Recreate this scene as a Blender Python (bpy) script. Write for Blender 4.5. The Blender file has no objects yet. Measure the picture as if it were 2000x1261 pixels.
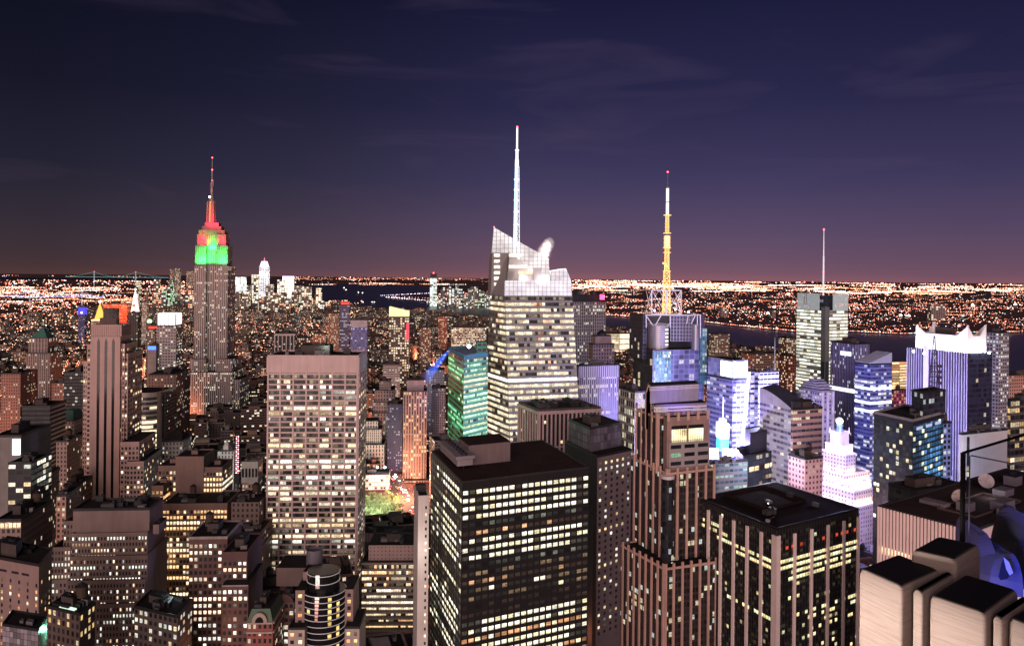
import bpy, bmesh, math, random
import numpy as np
from mathutils import Vector, Matrix
SC = bpy.context.scene
COL = SC.collection
R = math.radians
rng = random.Random(7)

# ------------------------------------------------------------------ camera (metres; the eye is 260 m above the street)
F, CX, YH, EYE, ROLL = 1547.0, 1000.0, 540.0, 260.0, 0.010
CR, SR = math.cos(ROLL), math.sin(ROLL)
cd = bpy.data.cameras.new('camera'); cam = bpy.data.objects.new('camera', cd); COL.objects.link(cam)
cam.matrix_world = Matrix(((CR, -SR, 0, 0), (0, 0, -1, 0), (SR, CR, 0, EYE), (0, 0, 0, 1)))
cd.sensor_fit = 'HORIZONTAL'; cd.sensor_width = 36.0; cd.lens = 36.0 * F / 2000.0
cd.shift_y = -(630.5 - YH) / 2000.0
cd.clip_start = 0.3; cd.clip_end = 200000
SC.camera = cam

# ------------------------------------------------------------------ night sky
W = bpy.data.worlds.new('World'); SC.world = W; W.use_nodes = True
nt = W.node_tree; nt.nodes.clear()
def nd(nt, t, **k):
    n = nt.nodes.new(t)
    for a, v in k.items(): setattr(n, a, v)
    return n
def mth(nt, op, a, b=None, c=None):
    n = nt.nodes.new('ShaderNodeMath'); n.operation = op
    for i, v in enumerate((a, b, c)):
        if v is None: continue
        if isinstance(v, (int, float)): n.inputs[i].default_value = v
        else: nt.links.new(v, n.inputs[i])
    return n.outputs[0]
def mixc(nt, f, a, b, mode='MIX'):
    n = nt.nodes.new('ShaderNodeMix'); n.data_type = 'RGBA'; n.blend_type = mode
    for i, v in ((0, f), (6, a), (7, b)):
        if isinstance(v, (int, float)): n.inputs[i].default_value = v
        elif isinstance(v, tuple): n.inputs[i].default_value = (v + (1,))[:4]
        else: nt.links.new(v, n.inputs[i])
    return n.outputs[2]
def ramp(nt, f, stops, interp='LINEAR'):
    n = nt.nodes.new('ShaderNodeValToRGB'); n.color_ramp.interpolation = interp
    e = n.color_ramp.elements
    while len(e) < len(stops): e.new(0.5)
    for i, (p, c) in enumerate(stops): e[i].position = p; e[i].color = tuple(c) + (1,)
    nt.links.new(f, n.inputs[0]); return n.outputs[0]
def srgb(r, g, b):
    f = lambda v: (v / 255 / 12.92) if v <= 10 else ((v / 255 + .055) / 1.055) ** 2.4
    return (f(r), f(g), f(b))
tc = nd(nt, 'ShaderNodeTexCoord'); sp = nd(nt, 'ShaderNodeSeparateXYZ')
nt.links.new(tc.outputs['Generated'], sp.inputs[0])
el = mth(nt, 'MULTIPLY', mth(nt, 'MAXIMUM', sp.outputs[2], 0.0), 2.5)      # 1 = about 24 degrees up
skyc = ramp(nt, el, [(0, srgb(140, 94, 104)), (.018, srgb(124, 88, 104)), (.055, srgb(111, 84, 104)), (.15, srgb(92, 76, 104)), (.30, srgb(67, 61, 95)),
                     (.52, srgb(45, 43, 77)), (.87, srgb(24, 25, 55)), (1, srgb(19, 20, 47))])
sx = mth(nt, 'MULTIPLY_ADD', sp.outputs[0], 1.0, 0.5)
tint = ramp(nt, sx, [(0, (.34, .38, .30)), (.25, (.58, .62, .54)), (.52, (.98, .98, .98)), (.8, (1.0, 1.0, 1.05)), (1, (.9, .9, .95))])
skyc = mixc(nt, 1.0, skyc, tint, 'MULTIPLY')
mp = nd(nt, 'ShaderNodeMapping'); mp.inputs['Scale'].default_value = (1.6, 1.2, 9.0); mp.inputs['Rotation'].default_value = (0, R(24), 0)
nt.links.new(tc.outputs['Generated'], mp.inputs[0])
nz = nd(nt, 'ShaderNodeTexNoise'); nz.inputs['Scale'].default_value = 2.2; nz.inputs['Detail'].default_value = 5; nz.inputs['Distortion'].default_value = .8
nt.links.new(mp.outputs[0], nz.inputs['Vector'])
cl = mth(nt, 'MULTIPLY', ramp(nt, nz.outputs[0], [(.55, (0, 0, 0)), (.80, (1, 1, 1))]), 0.30)
skyc = mixc(nt, cl, skyc, srgb(88, 72, 100))
bg = nd(nt, 'ShaderNodeBackground'); nt.links.new(skyc, bg.inputs[0]); bg.inputs[1].default_value = 0.66
wo = nd(nt, 'ShaderNodeOutputWorld'); nt.links.new(bg.outputs[0], wo.inputs[0])

# the glow of the lit streets behind the viewer: one very soft, low, pinkish sun
sd = bpy.data.lights.new('sun', 'SUN'); sd.energy = 2.3; sd.angle = R(50); sd.color = (1.0, .70, .64)
sun = bpy.data.objects.new('sun', sd); COL.objects.link(sun)
sun.rotation_euler = Vector((.10, 1.0, -.24)).to_track_quat('-Z', 'Y').to_euler()

SC.view_settings.view_transform = 'Standard'; SC.view_settings.look = 'None'
SC.view_settings.exposure = 0.5; SC.view_settings.gamma = 1.0
cy = SC.cycles
cy.max_bounces = 5; cy.diffuse_bounces = 2; cy.glossy_bounces = 3; cy.transmission_bounces = 3; cy.transparent_max_bounces = 8
cy.sample_clamp_indirect = 3.0; cy.use_denoising = True; cy.use_light_tree = True
cy.caustics_reflective = False; cy.caustics_refractive = False

# ------------------------------------------------------------------ pixel of the photograph -> point in the world
def ray(px, py):
    u = (px - CX) / F; v = (YH - py) / F
    return u * CR - v * SR, u * SR + v * CR
def at(px, py, d):
    x, z = ray(px, py); return Vector((x * d, d, EYE + z * d))
def onz(px, py, h):
    x, z = ray(px, py); d = (h - EYE) / z
    return Vector((x * d, d, h))
def proj(p):
    x, z = p[0] / p[1], (p[2] - EYE) / p[1]
    u = x * CR + z * SR; v = -x * SR + z * CR
    return CX + u * F, YH - v * F

# ------------------------------------------------------------------ objects
def tag(o, label=None, cat=None, group=None, kind=None):
    if label: o['label'] = label
    if cat: o['category'] = cat
    if group: o['group'] = group
    if kind: o['kind'] = kind
    return o
def thing(name, label, cat, loc, group=None):
    o = bpy.data.objects.new(name, None); COL.objects.link(o); o.location = loc
    o.empty_display_size = 5
    return tag(o, label, cat, group)
def root_off(p):
    v = Vector((0, 0, 0))
    while p is not None: v += Vector(p.location); p = p.parent
    return v

class MB:
    def __init__(s): s.v = []; s.f = []; s.uv = []; s.m = []; s.c = []
    def face(s, pts, uvs=None, m=0, col=(0, 0, 0)):
        i = len(s.v); s.v += [tuple(p) for p in pts]; s.f.append(tuple(range(i, i + len(pts))))
        s.uv += list(uvs) if uvs else [(0, 0)] * len(pts); s.m.append(m); s.c += [tuple(col) + (1,)] * len(pts)
    def wall(s, a, b, z0, z1, u0=0, v0=0, u1=1, v1=1, m=0, col=(0, 0, 0)):
        s.face([(a[0], a[1], z0), (b[0], b[1], z0), (b[0], b[1], z1), (a[0], a[1], z1)], [(u0, v0), (u1, v0), (u1, v1), (u0, v1)], m, col)
    def prism(s, poly, z0, z1, m=0, mt=None, bay=None, flr=None, col=(0, 0, 0), top=True, uo=0, vo=0):
        n = len(poly); k = uo
        for i in range(n):
            a, b = poly[i], poly[(i + 1) % n]
            L = math.hypot(b[0] - a[0], b[1] - a[1])
            nb = max(1, round(L / bay)) if bay else 1
            nf = max(1, round((z1 - z0) / flr)) if flr else 1
            s.wall(a, b, z0, z1, k, vo, k + nb, vo + nf, m, col); k += nb + 7
        if top: s.face([(p[0], p[1], z1) for p in poly], [(p[0] * .1, p[1] * .1) for p in poly], m if mt is None else mt, col)
    def obox(s, o, ax, ay, az, m=0, col=(0, 0, 0)):              # corner o, three edge vectors
        o, ax, ay, az = Vector(o), Vector(ax), Vector(ay), Vector(az)
        P = lambda i, j, k: o + ax * i + ay * j + az * k
        for q in (((0,0,0),(0,1,0),(1,1,0),(1,0,0)), ((0,0,1),(1,0,1),(1,1,1),(0,1,1)), ((0,0,0),(1,0,0),(1,0,1),(0,0,1)),
                  ((1,0,0),(1,1,0),(1,1,1),(1,0,1)), ((1,1,0),(0,1,0),(0,1,1),(1,1,1)), ((0,1,0),(0,0,0),(0,0,1),(0,1,1))):
            s.face([P(*t) for t in q], [(0, 0), (1, 0), (1, 1), (0, 1)], m, col)
    def tube(s, p0, p1, r0, r1=None, n=8, m=0, col=(0, 0, 0), cap=True, bay=None, flr=None):
        p0, p1 = Vector(p0), Vector(p1); r1 = r0 if r1 is None else r1
        d = (p1 - p0).normalized(); up = Vector((0, 0, 1)) if abs(d.z) < .9 else Vector((0, 1, 0))
        x = d.cross(up).normalized(); y = d.cross(x)
        A = [(math.cos(2 * math.pi * i / n), math.sin(2 * math.pi * i / n)) for i in range(n + 1)]
        nb = max(1, round(2 * math.pi * r0 / bay)) if bay else 1; nf = max(1, round((p1 - p0).length / flr)) if flr else 1
        for i in range(n):
            c0, s0 = A[i]; c1, s1 = A[i + 1]
            s.face([p0 + (x * c1 + y * s1) * r0, p0 + (x * c0 + y * s0) * r0, p1 + (x * c0 + y * s0) * r1, p1 + (x * c1 + y * s1) * r1],
                   [(nb * (i + 1) / n, 0), (nb * i / n, 0), (nb * i / n, nf), (nb * (i + 1) / n, nf)], m, col)
        if cap:
            s.face([p1 + (x * c + y * q) * r1 for c, q in A[:-1]][::-1], None, m, col)
            s.face([p0 + (x * c + y * q) * r0 for c, q in A[:-1]], None, m, col)
    def cone_poly(s, poly, z0, apex, m=0, col=(0, 0, 0)):
        n = len(poly)
        for i in range(n):
            a, b = poly[i], poly[(i + 1) % n]
            s.face([(a[0], a[1], z0), (b[0], b[1], z0), tuple(apex)], [(0, 0), (1, 0), (.5, 1)], m, col)
    def ball(s, c, r, n=10, m=0, col=(0, 0, 0)):
        c = Vector(c)
        for i in range(n):
            for j in range(n // 2):
                q = []
                for a, b in ((i, j), (i + 1, j), (i + 1, j + 1), (i, j + 1)):
                    t = 2 * math.pi * a / n; f = math.pi * (b / (n // 2) - .5)
                    q.append(c + Vector((math.cos(t) * math.cos(f), math.sin(t) * math.cos(f), math.sin(f))) * r)
                s.face(q, None, m, col)
    def octa(s, c, r, m=0, col=(0, 0, 0)):
        x, y, z = c
        P = [(x + r, y, z), (x, y + r, z), (x - r, y, z), (x, y - r, z)]
        for i in range(4):
            s.face([P[i], P[(i + 1) % 4], (x, y, z + r)], None, m, col)
    def build(s, name, mats, parent=None, smooth=False, fixn=False):
        off = root_off(parent) if parent is not None else Vector((0, 0, 0))
        me = bpy.data.meshes.new(name)
        o3 = tuple(off)
        me.from_pydata([(a - o3[0], b - o3[1], c - o3[2]) for a, b, c in s.v], [], s.f)
        if not isinstance(mats, (list, tuple)): mats = [mats]
        for m in mats: me.materials.append(m)
        me.polygons.foreach_set('material_index', s.m)
        if smooth: me.polygons.foreach_set('use_smooth', [True] * len(s.f))
        me.uv_layers.new(name='UVMap').data.foreach_set('uv', [x for t in s.uv for x in t])
        ca = me.color_attributes.new('wc', 'FLOAT_COLOR', 'CORNER'); ca.data.foreach_set('color', [x for t in s.c for x in t])
        if fixn:
            bb = bmesh.new(); bb.from_mesh(me); bmesh.ops.remove_doubles(bb, verts=bb.verts, dist=.001); bmesh.ops.recalc_face_normals(bb, faces=bb.faces); bb.to_mesh(me); bb.free()
        me.update()
        ob = bpy.data.objects.new(name, me); COL.objects.link(ob)
        if parent is not None: ob.parent = parent
        return ob

# ------------------------------------------------------------------ materials
def new_mat(name, sampling='NONE'):
    m = bpy.data.materials.new(name); m.use_nodes = True; m.node_tree.nodes.clear()
    try: m.cycles.emission_sampling = sampling
    except Exception: pass
    return m
def out(m, sh):
    o = nd(m.node_tree, 'ShaderNodeOutputMaterial'); m.node_tree.links.new(sh, o.inputs[0])
_pm = {}
KEEP = ('stripe_pink', 'stripe_white', 'pink_limestone', 'crown_white_stone', 'tooled_limestone', 'para_top', 'pier_brown', 'pale_concrete', 'tan_stone', 'fin_white', 'pilaster_pink', 'leaf_light', 'leaf_dark')
def plain(name, col, rough=.8, metal=0.0, noise=.25, scale=.15, emit=None, es=1.0, sampling='NONE', spec=.3):
    if name in _pm: return _pm[name]
    if name not in KEEP: col = (col[0] * .70, col[1] * .70, col[2] * .70)
    m = new_mat(name, sampling); t = m.node_tree
    b = nd(t, 'ShaderNodeBsdfPrincipled')
    b.inputs['Roughness'].default_value = rough; b.inputs['Metallic'].default_value = metal
    b.inputs['Specular IOR Level'].default_value = spec
    if noise:
        g = nd(t, 'ShaderNodeNewGeometry')
        z = nd(t, 'ShaderNodeTexNoise'); z.inputs['Scale'].default_value = scale; z.inputs['Detail'].default_value = 4
        t.links.new(g.outputs['Position'], z.inputs['Vector'])
        mv = nd(t, 'ShaderNodeMapping'); mv.inputs['Scale'].default_value = (.55, .55, .035); t.links.new(g.outputs['Position'], mv.inputs[0])
        zv = nd(t, 'ShaderNodeTexNoise'); zv.inputs['Scale'].default_value = 1.0; zv.inputs['Detail'].default_value = 5; t.links.new(mv.outputs[0], zv.inputs['Vector'])
        k = mth(t, 'MULTIPLY', mth(t, 'MULTIPLY_ADD', z.outputs[0], noise * 2.6, 1 - noise * 1.3), mth(t, 'MULTIPLY_ADD', zv.outputs[0], noise * 2.2, 1 - noise * 1.1))
        mm = nd(t, 'ShaderNodeVectorMath', operation='SCALE'); mm.inputs[0].default_value = col
        t.links.new(k, mm.inputs['Scale']); t.links.new(mm.outputs[0], b.inputs['Base Color'])
    else: b.inputs['Base Color'].default_value = col + (1,)
    if emit:
        b.inputs['Emission Color'].default_value = emit + (1,); b.inputs['Emission Strength'].default_value = es
    out(m, b.outputs[0]); _pm[name] = m; return m
def glow(name, col, s=1.0, sampling='NONE'): return plain(name, (.02, .02, .02), .6, noise=0, emit=col, es=s, sampling=sampling)
# a material whose emission is the corner colour (lamps, lit windows); dark glass where the colour is black
def make_wc(name, blotch):
    m = new_mat(name); t = m.node_tree
    b = nd(t, 'ShaderNodeBsdfPrincipled'); b.inputs['Base Color'].default_value = (.012, .013, .016, 1); b.inputs['Roughness'].default_value = .35; b.inputs['Specular IOR Level'].default_value = .25
    a = nd(t, 'ShaderNodeAttribute'); a.attribute_name = 'wc'; c = a.outputs['Color']
    if blotch:
        u = nd(t, 'ShaderNodeUVMap'); mp = nd(t, 'ShaderNodeMapping'); mp.inputs['Scale'].default_value = (2.6, 3.1, 1)
        t.links.new(u.outputs[0], mp.inputs[0])
        z = nd(t, 'ShaderNodeTexNoise'); z.inputs['Scale'].default_value = 1.0; z.inputs['Detail'].default_value = 3; t.links.new(mp.outputs[0], z.inputs['Vector'])
        k = ramp(t, z.outputs[0], [(.30, (.22, .17, .13)), (.46, (.85, .80, .72)), (.62, (1.15, 1.15, 1.15))])
        s = nd(t, 'ShaderNodeSeparateXYZ'); t.links.new(u.outputs[0], s.inputs[0])
        fy = mth(t, 'FRACT', s.outputs[1])
        cx_, cy_ = mth(t, 'FLOOR', s.outputs[0]), mth(t, 'FLOOR', s.outputs[1]); cc_ = nd(t, 'ShaderNodeCombineXYZ'); t.links.new(cx_, cc_.inputs[0]); t.links.new(cy_, cc_.inputs[1])
        wn = nd(t, 'ShaderNodeTexWhiteNoise', noise_dimensions='2D'); t.links.new(cc_.outputs[0], wn.inputs[0])
        bl_ = mth(t, 'MULTIPLY_ADD', mth(t, 'GREATER_THAN', fy, mth(t, 'MULTIPLY_ADD', wn.outputs['Value'], 1.3, .15)), -.42, 1.0)      # half-drawn blinds
        dk_ = mth(t, 'MULTIPLY_ADD', mth(t, 'LESS_THAN', fy, .22), -.45, 1.0)                                                     # desks and sills below
        g = mth(t, 'MULTIPLY', mth(t, 'MULTIPLY', bl_, dk_), mth(t, 'MULTIPLY_ADD', fy, .5, .78))                                   # brighter at the lamp-lit ceiling
        c = mixc(t, 1, c, k, 'MULTIPLY'); vm = nd(t, 'ShaderNodeVectorMath', operation='SCALE'); t.links.new(c, vm.inputs[0]); t.links.new(g, vm.inputs['Scale']); c = vm.outputs[0]
    t.links.new(c, b.inputs['Emission Color']); b.inputs['Emission Strength'].default_value = 1.2 if blotch else 1.0
    out(m, b.outputs[0]); return m
M_WIN = make_wc('window_glass', True)
M_LAMP = make_wc('lamp_glow', False)

# facade: a window grid in cell units (UV), lit at random per window and per storey
def facade_group():
    g = bpy.data.node_groups.new('facade', 'ShaderNodeTree'); I = g.interface
    for n, d in (('x0', .2), ('x1', .8), ('y0', .25), ('y1', .8), ('lit', .3), ('fvar', .2), ('seed', 0.), ('str', 1.2), ('mull', 1.)):
        I.new_socket(n, in_out='INPUT', socket_type='NodeSocketFloat').default_value = d
    for n in ('pier', 'spandrel', 'glass', 'ca', 'cb', 'cc'): I.new_socket(n, in_out='INPUT', socket_type='NodeSocketColor')
    I.new_socket('bsdf', in_out='OUTPUT', socket_type='NodeSocketShader')
    gi = nd(g, 'NodeGroupInput').outputs; go = nd(g, 'NodeGroupOutput')
    uv = nd(g, 'ShaderNodeUVMap'); s = nd(g, 'ShaderNodeSeparateXYZ'); g.links.new(uv.outputs[0], s.inputs[0])
    X, Y = s.outputs[0], s.outputs[1]
    ix, iy = mth(g, 'FLOOR', X), mth(g, 'FLOOR', Y); fx, fy = mth(g, 'FRACT', X), mth(g, 'FRACT', Y)
    mx = mth(g, 'MULTIPLY', mth(g, 'GREATER_THAN', fx, gi['x0']), mth(g, 'LESS_THAN', fx, gi['x1']))
    my = mth(g, 'MULTIPLY', mth(g, 'GREATER_THAN', fy, gi['y0']), mth(g, 'LESS_THAN', fy, gi['y1']))
    mask = mth(g, 'MULTIPLY', mx, my)
    mf = mth(g, 'FRACT', mth(g, 'MULTIPLY', fx, gi['mull']))                       # glazing bars between the panes of one window
    bar = mth(g, 'MAXIMUM', mth(g, 'LESS_THAN', mf, .07), mth(g, 'GREATER_THAN', mf, .93))
    bar = mth(g, 'MULTIPLY', bar, mth(g, 'GREATER_THAN', gi['mull'], 1.5))
    cv = nd(g, 'ShaderNodeCombineXYZ'); g.links.new(ix, cv.inputs[0]); g.links.new(iy, cv.inputs[1]); g.links.new(gi['seed'], cv.inputs[2])
    wn = nd(g, 'ShaderNodeTexWhiteNoise', noise_dimensions='3D'); g.links.new(cv.outputs[0], wn.inputs[0])
    cs = nd(g, 'ShaderNodeSeparateColor'); g.links.new(wn.outputs['Color'], cs.inputs[0])
    fn = nd(g, 'ShaderNodeTexWhiteNoise', noise_dimensions='2D'); cf = nd(g, 'ShaderNodeCombineXYZ'); g.links.new(iy, cf.inputs[0]); g.links.new(gi['seed'], cf.inputs[1]); g.links.new(cf.outputs[0], fn.inputs[0])
    cl = nd(g, 'ShaderNodeTexNoise'); cl.inputs['Scale'].default_value = .23; cl.inputs['Detail'].default_value = 1
    cm = nd(g, 'ShaderNodeVectorMath', operation='MULTIPLY_ADD'); g.links.new(cv.outputs[0], cm.inputs[0]); cm.inputs[1].default_value = (1, 1.9, 13.7); cm.inputs[2].default_value = (3, 5, 0); g.links.new(cm.outputs[0], cl.inputs['Vector'])
    p = mth(g, 'ADD', gi['lit'], mth(g, 'MULTIPLY', mth(g, 'SUBTRACT', fn.outputs['Value'], .5), mth(g, 'MULTIPLY', gi['fvar'], 2)))
    p = mth(g, 'ADD', p, mth(g, 'MULTIPLY', mth(g, 'SUBTRACT', cl.outputs[0], .5), .9))
    p = mth(g, 'MULTIPLY', p, mth(g, 'GREATER_THAN', gi['lit'], .001))
    lit = mth(g, 'LESS_THAN', wn.outputs['Value'], p)
    br = mth(g, 'MULTIPLY_ADD', mth(g, 'POWER', cs.outputs[0], 1.6), 1.15, .28)
    zz = nd(g, 'ShaderNodeTexNoise'); zz.inputs['Scale'].default_value = 3.3; zz.inputs['Detail'].default_value = 2
    g.links.new(uv.outputs[0], zz.inputs['Vector'])
    bl = ramp(g, zz.outputs[0], [(.32, (.35, .30, .26)), (.5, (.9, .9, .9)), (.7, (1.15, 1.15, 1.15))])
    c = mixc(g, mth(g, 'GREATER_THAN', cs.outputs[1], .45), gi['ca'], gi['cb']); c = mixc(g, mth(g, 'GREATER_THAN', cs.outputs[1], .86), c, gi['cc'])
    c = mixc(g, 1, c, bl, 'MULTIPLY')
    es = mth(g, 'MULTIPLY', mth(g, 'MULTIPLY', lit, mask), mth(g, 'MULTIPLY', br, gi['str']))
    es = mth(g, 'MULTIPLY', es, mth(g, 'SUBTRACT', 1, mth(g, 'MULTIPLY', bar, .8)))
    ge = nd(g, 'ShaderNodeNewGeometry')
    wz = nd(g, 'ShaderNodeTexNoise'); wz.inputs['Scale'].default_value = .06; wz.inputs['Detail'].default_value = 5; g.links.new(ge.outputs['Position'], wz.inputs['Vector'])
    wk = mth(g, 'MULTIPLY_ADD', wz.outputs[0], .7, .65)
    base = mixc(g, mx, gi['pier'], gi['spandrel'])
    vm = nd(g, 'ShaderNodeVectorMath', operation='SCALE'); g.links.new(base, vm.inputs[0]); g.links.new(wk, vm.inputs['Scale'])
    gv = nd(g, 'ShaderNodeVectorMath', operation='SCALE'); g.links.new(gi['glass'], gv.inputs[0]); g.links.new(mth(g, 'MULTIPLY_ADD', cs.outputs[2], 1.0, .4), gv.inputs['Scale'])
    base = mixc(g, mask, vm.outputs[0], gv.outputs[0])
    b = nd(g, 'ShaderNodeBsdfPrincipled')
    g.links.new(base, b.inputs['Base Color']); g.links.new(mth(g, 'MULTIPLY_ADD', mask, -.5, .8), b.inputs['Roughness'])
    b.inputs['Specular IOR Level'].default_value = .3
    g.links.new(c, b.inputs['Emission Color']); g.links.new(es, b.inputs['Emission Strength'])
    g.links.new(b.outputs[0], go.inputs[0]); return g
FG = facade_group()
WARM = ((1, .80, .52), (1, .88, .68), (1, .58, .28))
PALE = ((1, .90, .66), (.95, .97, .86), (1, .74, .42))
COOL = ((.86, .95, 1), (1, .96, .86), (1, .8, .5))
BLUE = ((.70, .76, 1), (.92, .94, 1), (1, .9, .7))
GREENL = ((.55, 1, .62), (.80, 1, .66), (.9, 1, .8))
AMBER = ((1, .66, .28), (1, .80, .50), (1, .45, .2))
RED = ((1, .45, .25), (1, .70, .45), (1, .25, .12))
_sd = [1.0]
def fac(name, wall, win=(.2, .8, .25, .8), lit=.3, fvar=.15, pal=WARM, s=1.3, glass=(.02, .022, .03), span=None, mull=1, attr=False):
    m = new_mat(name); t = m.node_tree
    n = nd(t, 'ShaderNodeGroup'); n.node_tree = FG
    for k, v in zip(('x0', 'x1', 'y0', 'y1'), win): n.inputs[k].default_value = v
    _sd[0] += 11.37; s *= 1.35; wall = tuple(x * .72 for x in wall); span = span and tuple(x * .72 for x in span)
    for k, v in (('lit', lit), ('fvar', fvar), ('seed', _sd[0]), ('str', s), ('mull', mull)): n.inputs[k].default_value = v
    for k, v in (('pier', wall), ('spandrel', span or wall), ('glass', glass), ('ca', pal[0]), ('cb', pal[1]), ('cc', pal[2])): n.inputs[k].default_value = tuple(v) + (1,)
    if attr:
        a = nd(t, 'ShaderNodeAttribute'); a.attribute_name = 'wc'
        t.links.new(a.outputs['Color'], n.inputs['pier']); t.links.new(a.outputs['Color'], n.inputs['spandrel'])
    out(m, n.outputs[0]); return m

M_ROOF = plain('roof_tar', (.030, .026, .028), 1.0, noise=.35, scale=.12, spec=.05)
M_ROOFR = plain('roof_brown', (.05, .032, .032), 1.0, noise=.35, scale=.12, spec=.05)
M_ROOFG = plain('roof_gravel', (.075, .075, .08), 1.0, noise=.4, scale=.25, spec=.05)
M_DARK = plain('dark_metal', (.022, .022, .026), .5, noise=.3, scale=.5)
M_GREY = plain('grey_metal', (.16, .155, .16), .6, noise=.3, scale=.4)
M_LIME = plain('limestone', (.36, .28, .26), .85, noise=.2, scale=.08)
M_WOOD = plain('tank_wood', (.07, .045, .035), .9, noise=.3, scale=1)
M_RED = glow('aviation_red', (1, .07, .10), 6)
M_WHITE = glow('lamp_white', (1, .97, .95), 8)

# ------------------------------------------------------------------ lamps of the place, and a few added fill lamps
def lamp(name, loc, power, col, rad=1.0, kind='POINT', to=None, cone=60, size=None, spread=None):
    l = bpy.data.lights.new(name, kind); l.energy = power; l.color = col
    if kind == 'AREA':
        l.shape = 'RECTANGLE'; l.size, l.size_y = size
        if spread: l.spread = R(spread)
    else: l.shadow_soft_size = rad
    if kind == 'SPOT': l.spot_size = R(cone); l.spot_blend = .6
    o = bpy.data.objects.new(name, l); COL.objects.link(o); o.location = loc
    if to is not None: o.rotation_euler = (Vector(to) - Vector(loc)).to_track_quat('-Z', 'Y').to_euler()
    return o

# ------------------------------------------------------------------ buildings
HERO = []                                                       # (xl, xr, lowest row seen, depth, footprint) keeps the side streets' houses out of the way
def foot(xl, xn, xr, ytop, D, th=17, dep=None):
    c, s = math.cos(R(th)), math.sin(R(th))
    if xn is None:                                              # front face xl..xr, side faces go back by dep
        S = at(xr, ytop, D); a, b = Vector((-c, -s, 0)), Vector((-s, c, 0))
        u = ray(xl, ytop)[0]; ta = (u * S.y - S.x) / (a.x - u * a.y); tb = dep or ta
    else:
        S = at(xn, ytop, D); a, b = Vector((-s, c, 0)), Vector((c, s, 0))
        u = ray(xl, ytop)[0]; ta = (u * S.y - S.x) / (a.x - u * a.y) if xl < xn - .5 else (dep or 20)
        u = ray(xr, ytop)[0]; tb = (u * S.y - S.x) / (b.x - u * b.y) if xr > xn + .5 else (dep or 20)
    if ta < 0 or ta > 400: ta = 40
    if tb < 0 or tb > 400: tb = 40
    return [(S.x, S.y), tuple((S + b * tb)[:2]), tuple((S + a * ta + b * tb)[:2]), tuple((S + a * ta)[:2])], S.z
def fp3(L, N, Rr, h):
    l, n, r = onz(*L, h), onz(*N, h), onz(*Rr, h); q = l + r - n
    return [tuple(n[:2]), tuple(r[:2]), tuple(q[:2]), tuple(l[:2])], h
def inset(poly, d):
    c = Vector((sum(p[0] for p in poly) / len(poly), sum(p[1] for p in poly) / len(poly)))
    n = len(poly); res = []
    for i in range(n):
        p, a, b = Vector(poly[i]), Vector(poly[i - 1]), Vector(poly[(i + 1) % n])
        e1 = (a - p).normalized(); e2 = (b - p).normalized()
        den = abs(e1.x * e2.y - e1.y * e2.x)
        res.append(tuple(p + (e1 + e2) * (d / max(den, .3))))
    return res
def quadpt(poly, s, t):                                         # s along edge 0-1, t along edge 0-3
    a, b, c, d = [Vector(p) for p in poly]
    return (a * (1 - s) + b * s) * (1 - t) + (d * (1 - s) + c * s) * t
def subq(poly, s0, s1, t0, t1): return [tuple(quadpt(poly, s, t)) for s, t in ((s0, t0), (s1, t0), (s1, t1), (s0, t1))]
def facing(a, b):                                               # does the wall a-b (counter-clockwise) face the viewer
    nx, ny = b[1] - a[1], -(b[0] - a[0]); return nx * a[0] + ny * a[1] < 0
def centre(poly): return (sum(p[0] for p in poly) / len(poly), sum(p[1] for p in poly) / len(poly))
def begin(name, label, cat, poly, group=None, yb=None, hero=True):
    c = centre(poly); b = thing(name, label, cat, (c[0], c[1], 0), group)
    if hero:
        xs = [proj((p[0], p[1], 120))[0] for p in poly]
        HERO.append((min(xs), max(xs), yb or 1300, min(p[1] for p in poly), poly))
    return b
def body(B, poly, z0, z1, mat, bay=4, flr=3.6, name='wall', top=M_ROOF, parent=None):
    m = MB(); m.prism(poly, z0, z1, 0, 1, bay, flr, uo=rng.randrange(0, 400), vo=rng.randrange(0, 50)); return m.build(name, [mat, top], parent or B)
def parapet(B, poly, z, hh=1.1, t=.5, mat=M_DARK, name='parapet', over=.15):
    m = MB(); o = inset(poly, -over); n = len(poly); i_ = inset(poly, t)
    for k in range(n):
        a, b, c, d = o[k], o[(k + 1) % n], i_[(k + 1) % n], i_[k]
        m.wall(a, b, z - .4, z + hh); m.wall(c, d, z, z + hh)
        m.face([(a[0], a[1], z + hh), (b[0], b[1], z + hh), (c[0], c[1], z + hh), (d[0], d[1], z + hh)])
    return m.build(name, mat, B)
def unit(B, poly, z, s, t, w, l, hh, mat=M_GREY, name='rooftop_unit', top=None, tilt=0, legs=True):
    a, b, c, d = [Vector(p) for p in poly]; ex = (b - a).normalized(); ey = (d - a).normalized()
    p = quadpt(poly, s, t) - ex * w / 2 - ey * l / 2
    m = MB(); m.obox((p.x, p.y, z), (ex.x * w, ex.y * w, 0), (ey.x * l, ey.y * l, 0), (0, 0, hh))
    if hh > 2.2:                                                # a lip and a fan box, so that it is not a bare box
        q = p - ex * .15 - ey * .15
        m.obox((q.x, q.y, z + hh), (ex.x * (w + .3), ex.y * (w + .3), 0), (ey.x * (l + .3), ey.y * (l + .3), 0), (0, 0, .25), 1)
        q = p + ex * w * .3 + ey * l * .25
        m.obox((q.x, q.y, z + hh + .25), (ex.x * w * .35, ex.y * w * .35, 0), (ey.x * l * .4, ey.y * l * .4, 0), (0, 0, .8), 1)
    return m.build(name, [mat, top or M_DARK], B)
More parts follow.
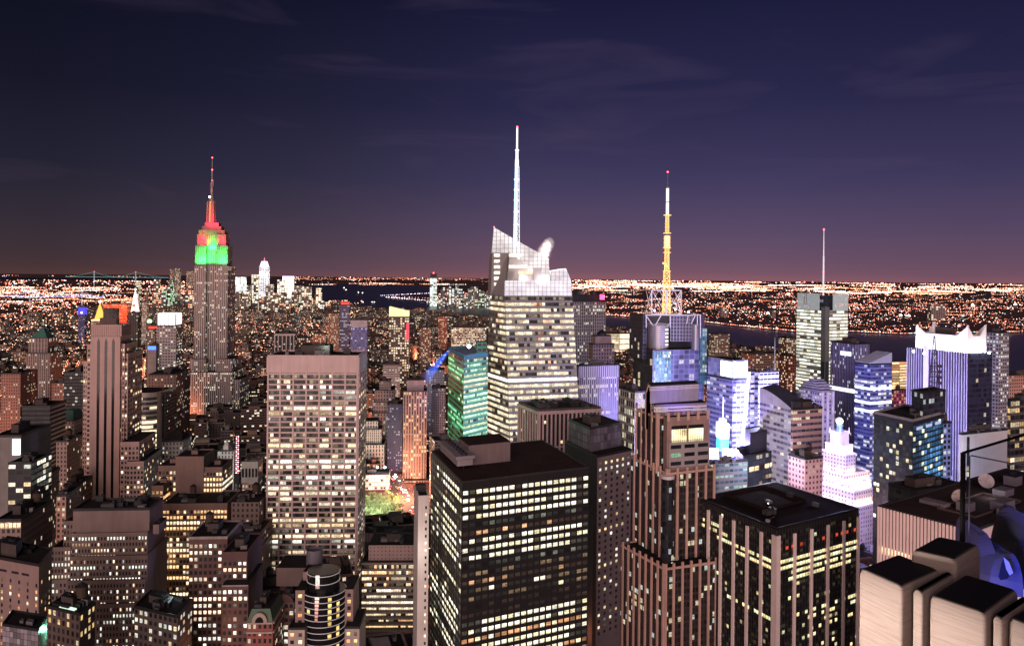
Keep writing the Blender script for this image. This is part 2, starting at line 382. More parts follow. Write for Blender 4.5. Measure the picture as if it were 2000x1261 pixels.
def tank(B, x, y, z, r=2.2, hh=4.2, mat=M_WOOD):
    t = MB(); t.tube((x, y, z + 3), (x, y, z + 3 + hh), r, r * .96, 12); o = t.build('water_tank', mat, B)
    t = MB(); t.tube((x, y, z + 3 + hh), (x, y, z + 3 + hh + r * .75), r * 1.05, .1, 12, cap=False); t.build('tank_roof', M_DARK, o)
    t = MB()
    for i in range(4):
        dx, dy = math.cos(i * 1.571 + .8) * r * .8, math.sin(i * 1.571 + .8) * r * .8
        t.tube((x + dx, y + dy, z), (x + dx, y + dy, z + 3), .18, n=4)
    t.build('tank_stand', M_DARK, o); return o
def clutter(B, poly, z, n=4, sc=1.0, tanks=0, big=True):
    L1 = math.dist(poly[0], poly[1]); L2 = math.dist(poly[0], poly[3])
    if big:
        unit(B, poly, z, rng.uniform(.4, .6), rng.uniform(.5, .65), L1 * rng.uniform(.3, .45), L2 * rng.uniform(.25, .4), rng.uniform(3, 5) * sc, plain('penthouse_brick', (.075, .058, .055), .9), 'penthouse')
    for i in range(n):
        unit(B, poly, z, rng.uniform(.12, .88), rng.uniform(.12, .88), rng.uniform(1.5, 4) * sc, rng.uniform(1.5, 5) * sc, rng.uniform(1, 2.6) * sc, rng.choice([M_GREY, M_DARK, M_ROOFG]))
    for i in range(tanks):
        p = quadpt(poly, rng.uniform(.2, .8), rng.uniform(.25, .8)); tank(B, p.x, p.y, z, 1.7 + rng.random() * .7)
# windows as objects of their own: the 100 that show largest, the rest in one mesh
def grid(poly, z0, z1, bay=None, flr=None, nb=None, nf=None, wx=(.15, .85), wy=(.25, .85), lit=None, out_=.06, edges=None, pane=1, maxy=1300, sill=True):
    res = []; n = len(poly)
    for k in range(n):
        a, b = poly[k], poly[(k + 1) % n]
        if (edges is not None and k not in edges) or (edges is None and not facing(a, b)): continue
        L = math.dist(a, b); NB = nb[k] if isinstance(nb, dict) else (nb or max(1, round(L / bay))); NF = nf or max(1, round((z1 - z0) / flr))
        ex = (Vector(b) - Vector(a)) / L; nr = Vector((ex.y, -ex.x)); st = lit(NB, NF, k)
        for j in range(NF):
            za = z0 + (z1 - z0) * (j + wy[0]) / NF; zb = z0 + (z1 - z0) * (j + wy[1]) / NF
            pa = Vector(a) + ex * (L * .5)
            if proj((pa.x, pa.y, zb))[1] > maxy: continue
            for i in range(NB):
                col = st[j][i]
                if col is False: continue
                p = Vector(a) + ex * (L * (i + wx[0]) / NB) + nr * out_; q = Vector(a) + ex * (L * (i + wx[1]) / NB) + nr * out_
                res.append(([(p.x, p.y, za), (q.x, q.y, za), (q.x, q.y, zb), (p.x, p.y, zb)], [(i + 50 * k, j + .02), (i + .98 + 50 * k, j + .02), (i + .98 + 50 * k, j + .98), (i + 50 * k, j + .98)], col or (0, 0, 0)))
    return res
def put_windows(B, res, nind=100, name='window', yvis=1261):
    def key(r):
        pts = [proj(p) for p in r[0]]
        a = abs((pts[1][0] - pts[0][0]) * (pts[3][1] - pts[0][1]))
        vis = (0 < pts[0][0] < 2000 and pts[2][1] < yvis)
        return -(a * (1.0 if vis else .01) * (1.15 if sum(r[2]) > .1 else 1))
    res = sorted(res, key=key)
    for r in res[:nind]:
        m = MB(); m.face(r[0], r[1], 0, r[2]); m.build(name, M_WIN, B)
    if res[nind:]:
        m = MB()
        for r in res[nind:]: m.face(r[0], r[1], 0, r[2])
        tag(m.build(name, M_WIN, B), kind='stuff')
def scol(c, s): return (c[0] * s, c[1] * s, c[2] * s)
def litgen(pf=.2, pp=.3, pa=.08, pal=WARM, s=1.2, seed=1, dim=.25):
    g = random.Random(seed)
    def f(NB, NF, k):
        M = []
        for j in range(NF):
            r = g.random(); row = [None] * NB; c0 = g.choice(pal); s0 = g.uniform(.6, 1.15)
            if r < pf: row = [scol(c0, s * s0 * g.uniform(.75, 1.1)) if g.random() < .93 else None for _ in row]
            elif r < pf + pp:
                i = 0
                while i < NB:
                    n = g.randint(1, max(2, NB // 3)); on = g.random() < .5; sc_ = g.uniform(.35, 1.1)
                    for q in range(i, min(NB, i + n)):
                        if on: row[q] = scol(c0, s * sc_ * g.uniform(.6, 1.1))
                    i += n
            for i in range(NB):
                if row[i] is None:
                    if g.random() < pa: row[i] = scol(g.choice(pal), s * g.uniform(.3, 1.1))
                    elif g.random() < dim: row[i] = scol(g.choice(pal), s * g.uniform(.01, .09))
            M.append(row)
        return M
    return f
def ribs(B, poly, z0, z1, nbays, w, d, mat, name='pier', edges=None, ends=True, bay=None):
    m = MB(); n = len(poly)
    for k in range(n):
        a, b = poly[k], poly[(k + 1) % n]
        if (edges is not None and k not in edges) or (edges is None and not facing(a, b)): continue
        L = math.dist(a, b); NB = (max(1, round(L / bay)) if bay else (nbays[k] if isinstance(nbays, dict) else nbays)); ex = (Vector(b) - Vector(a)) / L; nr = Vector((ex.y, -ex.x))
        for i in range(0 if ends else 1, NB + 1 if ends else NB):
            t = min(max(L * i / NB - w / 2, 0), L - w); p = Vector(a) + ex * t - nr * .1
            m.obox((p.x, p.y, z0), (ex.x * w, ex.y * w, 0), (-nr.x * -(d + .1), -nr.y * -(d + .1), 0), (0, 0, z1 - z0))
    return m.build(name, mat, B)
def bands(B, poly, zs, hh, d, mat, name='spandrel', edges=None):
    m = MB(); n = len(poly)
    for k in range(n):
        a, b = poly[k], poly[(k + 1) % n]
        if (edges is not None and k not in edges) or (edges is None and not facing(a, b)): continue
        ex = (Vector(b) - Vector(a)); L = ex.length; ex /= L; nr = Vector((ex.y, -ex.x))
        for z in zs:
            p = Vector(a) - nr * .1
            m.obox((p.x, p.y, z), (ex.x * L, ex.y * L, 0), (nr.x * (d + .1), nr.y * (d + .1), 0), (0, 0, hh))
    return m.build(name, mat, B)
# a plain tower: body, roof with parapet and clutter
def tower(name, label, cat, xl, xn, xr, ytop, D, mat, bay=4, flr=3.6, th=17, dep=None, yb=None, roof=M_ROOF, units=3, tanks=0, par=M_DARK, group=None, ph=None, big=True, sc=1.0):
    poly, h = foot(xl, xn, xr, ytop, D, th, dep)
    B = begin(name, label, cat, poly, group, yb)
    body(B, poly, 0, h, mat, bay, flr, top=roof)
    if par: parapet(B, poly, h, 1.0 if D < 1200 else 2, .6, par)
    if units: clutter(B, poly, h + .05, units, sc, tanks, big)
    return B, poly, h
def addtier(B, xl, xn, xr, ytop, D, mat, z0, bay=4, flr=3.6, th=17, dep=None, name='setback', roof=M_ROOF, par=M_DARK):
    poly, h = foot(xl, xn, xr, ytop, D, th, dep)
    body(B, poly, z0, h, mat, bay, flr, name, roof)
    if par: parapet(B, poly, h, .9, .5, par)
    return poly, h
# ------------------------------------------------------------------ ground, water, hills
TH = R(17); AV = Vector((-math.sin(TH), math.cos(TH))); CV = Vector((math.cos(TH), math.sin(TH)))   # avenue direction, cross-street direction
def ac(x, y): return x * AV.x + y * AV.y, x * CV.x + y * CV.y
def xy(a, c): return AV.x * a + CV.x * c, AV.y * a + CV.y * c
def sheet(name, pts, mat, kind='structure'):
    m = MB(); m.face(pts); return tag(m.build(name, mat), kind=kind)
M_GROUND = plain('ground_dark', (.035, .03, .03), .95, noise=.5, scale=.01)
M_LAND = plain('far_land', (.07, .032, .034), .95, noise=.6, scale=.002)  # reddish street-lamp glow is put into the land colour
M_ASPH = plain('asphalt', (.055, .05, .05), .85, noise=.3, scale=.05)
m = new_mat('river_water'); t = m.node_tree; b = nd(t, 'ShaderNodeBsdfPrincipled')
b.inputs['Base Color'].default_value = (.006, .007, .022, 1); b.inputs['Roughness'].default_value = .30; b.inputs['Specular IOR Level'].default_value = .22
g = nd(t, 'ShaderNodeNewGeometry'); z = nd(t, 'ShaderNodeTexNoise'); z.inputs['Scale'].default_value = .02; z.inputs['Detail'].default_value = 6
t.links.new(g.outputs['Position'], z.inputs['Vector']); bp = nd(t, 'ShaderNodeBump'); bp.inputs['Strength'].default_value = .5; bp.inputs['Distance'].default_value = 6
t.links.new(z.outputs[0], bp.inputs['Height']); t.links.new(bp.outputs[0], b.inputs['Normal']); out(m, b.outputs[0]); M_WATER = m
sheet('ground', [(-90000, -400, 0), (90000, -400, 0), (90000, 95000, 0), (-90000, 95000, 0)], M_LAND)
def gsheet(name, px, z, mat):
    return sheet(name, [tuple(onz(x, y, z)) for x, y in px], mat)
gsheet('river_water', [(612, 553.5), (760, 555.5), (842, 561), (846, 566), (800, 572), (760, 577), (850, 592), (960, 598), (1080, 607), (1190, 617), (1240, 619), (1300, 622), (1370, 629), (1420, 635),
       (1480, 641), (1555, 648), (1660, 648), (1760, 653), (1850, 651), (2000, 649), (2400, 646), (2400, 760), (2000, 727), (1750, 708), (1640, 697), (1550, 688), (1400, 668), (1300, 660),
       (1190, 650), (1100, 642), (950, 627), (870, 614), (800, 611), (720, 606), (640, 600), (622, 575)], .6, M_WATER)
gsheet('bay_water', [(-300, 538.5), (330, 541.5), (330, 545.8), (-300, 548)], .6, M_WATER)
def hills(name, x0, x1, yb, hpx, D, seed):
    g = random.Random(seed); m = MB(); n = 60; f = []
    for i in range(n + 1):
        t = i / n; x = x0 + (x1 - x0) * t
        e = min(1, 5 * t, 5 * (1 - t)); hgt = hpx * e * (.55 + .3 * math.sin(t * 9 + seed) + .25 * math.sin(t * 23 + seed * 2))
        p = at(x, 540, D); f.append((p.x, max(2, hgt * D / F)))
    for i in range(n):
        (xa, ha), (xb, hb) = f[i], f[i + 1]
        m.face([(xa, D - 1500, 0), (xb, D - 1500, 0), (xb, D, hb + 40), (xa, D, ha + 40)]); m.face([(xa, D, ha + 40), (xb, D, hb + 40), (xb, D + 2500, 0), (xa, D + 2500, 0)])
    return tag(m.build(name, M_LAND), kind='structure')
hills('hills', 540, 1010, 545, 5, 26000, 1); hills('hills', 1050, 2100, 552, 2.2, 40000, 4); hills('hills', -50, 240, 536, 1.5, 36000, 3)

# avenues running away from the viewer, lit by street lamps
AVEN = [150, -145, -285, -440, -590, -790, -990, -1200, 410, 690, 970, 1250, 1530]
for k, c0 in enumerate(AVEN):
    a0, a1, w = 100, (5200 if c0 < 200 else 2300), 13
    p = [xy(a0, c0 - w), xy(a0, c0 + w), xy(a1, c0 + w), xy(a1, c0 - w)]
    sheet('avenue_road', [(x, y, .3) for x, y in p], M_ASPH)

# ------------------------------------------------------------------ far lights: street lamps and lit windows of the land beyond the river and the low city
LG = random.Random(21); far = MB()
from mathutils import noise as mnoise
def patch(px, py): return mnoise.noise(Vector((px * .018, py * .16, 1.7))) + .5 * mnoise.noise(Vector((px * .06, py * .4, 5.1))) > LG.uniform(-.35, .45)
CO = [((1, .28, .15), 5), ((1, .40, .24), 5), ((1, .58, .42), 3), ((1, .90, .82), 1.8), ((1, .16, .12), 2), ((.8, .92, 1), .8), ((.7, 1, .8), .4), ((.75, .6, 1), .3)]
CW = [w for _, w in CO]
def spot(px, py, r, s, col=None, z=9.0, jit=0):
    hz = YH + .01 * (px - CX) + 4.6
    if py < hz: return
    p = onz(px, py, z); d = p.y
    c = col or LG.choices([c for c, _ in CO], CW)[0]
    far.octa((p.x, p.y, p.z), r * 1.95 * d / F, 0, scol(c, s * 1.5))
def field(n, x0, x1, y0, y1, r=(.3, .8), s=(.6, 4), pw=1.0, land=None, z=9.0, cols=None):
    for _ in range(int(n * 1.7)):
        px = LG.uniform(x0, x1); py = y0 + (y1 - y0) * LG.random() ** pw + .01 * (px - 1000)
        if not patch(px, py) or (land and not land(px, py)): continue
        spot(px, py, LG.uniform(*r), s[0] * (s[1] / s[0]) ** LG.random(), cols and LG.choice(cols), z)
def road(x0, y0, x1, y1, n, r=.5, s=2, col=None, land=None):
    for i in range(n):
        t = (i + LG.uniform(-.3, .3)) / n; px, py = x0 + (x1 - x0) * t, y0 + (y1 - y0) * t
        if land and not land(px, py): continue
        spot(px, py, r * LG.uniform(.6, 1.3), s * LG.uniform(.5, 1.5), col)
SH = [(960, 596), (1190, 616), (1240, 618), (1300, 621), (1370, 628), (1420, 634), (1480, 640), (1555, 647), (1660, 647), (1760, 652), (1850, 650), (2000, 648)]
def lerp_tab(T, x):
    for (a, b), (c, d) in zip(T, T[1:]):
        if a <= x <= c: return b + (d - b) * (x - a) / (c - a)
    return T[0][1] if x < T[0][0] else T[-1][1]
nj = lambda x, y: y < lerp_tab(SH, x) - .5
O1, O2, WH = (1, .34, .17), (1, .50, .32), (1, .86, .76)
# New Jersey side: the bright belt under the horizon, thinner towards the river
field(2300, 960, 2000, 545.5, 562, (.3, .85), (.8, 7), 1.1, nj)
field(3600, 960, 2000, 550, 600, (.25, .7), (.4, 3.5), 1.2, nj)
field(4200, 1100, 2000, 580, 652, (.3, .7), (.4, 4), 1.0, nj)
for i in range(110):
    x = LG.uniform(1000, 1960); y = LG.uniform(546, 566) + .01 * (x - 1000); L = LG.uniform(15, 90)
    road(x, y, x + L, y + .01 * L + LG.uniform(-.6, .6), int(L / 2.2), LG.uniform(.35, .75), LG.uniform(2, 6), LG.choice([O1, O2, WH, O2]), nj)
for i in range(70):
    x = LG.uniform(1150, 1960); y = LG.uniform(570, 640); L = LG.uniform(15, 70)
    road(x, y, x + L, y + LG.uniform(-5, 6), int(L / 3.2), LG.uniform(.3, .5), LG.uniform(1, 3), LG.choice([O1, O1, O2, WH, (1, .2, .12)]), nj)
for (a, b), (c, d) in zip(SH, SH[1:]): road(a, b - 1, c, d - 1, int((c - a) / 3), .55, 2.4, None)
for x, y in ((1759, 616), (1775, 617), (1512, 600), (1500, 612), (1900, 596), (1983, 595), (1540, 575)): spot(x, y, 1.6, 9, WH)
# the bay and the hills behind it
field(700, 560, 965, 542.5, 556, (.25, .6), (.5, 4), 1.0)
for i in range(26):
    x = LG.uniform(600, 930); y = LG.uniform(551, 556.5); L = LG.uniform(15, 60)
    road(x, y + .003 * (x - 700), x + L, y + .003 * (x + L - 700), int(L / 3), LG.uniform(.3, .6), LG.uniform(1, 3.5), LG.choice([O1, O1, O2, WH]))
for i in range(12): road(600 + i * 28, LG.uniform(543, 547), 600 + i * 28 + 30, LG.uniform(543, 547), 14, .3, 2, O1)
field(500, 850, 962, 568, 595, (.25, .6), (.4, 3.5), 1.0)
road(745, 577, 850, 572, 30, .5, 2.2, (.8, .7, 1)); road(755, 580, 850, 588, 30, .5, 3, WH); road(760, 579, 850, 583, 14, .5, 3, (1, .4, .7)); road(835, 590, 960, 596, 40, .55, 2.6, WH)
for x, y in ((672, 562), (676, 566), (700, 571), (708, 572), (709, 590), (727, 590), (731, 590), (706, 588)): spot(x, y, .7, 3, WH)
# Brooklyn side
bk = lambda x, y: x < 420
field(1500, -20, 470, 556, 590, (.3, .8), (.5, 6), 1.1); field(2600, -20, 470, 572, 680, (.3, .7), (.4, 5), 1.1); field(130, -20, 330, 547, 551, (.25, .5), (.6, 4), 1)
for i in range(70):
    x = LG.uniform(-20, 330); y = LG.uniform(560, 592); L = LG.uniform(12, 70)
    road(x, y, x + L, y + LG.uniform(-2, 2), int(L / 2.4), LG.uniform(.3, .6), LG.uniform(1, 3.6), LG.choice([O1, O1, O2, WH]))
for i in range(40):
    x = LG.uniform(-20, 330); y = LG.uniform(590, 650); L = LG.uniform(10, 40)
    road(x, y, x + L, y + LG.uniform(-4, 4), int(L / 3), LG.uniform(.3, .6), LG.uniform(1, 4), LG.choice([O1, O1, (1, .25, .12), WH]))
HOT = [(1, .26, .12), (1, .34, .18), (1, .16, .10), (1, .50, .30), (1, .85, .70), (1, .40, .20)]
field(2300, -20, 480, 572, 700, (.3, .75), (.6, 6), 1.5, None, 42, HOT); field(1300, 440, 700, 590, 690, (.3, .7), (.6, 5), 1.3, None, 42, HOT); field(700, 690, 1240, 632, 700, (.25, .5), (.4, 3), 1.2, None, 36, HOT)
field(350, 1380, 1560, 670, 720, (.25, .55), (.5, 4), 1.0, None, 25, [WH, (.7, .8, 1), O1, O2])
tag(far.build('city_lights', M_LAMP), kind='stuff')

# street lamps and traffic of the avenues and cross streets
st = MB(); SG = random.Random(5)
def street_line(a0, c0, a1, c1, n, s, cols):
    for i in range(n):
        t = (i + SG.random() * .6) / n; a, c = a0 + (a1 - a0) * t, c0 + (c1 - c0) * t
        x, y = xy(a, c)
        if y < 300: continue
        r = max(.55, .42 * y / F); st.octa((x, y, 7), r * SG.uniform(.7, 1.25), 0, scol(SG.choice(cols), s * SG.uniform(.5, 1.6)))
for c0 in AVEN:
    for off in (-11, 11, -3, 4): street_line(300, c0 + off, 5200 if c0 < 200 else 2300, c0 + off, 170 if c0 < 200 else 80, 3.5, [O1, O2, WH, (1, .25, .12)] if abs(off) > 5 else [(1, .15, .08), WH, O1])
for k in range(5, 66):
    street_line(k * 80, -1300, k * 80, 700 if k < 29 else 300, 60, 2.2, [O1, O2, O1, WH])
tag(st.build('street_lights', M_LAMP), kind='stuff')
for c0 in (-145, 150, -285, -440, 410, 690):
    for a in range(500, 2600, 210):
        x, y = xy(a, c0); lamp('street_glow', (x, y, 16), 52000 * (1 if a < 900 else 6), (1, .28, .13), .8)
for k in range(9, 30, 3):
    for c in range(-700, 120, 190):
        x, y = xy(k * 80, c); lamp('street_glow', (x, y, 14), 26000 * (1 if k < 12 else 6), (1, .28, .13), .8)
# ------------------------------------------------------------------ landmarks, east side
def fpD(L, N, Rr, D): return fp3(L, N, Rr, at(N[0], N[1], D).z)
def zat(py, D, px=1000): return at(px, py, D).z
def gridq(p00, p10, p11, p01, nb, nf, wx, wy, st, off=.35, maxy=1300):
    P = [Vector(p) for p in (p00, p10, p11, p01)]
    nr = (P[1] - P[0]).cross(P[3] - P[0]).normalized()
    if nr.dot(Vector((0, 0, EYE)) - P[0]) < 0: nr = -nr
    def b(s, t): return (P[0] * (1 - s) + P[1] * s) * (1 - t) + (P[3] * (1 - s) + P[2] * s) * t + nr * off
    res = []
    for j in range(nf):
        for i in range(nb):
            c = st[j][i]
            if c is False: continue
            s0, s1, t0, t1 = (i + wx[0]) / nb, (i + wx[1]) / nb, (j + wy[0]) / nf, (j + wy[1]) / nf
            q = [b(s0, t0), b(s1, t0), b(s1, t1), b(s0, t1)]
            if proj(q[2])[1] > maxy: continue
            res.append(([tuple(p) for p in q], [(i, j + .02), (i + .98, j + .02), (i + .98, j + .98), (i, j + .98)], c or (0, 0, 0)))
    return res
def onb(B, polyX, mat, name, th=6): return None

# the tall floodlit skyscraper with green and red upper storeys
D = 1300
P0, h0 = foot(380, None, 445, 519.5, D, 4, 46)
B = begin('floodlit_skyscraper', 'tallest stone skyscraper on the east side, floodlit green and red below a needle antenna', 'skyscraper', P0, None, 800)
ST = fac('stone_piers', (.42, .37, .355), (.30, .74, .12, .82), .15, .34, PALE, 1.25, span=(.06, .055, .06))
STG = fac('stone_piers_upper', (.24, .23, .23), (.34, .66, .25, .75), .03, .02, PALE, 1.0, span=(.16, .15, .15))
def est(xl, xr, y, Dz, z0, mat, name, dep=30, bay=3.3, flr=3.7):
    p, h = foot(xl, None, xr, y, Dz, 4, dep); body(B, p, z0, h, mat, bay, flr, name); return p, h
zb = zat(519.5, D, 412)
est(380, 402.5, 519.5, D, 0, ST, 'wing', 46); est(422.5, 445, 519.5, D, 0, ST, 'wing', 46); est(402, 423, 519.5, D + 7, 0, ST, 'centre_bay', 40)
est(381.5, 403, 479.5, D + 3, zb, STG, 'floodlit_wing', 30); est(422, 444, 479.5, D + 3, zb, STG, 'floodlit_wing', 30)
est(402.5, 423.5, 458, D + 9, zb, STG, 'floodlit_bay', 26)
zr = zat(479.5, D, 412)
est(385, 404, 458, D + 8, zr, STG, 'upper_wing', 22); est(422, 441, 458, D + 8, zr, STG, 'upper_wing', 22)
zt = zat(458, D, 412)
est(388, 438.5, 449.5, D + 9, zt, plain('deck_stone', (.20, .17, .17)), 'observation_deck', 22)
est(394.5, 432, 442, D + 11, zat(449.5, D, 412), plain('deck_stone', (.20, .17, .17)), 'upper_deck', 18)
est(400, 427, 435, D + 12, zat(442, D, 412), plain('mast_base', (.26, .2, .2)), 'mast_base', 14)
mb = MB(); c = at(413.3, 435, D + 20); zc = zat(393, D + 20, 412); r = 7.6
mb.tube((c.x, c.y, c.z), (c.x, c.y, c.z + (zc - c.z) * .55), 7.8, 6.3, 8, cap=False); mb.tube((c.x, c.y, c.z + (zc - c.z) * .55), (c.x, c.y, zc), 6.3, 5.6, 8)
mast = mb.build('mooring_mast', plain('mast_metal', (.22, .16, .18), .5), B)
mb = MB()
for k in range(10): 
    za = c.z + (zc - c.z) * (k + .15) / 10.2; rr = 8.6 - 2.3 * k / 10
    mb.obox((c.x - 1.1, c.y - rr - .2, za), (2.2, 0, 0), (0, .3, 0), (0, 0, (zc - c.z) / 14))
mb.build('lit_window_strip', glow('mast_orange', (1, .34, .10), 1.0), mast)
mb = MB()
for s in (-1, 1): mb.obox((c.x + s * 5.6 - .8, c.y - 7, c.z), (1.6, 0, 0), (0, 3, 0), (s * -1.0, 0, (zc - c.z) * .98))
mb.build('mast_fin', plain('mast_metal', (.22, .16, .18), .5), mast)
mb = MB(); mb.tube((c.x, c.y, zc), (c.x, c.y, zc + 7), 5.4, 3.2, 10); mb.tube((c.x, c.y, zc + 7), (c.x, c.y, zc + 13), 2.6, 2.2, 8); mb.build('dome', M_GREY, B)
mb = MB(); y1 = zat(308, D + 20, 413); z1 = zc + 13
mb.tube((c.x, c.y, z1), (c.x, c.y, z1 + (y1 - z1) * .36), 1.5, 1.3, 6); mb.tube((c.x, c.y, z1 + (y1 - z1) * .36), (c.x, c.y, z1 + (y1 - z1) * .66), 1.0, .9, 6); mb.tube((c.x, c.y, z1 + (y1 - z1) * .66), (c.x, c.y, y1), .6, .35, 6)
for dx, t0, t1 in ((-2, 0, .3), (2.6, .2, .38), (0, .1, .5)): mb.tube((c.x + dx, c.y - 1, z1 + (y1 - z1) * t0), (c.x + dx, c.y - 1, z1 + (y1 - z1) * t1), .45, n=4)
ant = mb.build('antenna', plain('antenna_grey', (.30, .29, .32), .5), B)
for k, t in enumerate((.36, .66, 1.0)):
    mb = MB(); mb.ball((c.x, c.y, z1 + (y1 - z1) * t), 1.25, 8); mb.build('beacon_light', M_RED, ant)
mb = MB(); p = at(409.5, 384.5, D + 10); mb.ball(p, 1.7, 8); mb.build('beacon_light', glow('flare', (1, .55, .4), 12), B)
est(371, 402, 701, D - 8, 0, ST, 'shoulder_wing', 60); est(422, 453.5, 701, D - 8, 0, ST, 'shoulder_wing', 60)
est(369.5, 453.5, 727, D - 16, 0, ST, 'base_block', 70); est(453, 468, 741, D - 10, 0, ST, 'base_wing', 60)
GR, RD = (.01, 1, .07), (1, .015, .03)
for xl, xr in ((382, 402), (423, 444)):
    p = at((xl + xr) / 2, 518.5, D - 6); lamp('green_floodlight', p, 34000, GR, kind='AREA', to=p + Vector((0, 9, 13)), size=(17, 3), spread=75)
    p = at((xl + xr) / 2, 479, D - 3); lamp('red_floodlight', p, 10500, RD, kind='AREA', to=p + Vector((0, 9, 9)), size=(13, 2), spread=90)
p = at(412.5, 518.5, D + 1); lamp('green_floodlight', p, 20000, GR, kind='AREA', to=p + Vector((0, 8, 18)), size=(14, 3), spread=80); p = at(412.5, 490, D - 1); lamp('green_floodlight', p, 19000, GR, kind='AREA', to=p + Vector((0, 10, 8)), size=(13, 2), spread=75)
p = at(413, 437, D - 8); lamp('red_floodlight', p, 42000, (1, .015, .06), kind='AREA', to=p + Vector((0, 26, 34)), size=(14, 3))

# the tan tower with three dark stripes
D = 600
FT = fac('tan_brick', (.36, .255, .23), (.24, .76, .25, .78), .0, .0)
P1, h1 = foot(177, None, 235, 655, D, 8, 22)
B = begin('striped_stone_tower', 'tan stone tower with three long dark window stripes up its front', 'office tower', P1, None, 995)
tan = plain('tan_stone', (.36, .255, .235), .85, noise=.14, scale=.08)
def tier(xl, xr, y, Dz, dep, name, win=True, z0=0, mat=None, lit=.12, th=8, bay=2.1, flr=3.4, top=None):
    p, h = foot(xl, None, xr, y, Dz, th, dep); body(B, p, z0, h, mat or tan, None, None, name, top or M_ROOF); return p, h
WS = []
p, h = tier(177, 235, 657, D, 24, 'tower_shaft')
for k in range(3):
    a, b = Vector(p[3]), Vector(p[0]); t = (.225, .475, .725)[k]; q = a + (b - a) * t; w = (b - a).normalized() * 1.9
    mb = MB(); nr = Vector((w.y, -w.x)).normalized() * .25
    mb.obox((q.x - nr.x, q.y - nr.y, 0), (w.x, w.y, 0), (nr.x * 1.6, nr.y * 1.6, 0), (0, 0, h - 4)); e = q + nr * .6
    mb.face([(e.x, e.y, h - 4), (e.x + w.x, e.y + w.y, h - 4), (e.x + w.x / 2, e.y + w.y / 2, h - 1)])
    mb.build('window_stripe', plain('dark_glass', (.012, .012, .015), .2, noise=0), B)
pc, hc = tier(178, 237, 637, D + 2, 20, 'crown', z0=h)
ribs(B, pc, h, hc + .8, 14, .5, .35, tan, 'crown_rib')
pr, hr = tier(170, 178, 672, D + 2, 26, 'shoulder'); pr2, hr2 = tier(163, 171, 705, D + 3, 32, 'shoulder')
pl, hl = tier(234, 244, 671, D + 3, 26, 'shoulder'); pl2, hl2 = tier(243, 250, 690, D + 5, 34, 'shoulder')
tier(235.5, 272, 862, D - 3, 40, 'lower_wing'); tier(247, 281, 900, D - 6, 44, 'lower_wing')
lg = litgen(.02, .10, .14, WARM, 1.35, 4, .1)
for pp_, hh, nb in ((pr, hr, 1), (pr2, hr2, 2), (pl, hl, 2), (pl2, hl2, 1)): WS += grid(pp_, 60, hh - 3, nb={3: nb, 0: 6, 1: 4, 2: 1}, flr=3.6, wx=(.22, .78), wy=(.2, .75), lit=lg, edges=[3, 0], maxy=1000)
for q in (foot(235.5, None, 272, 862, D - 3, 8, 40), foot(247, None, 281, 900, D - 6, 8, 44)): WS += grid(q[0], 40, q[1] - 3, bay=2.6, flr=3.6, wx=(.22, .78), wy=(.2, .75), lit=lg, edges=[3, 0], maxy=1000)
put_windows(B, WS)
q = subq(pc, .25, .75, .3, .8); mb = MB(); mb.prism(q, hc, hc + 6); mb.build('penthouse', plain('ph_brown', (.12, .085, .08)), B)
q = subq(pc, .35, .65, .25, .75); mb = MB(); mb.tube((*centre(q), hc + 6), (*centre(q), hc + 13), 5.5, 5.5, 14); mb.build('water_tank', plain('tank_grey', (.10, .085, .085)), B)
parapet(B, pc, hc, 1.2, .5, tan)
q = quadpt(pc, .25, .02); lamp('roof_floodlight', (q.x, q.y, hc + 3), 900, (1, .95, .9), .6)

def Lt(name, label, cat, xl, xr, y, D, mat, yb, dep=30, bay=2.6, flr=3.4, th=6, **k):
    return tower(name, label, cat, xl, None, xr, y, D, mat, bay, flr, th, dep, yb, **k)
# tower with the green pyramid roof
F3 = fac('grey_stone_columns', (.30, .245, .225), (.25, .72, .2, .8), .16, .06, PALE, 1.2, span=(.16, .13, .12))
B, p, h = Lt('pyramid_roof_tower', 'grey stone tower with a small green copper pyramid on top', 'office tower', 51, 98, 690, 1000, F3, 790, 34, 2.6, 3.8, units=0)
p2, h2 = addtier(B, 56, None, 93, 660, 1004, F3, h, 3.6, 7, 6, 26, 'belvedere')
p3 = inset(p2, 2); c3 = centre(p3); mb = MB(); mb.cone_poly(p3, h2 + .5, (c3[0], c3[1], zat(637, 1010, 74))); mb.build('pyramid_roof', plain('copper_green', (.045, .17, .13), .7), B)
Lt('red_brown_block', 'reddish brown brick block standing just behind the green pyramid tower', 'apartment building', 101, 127, 748, 850, fac('redbrown', (.28, .15, .12), (.25, .75, .25, .75), .2, .05, WARM, 1.1), 800, 30)
Lt('black_slab', 'near-black slab with a few rows of lit windows, between the striped tower and green pyramid tower', 'office tower', 125, 163, 728, 800, fac('black_glass', (.02, .02, .024), (.1, .9, .25, .8), .10, .12, PALE, 1.0), 900, 30)
Lt('brown_stone_block', 'broad dull brown stone building at the very edge, below the distant bridges', 'apartment building', 2, 40, 730, 900, fac('brownstone', (.24, .15, .13), (.28, .72, .25, .75), .13, .05, WARM, 1.2), 800, 40)
B, p, h = Lt('dark_slab', 'dark windowless-looking glass slab with one bright striped end', 'office tower', 43, 98, 794, 640, fac('dark_slab', (.028, .03, .036), (.03, .97, .3, .8), .03, .03, PALE, 1.0), 930, 28, 6, 3.6)
mb = MB(); a, b = p[0], p[1]
for j in range(46): mb.wall(a, (a[0] + (b[0] - a[0]) * .98, a[1] + (b[1] - a[1]) * .98), h - 2 - j * 3.6, h - .6 - j * 3.6, m=0)
for i in range(len(mb.v)): mb.v[i] = (mb.v[i][0] + .3, mb.v[i][1] - .1, mb.v[i][2])
mb.build('lit_end_wall', plain('pale_panel', (.5, .48, .47)), B)
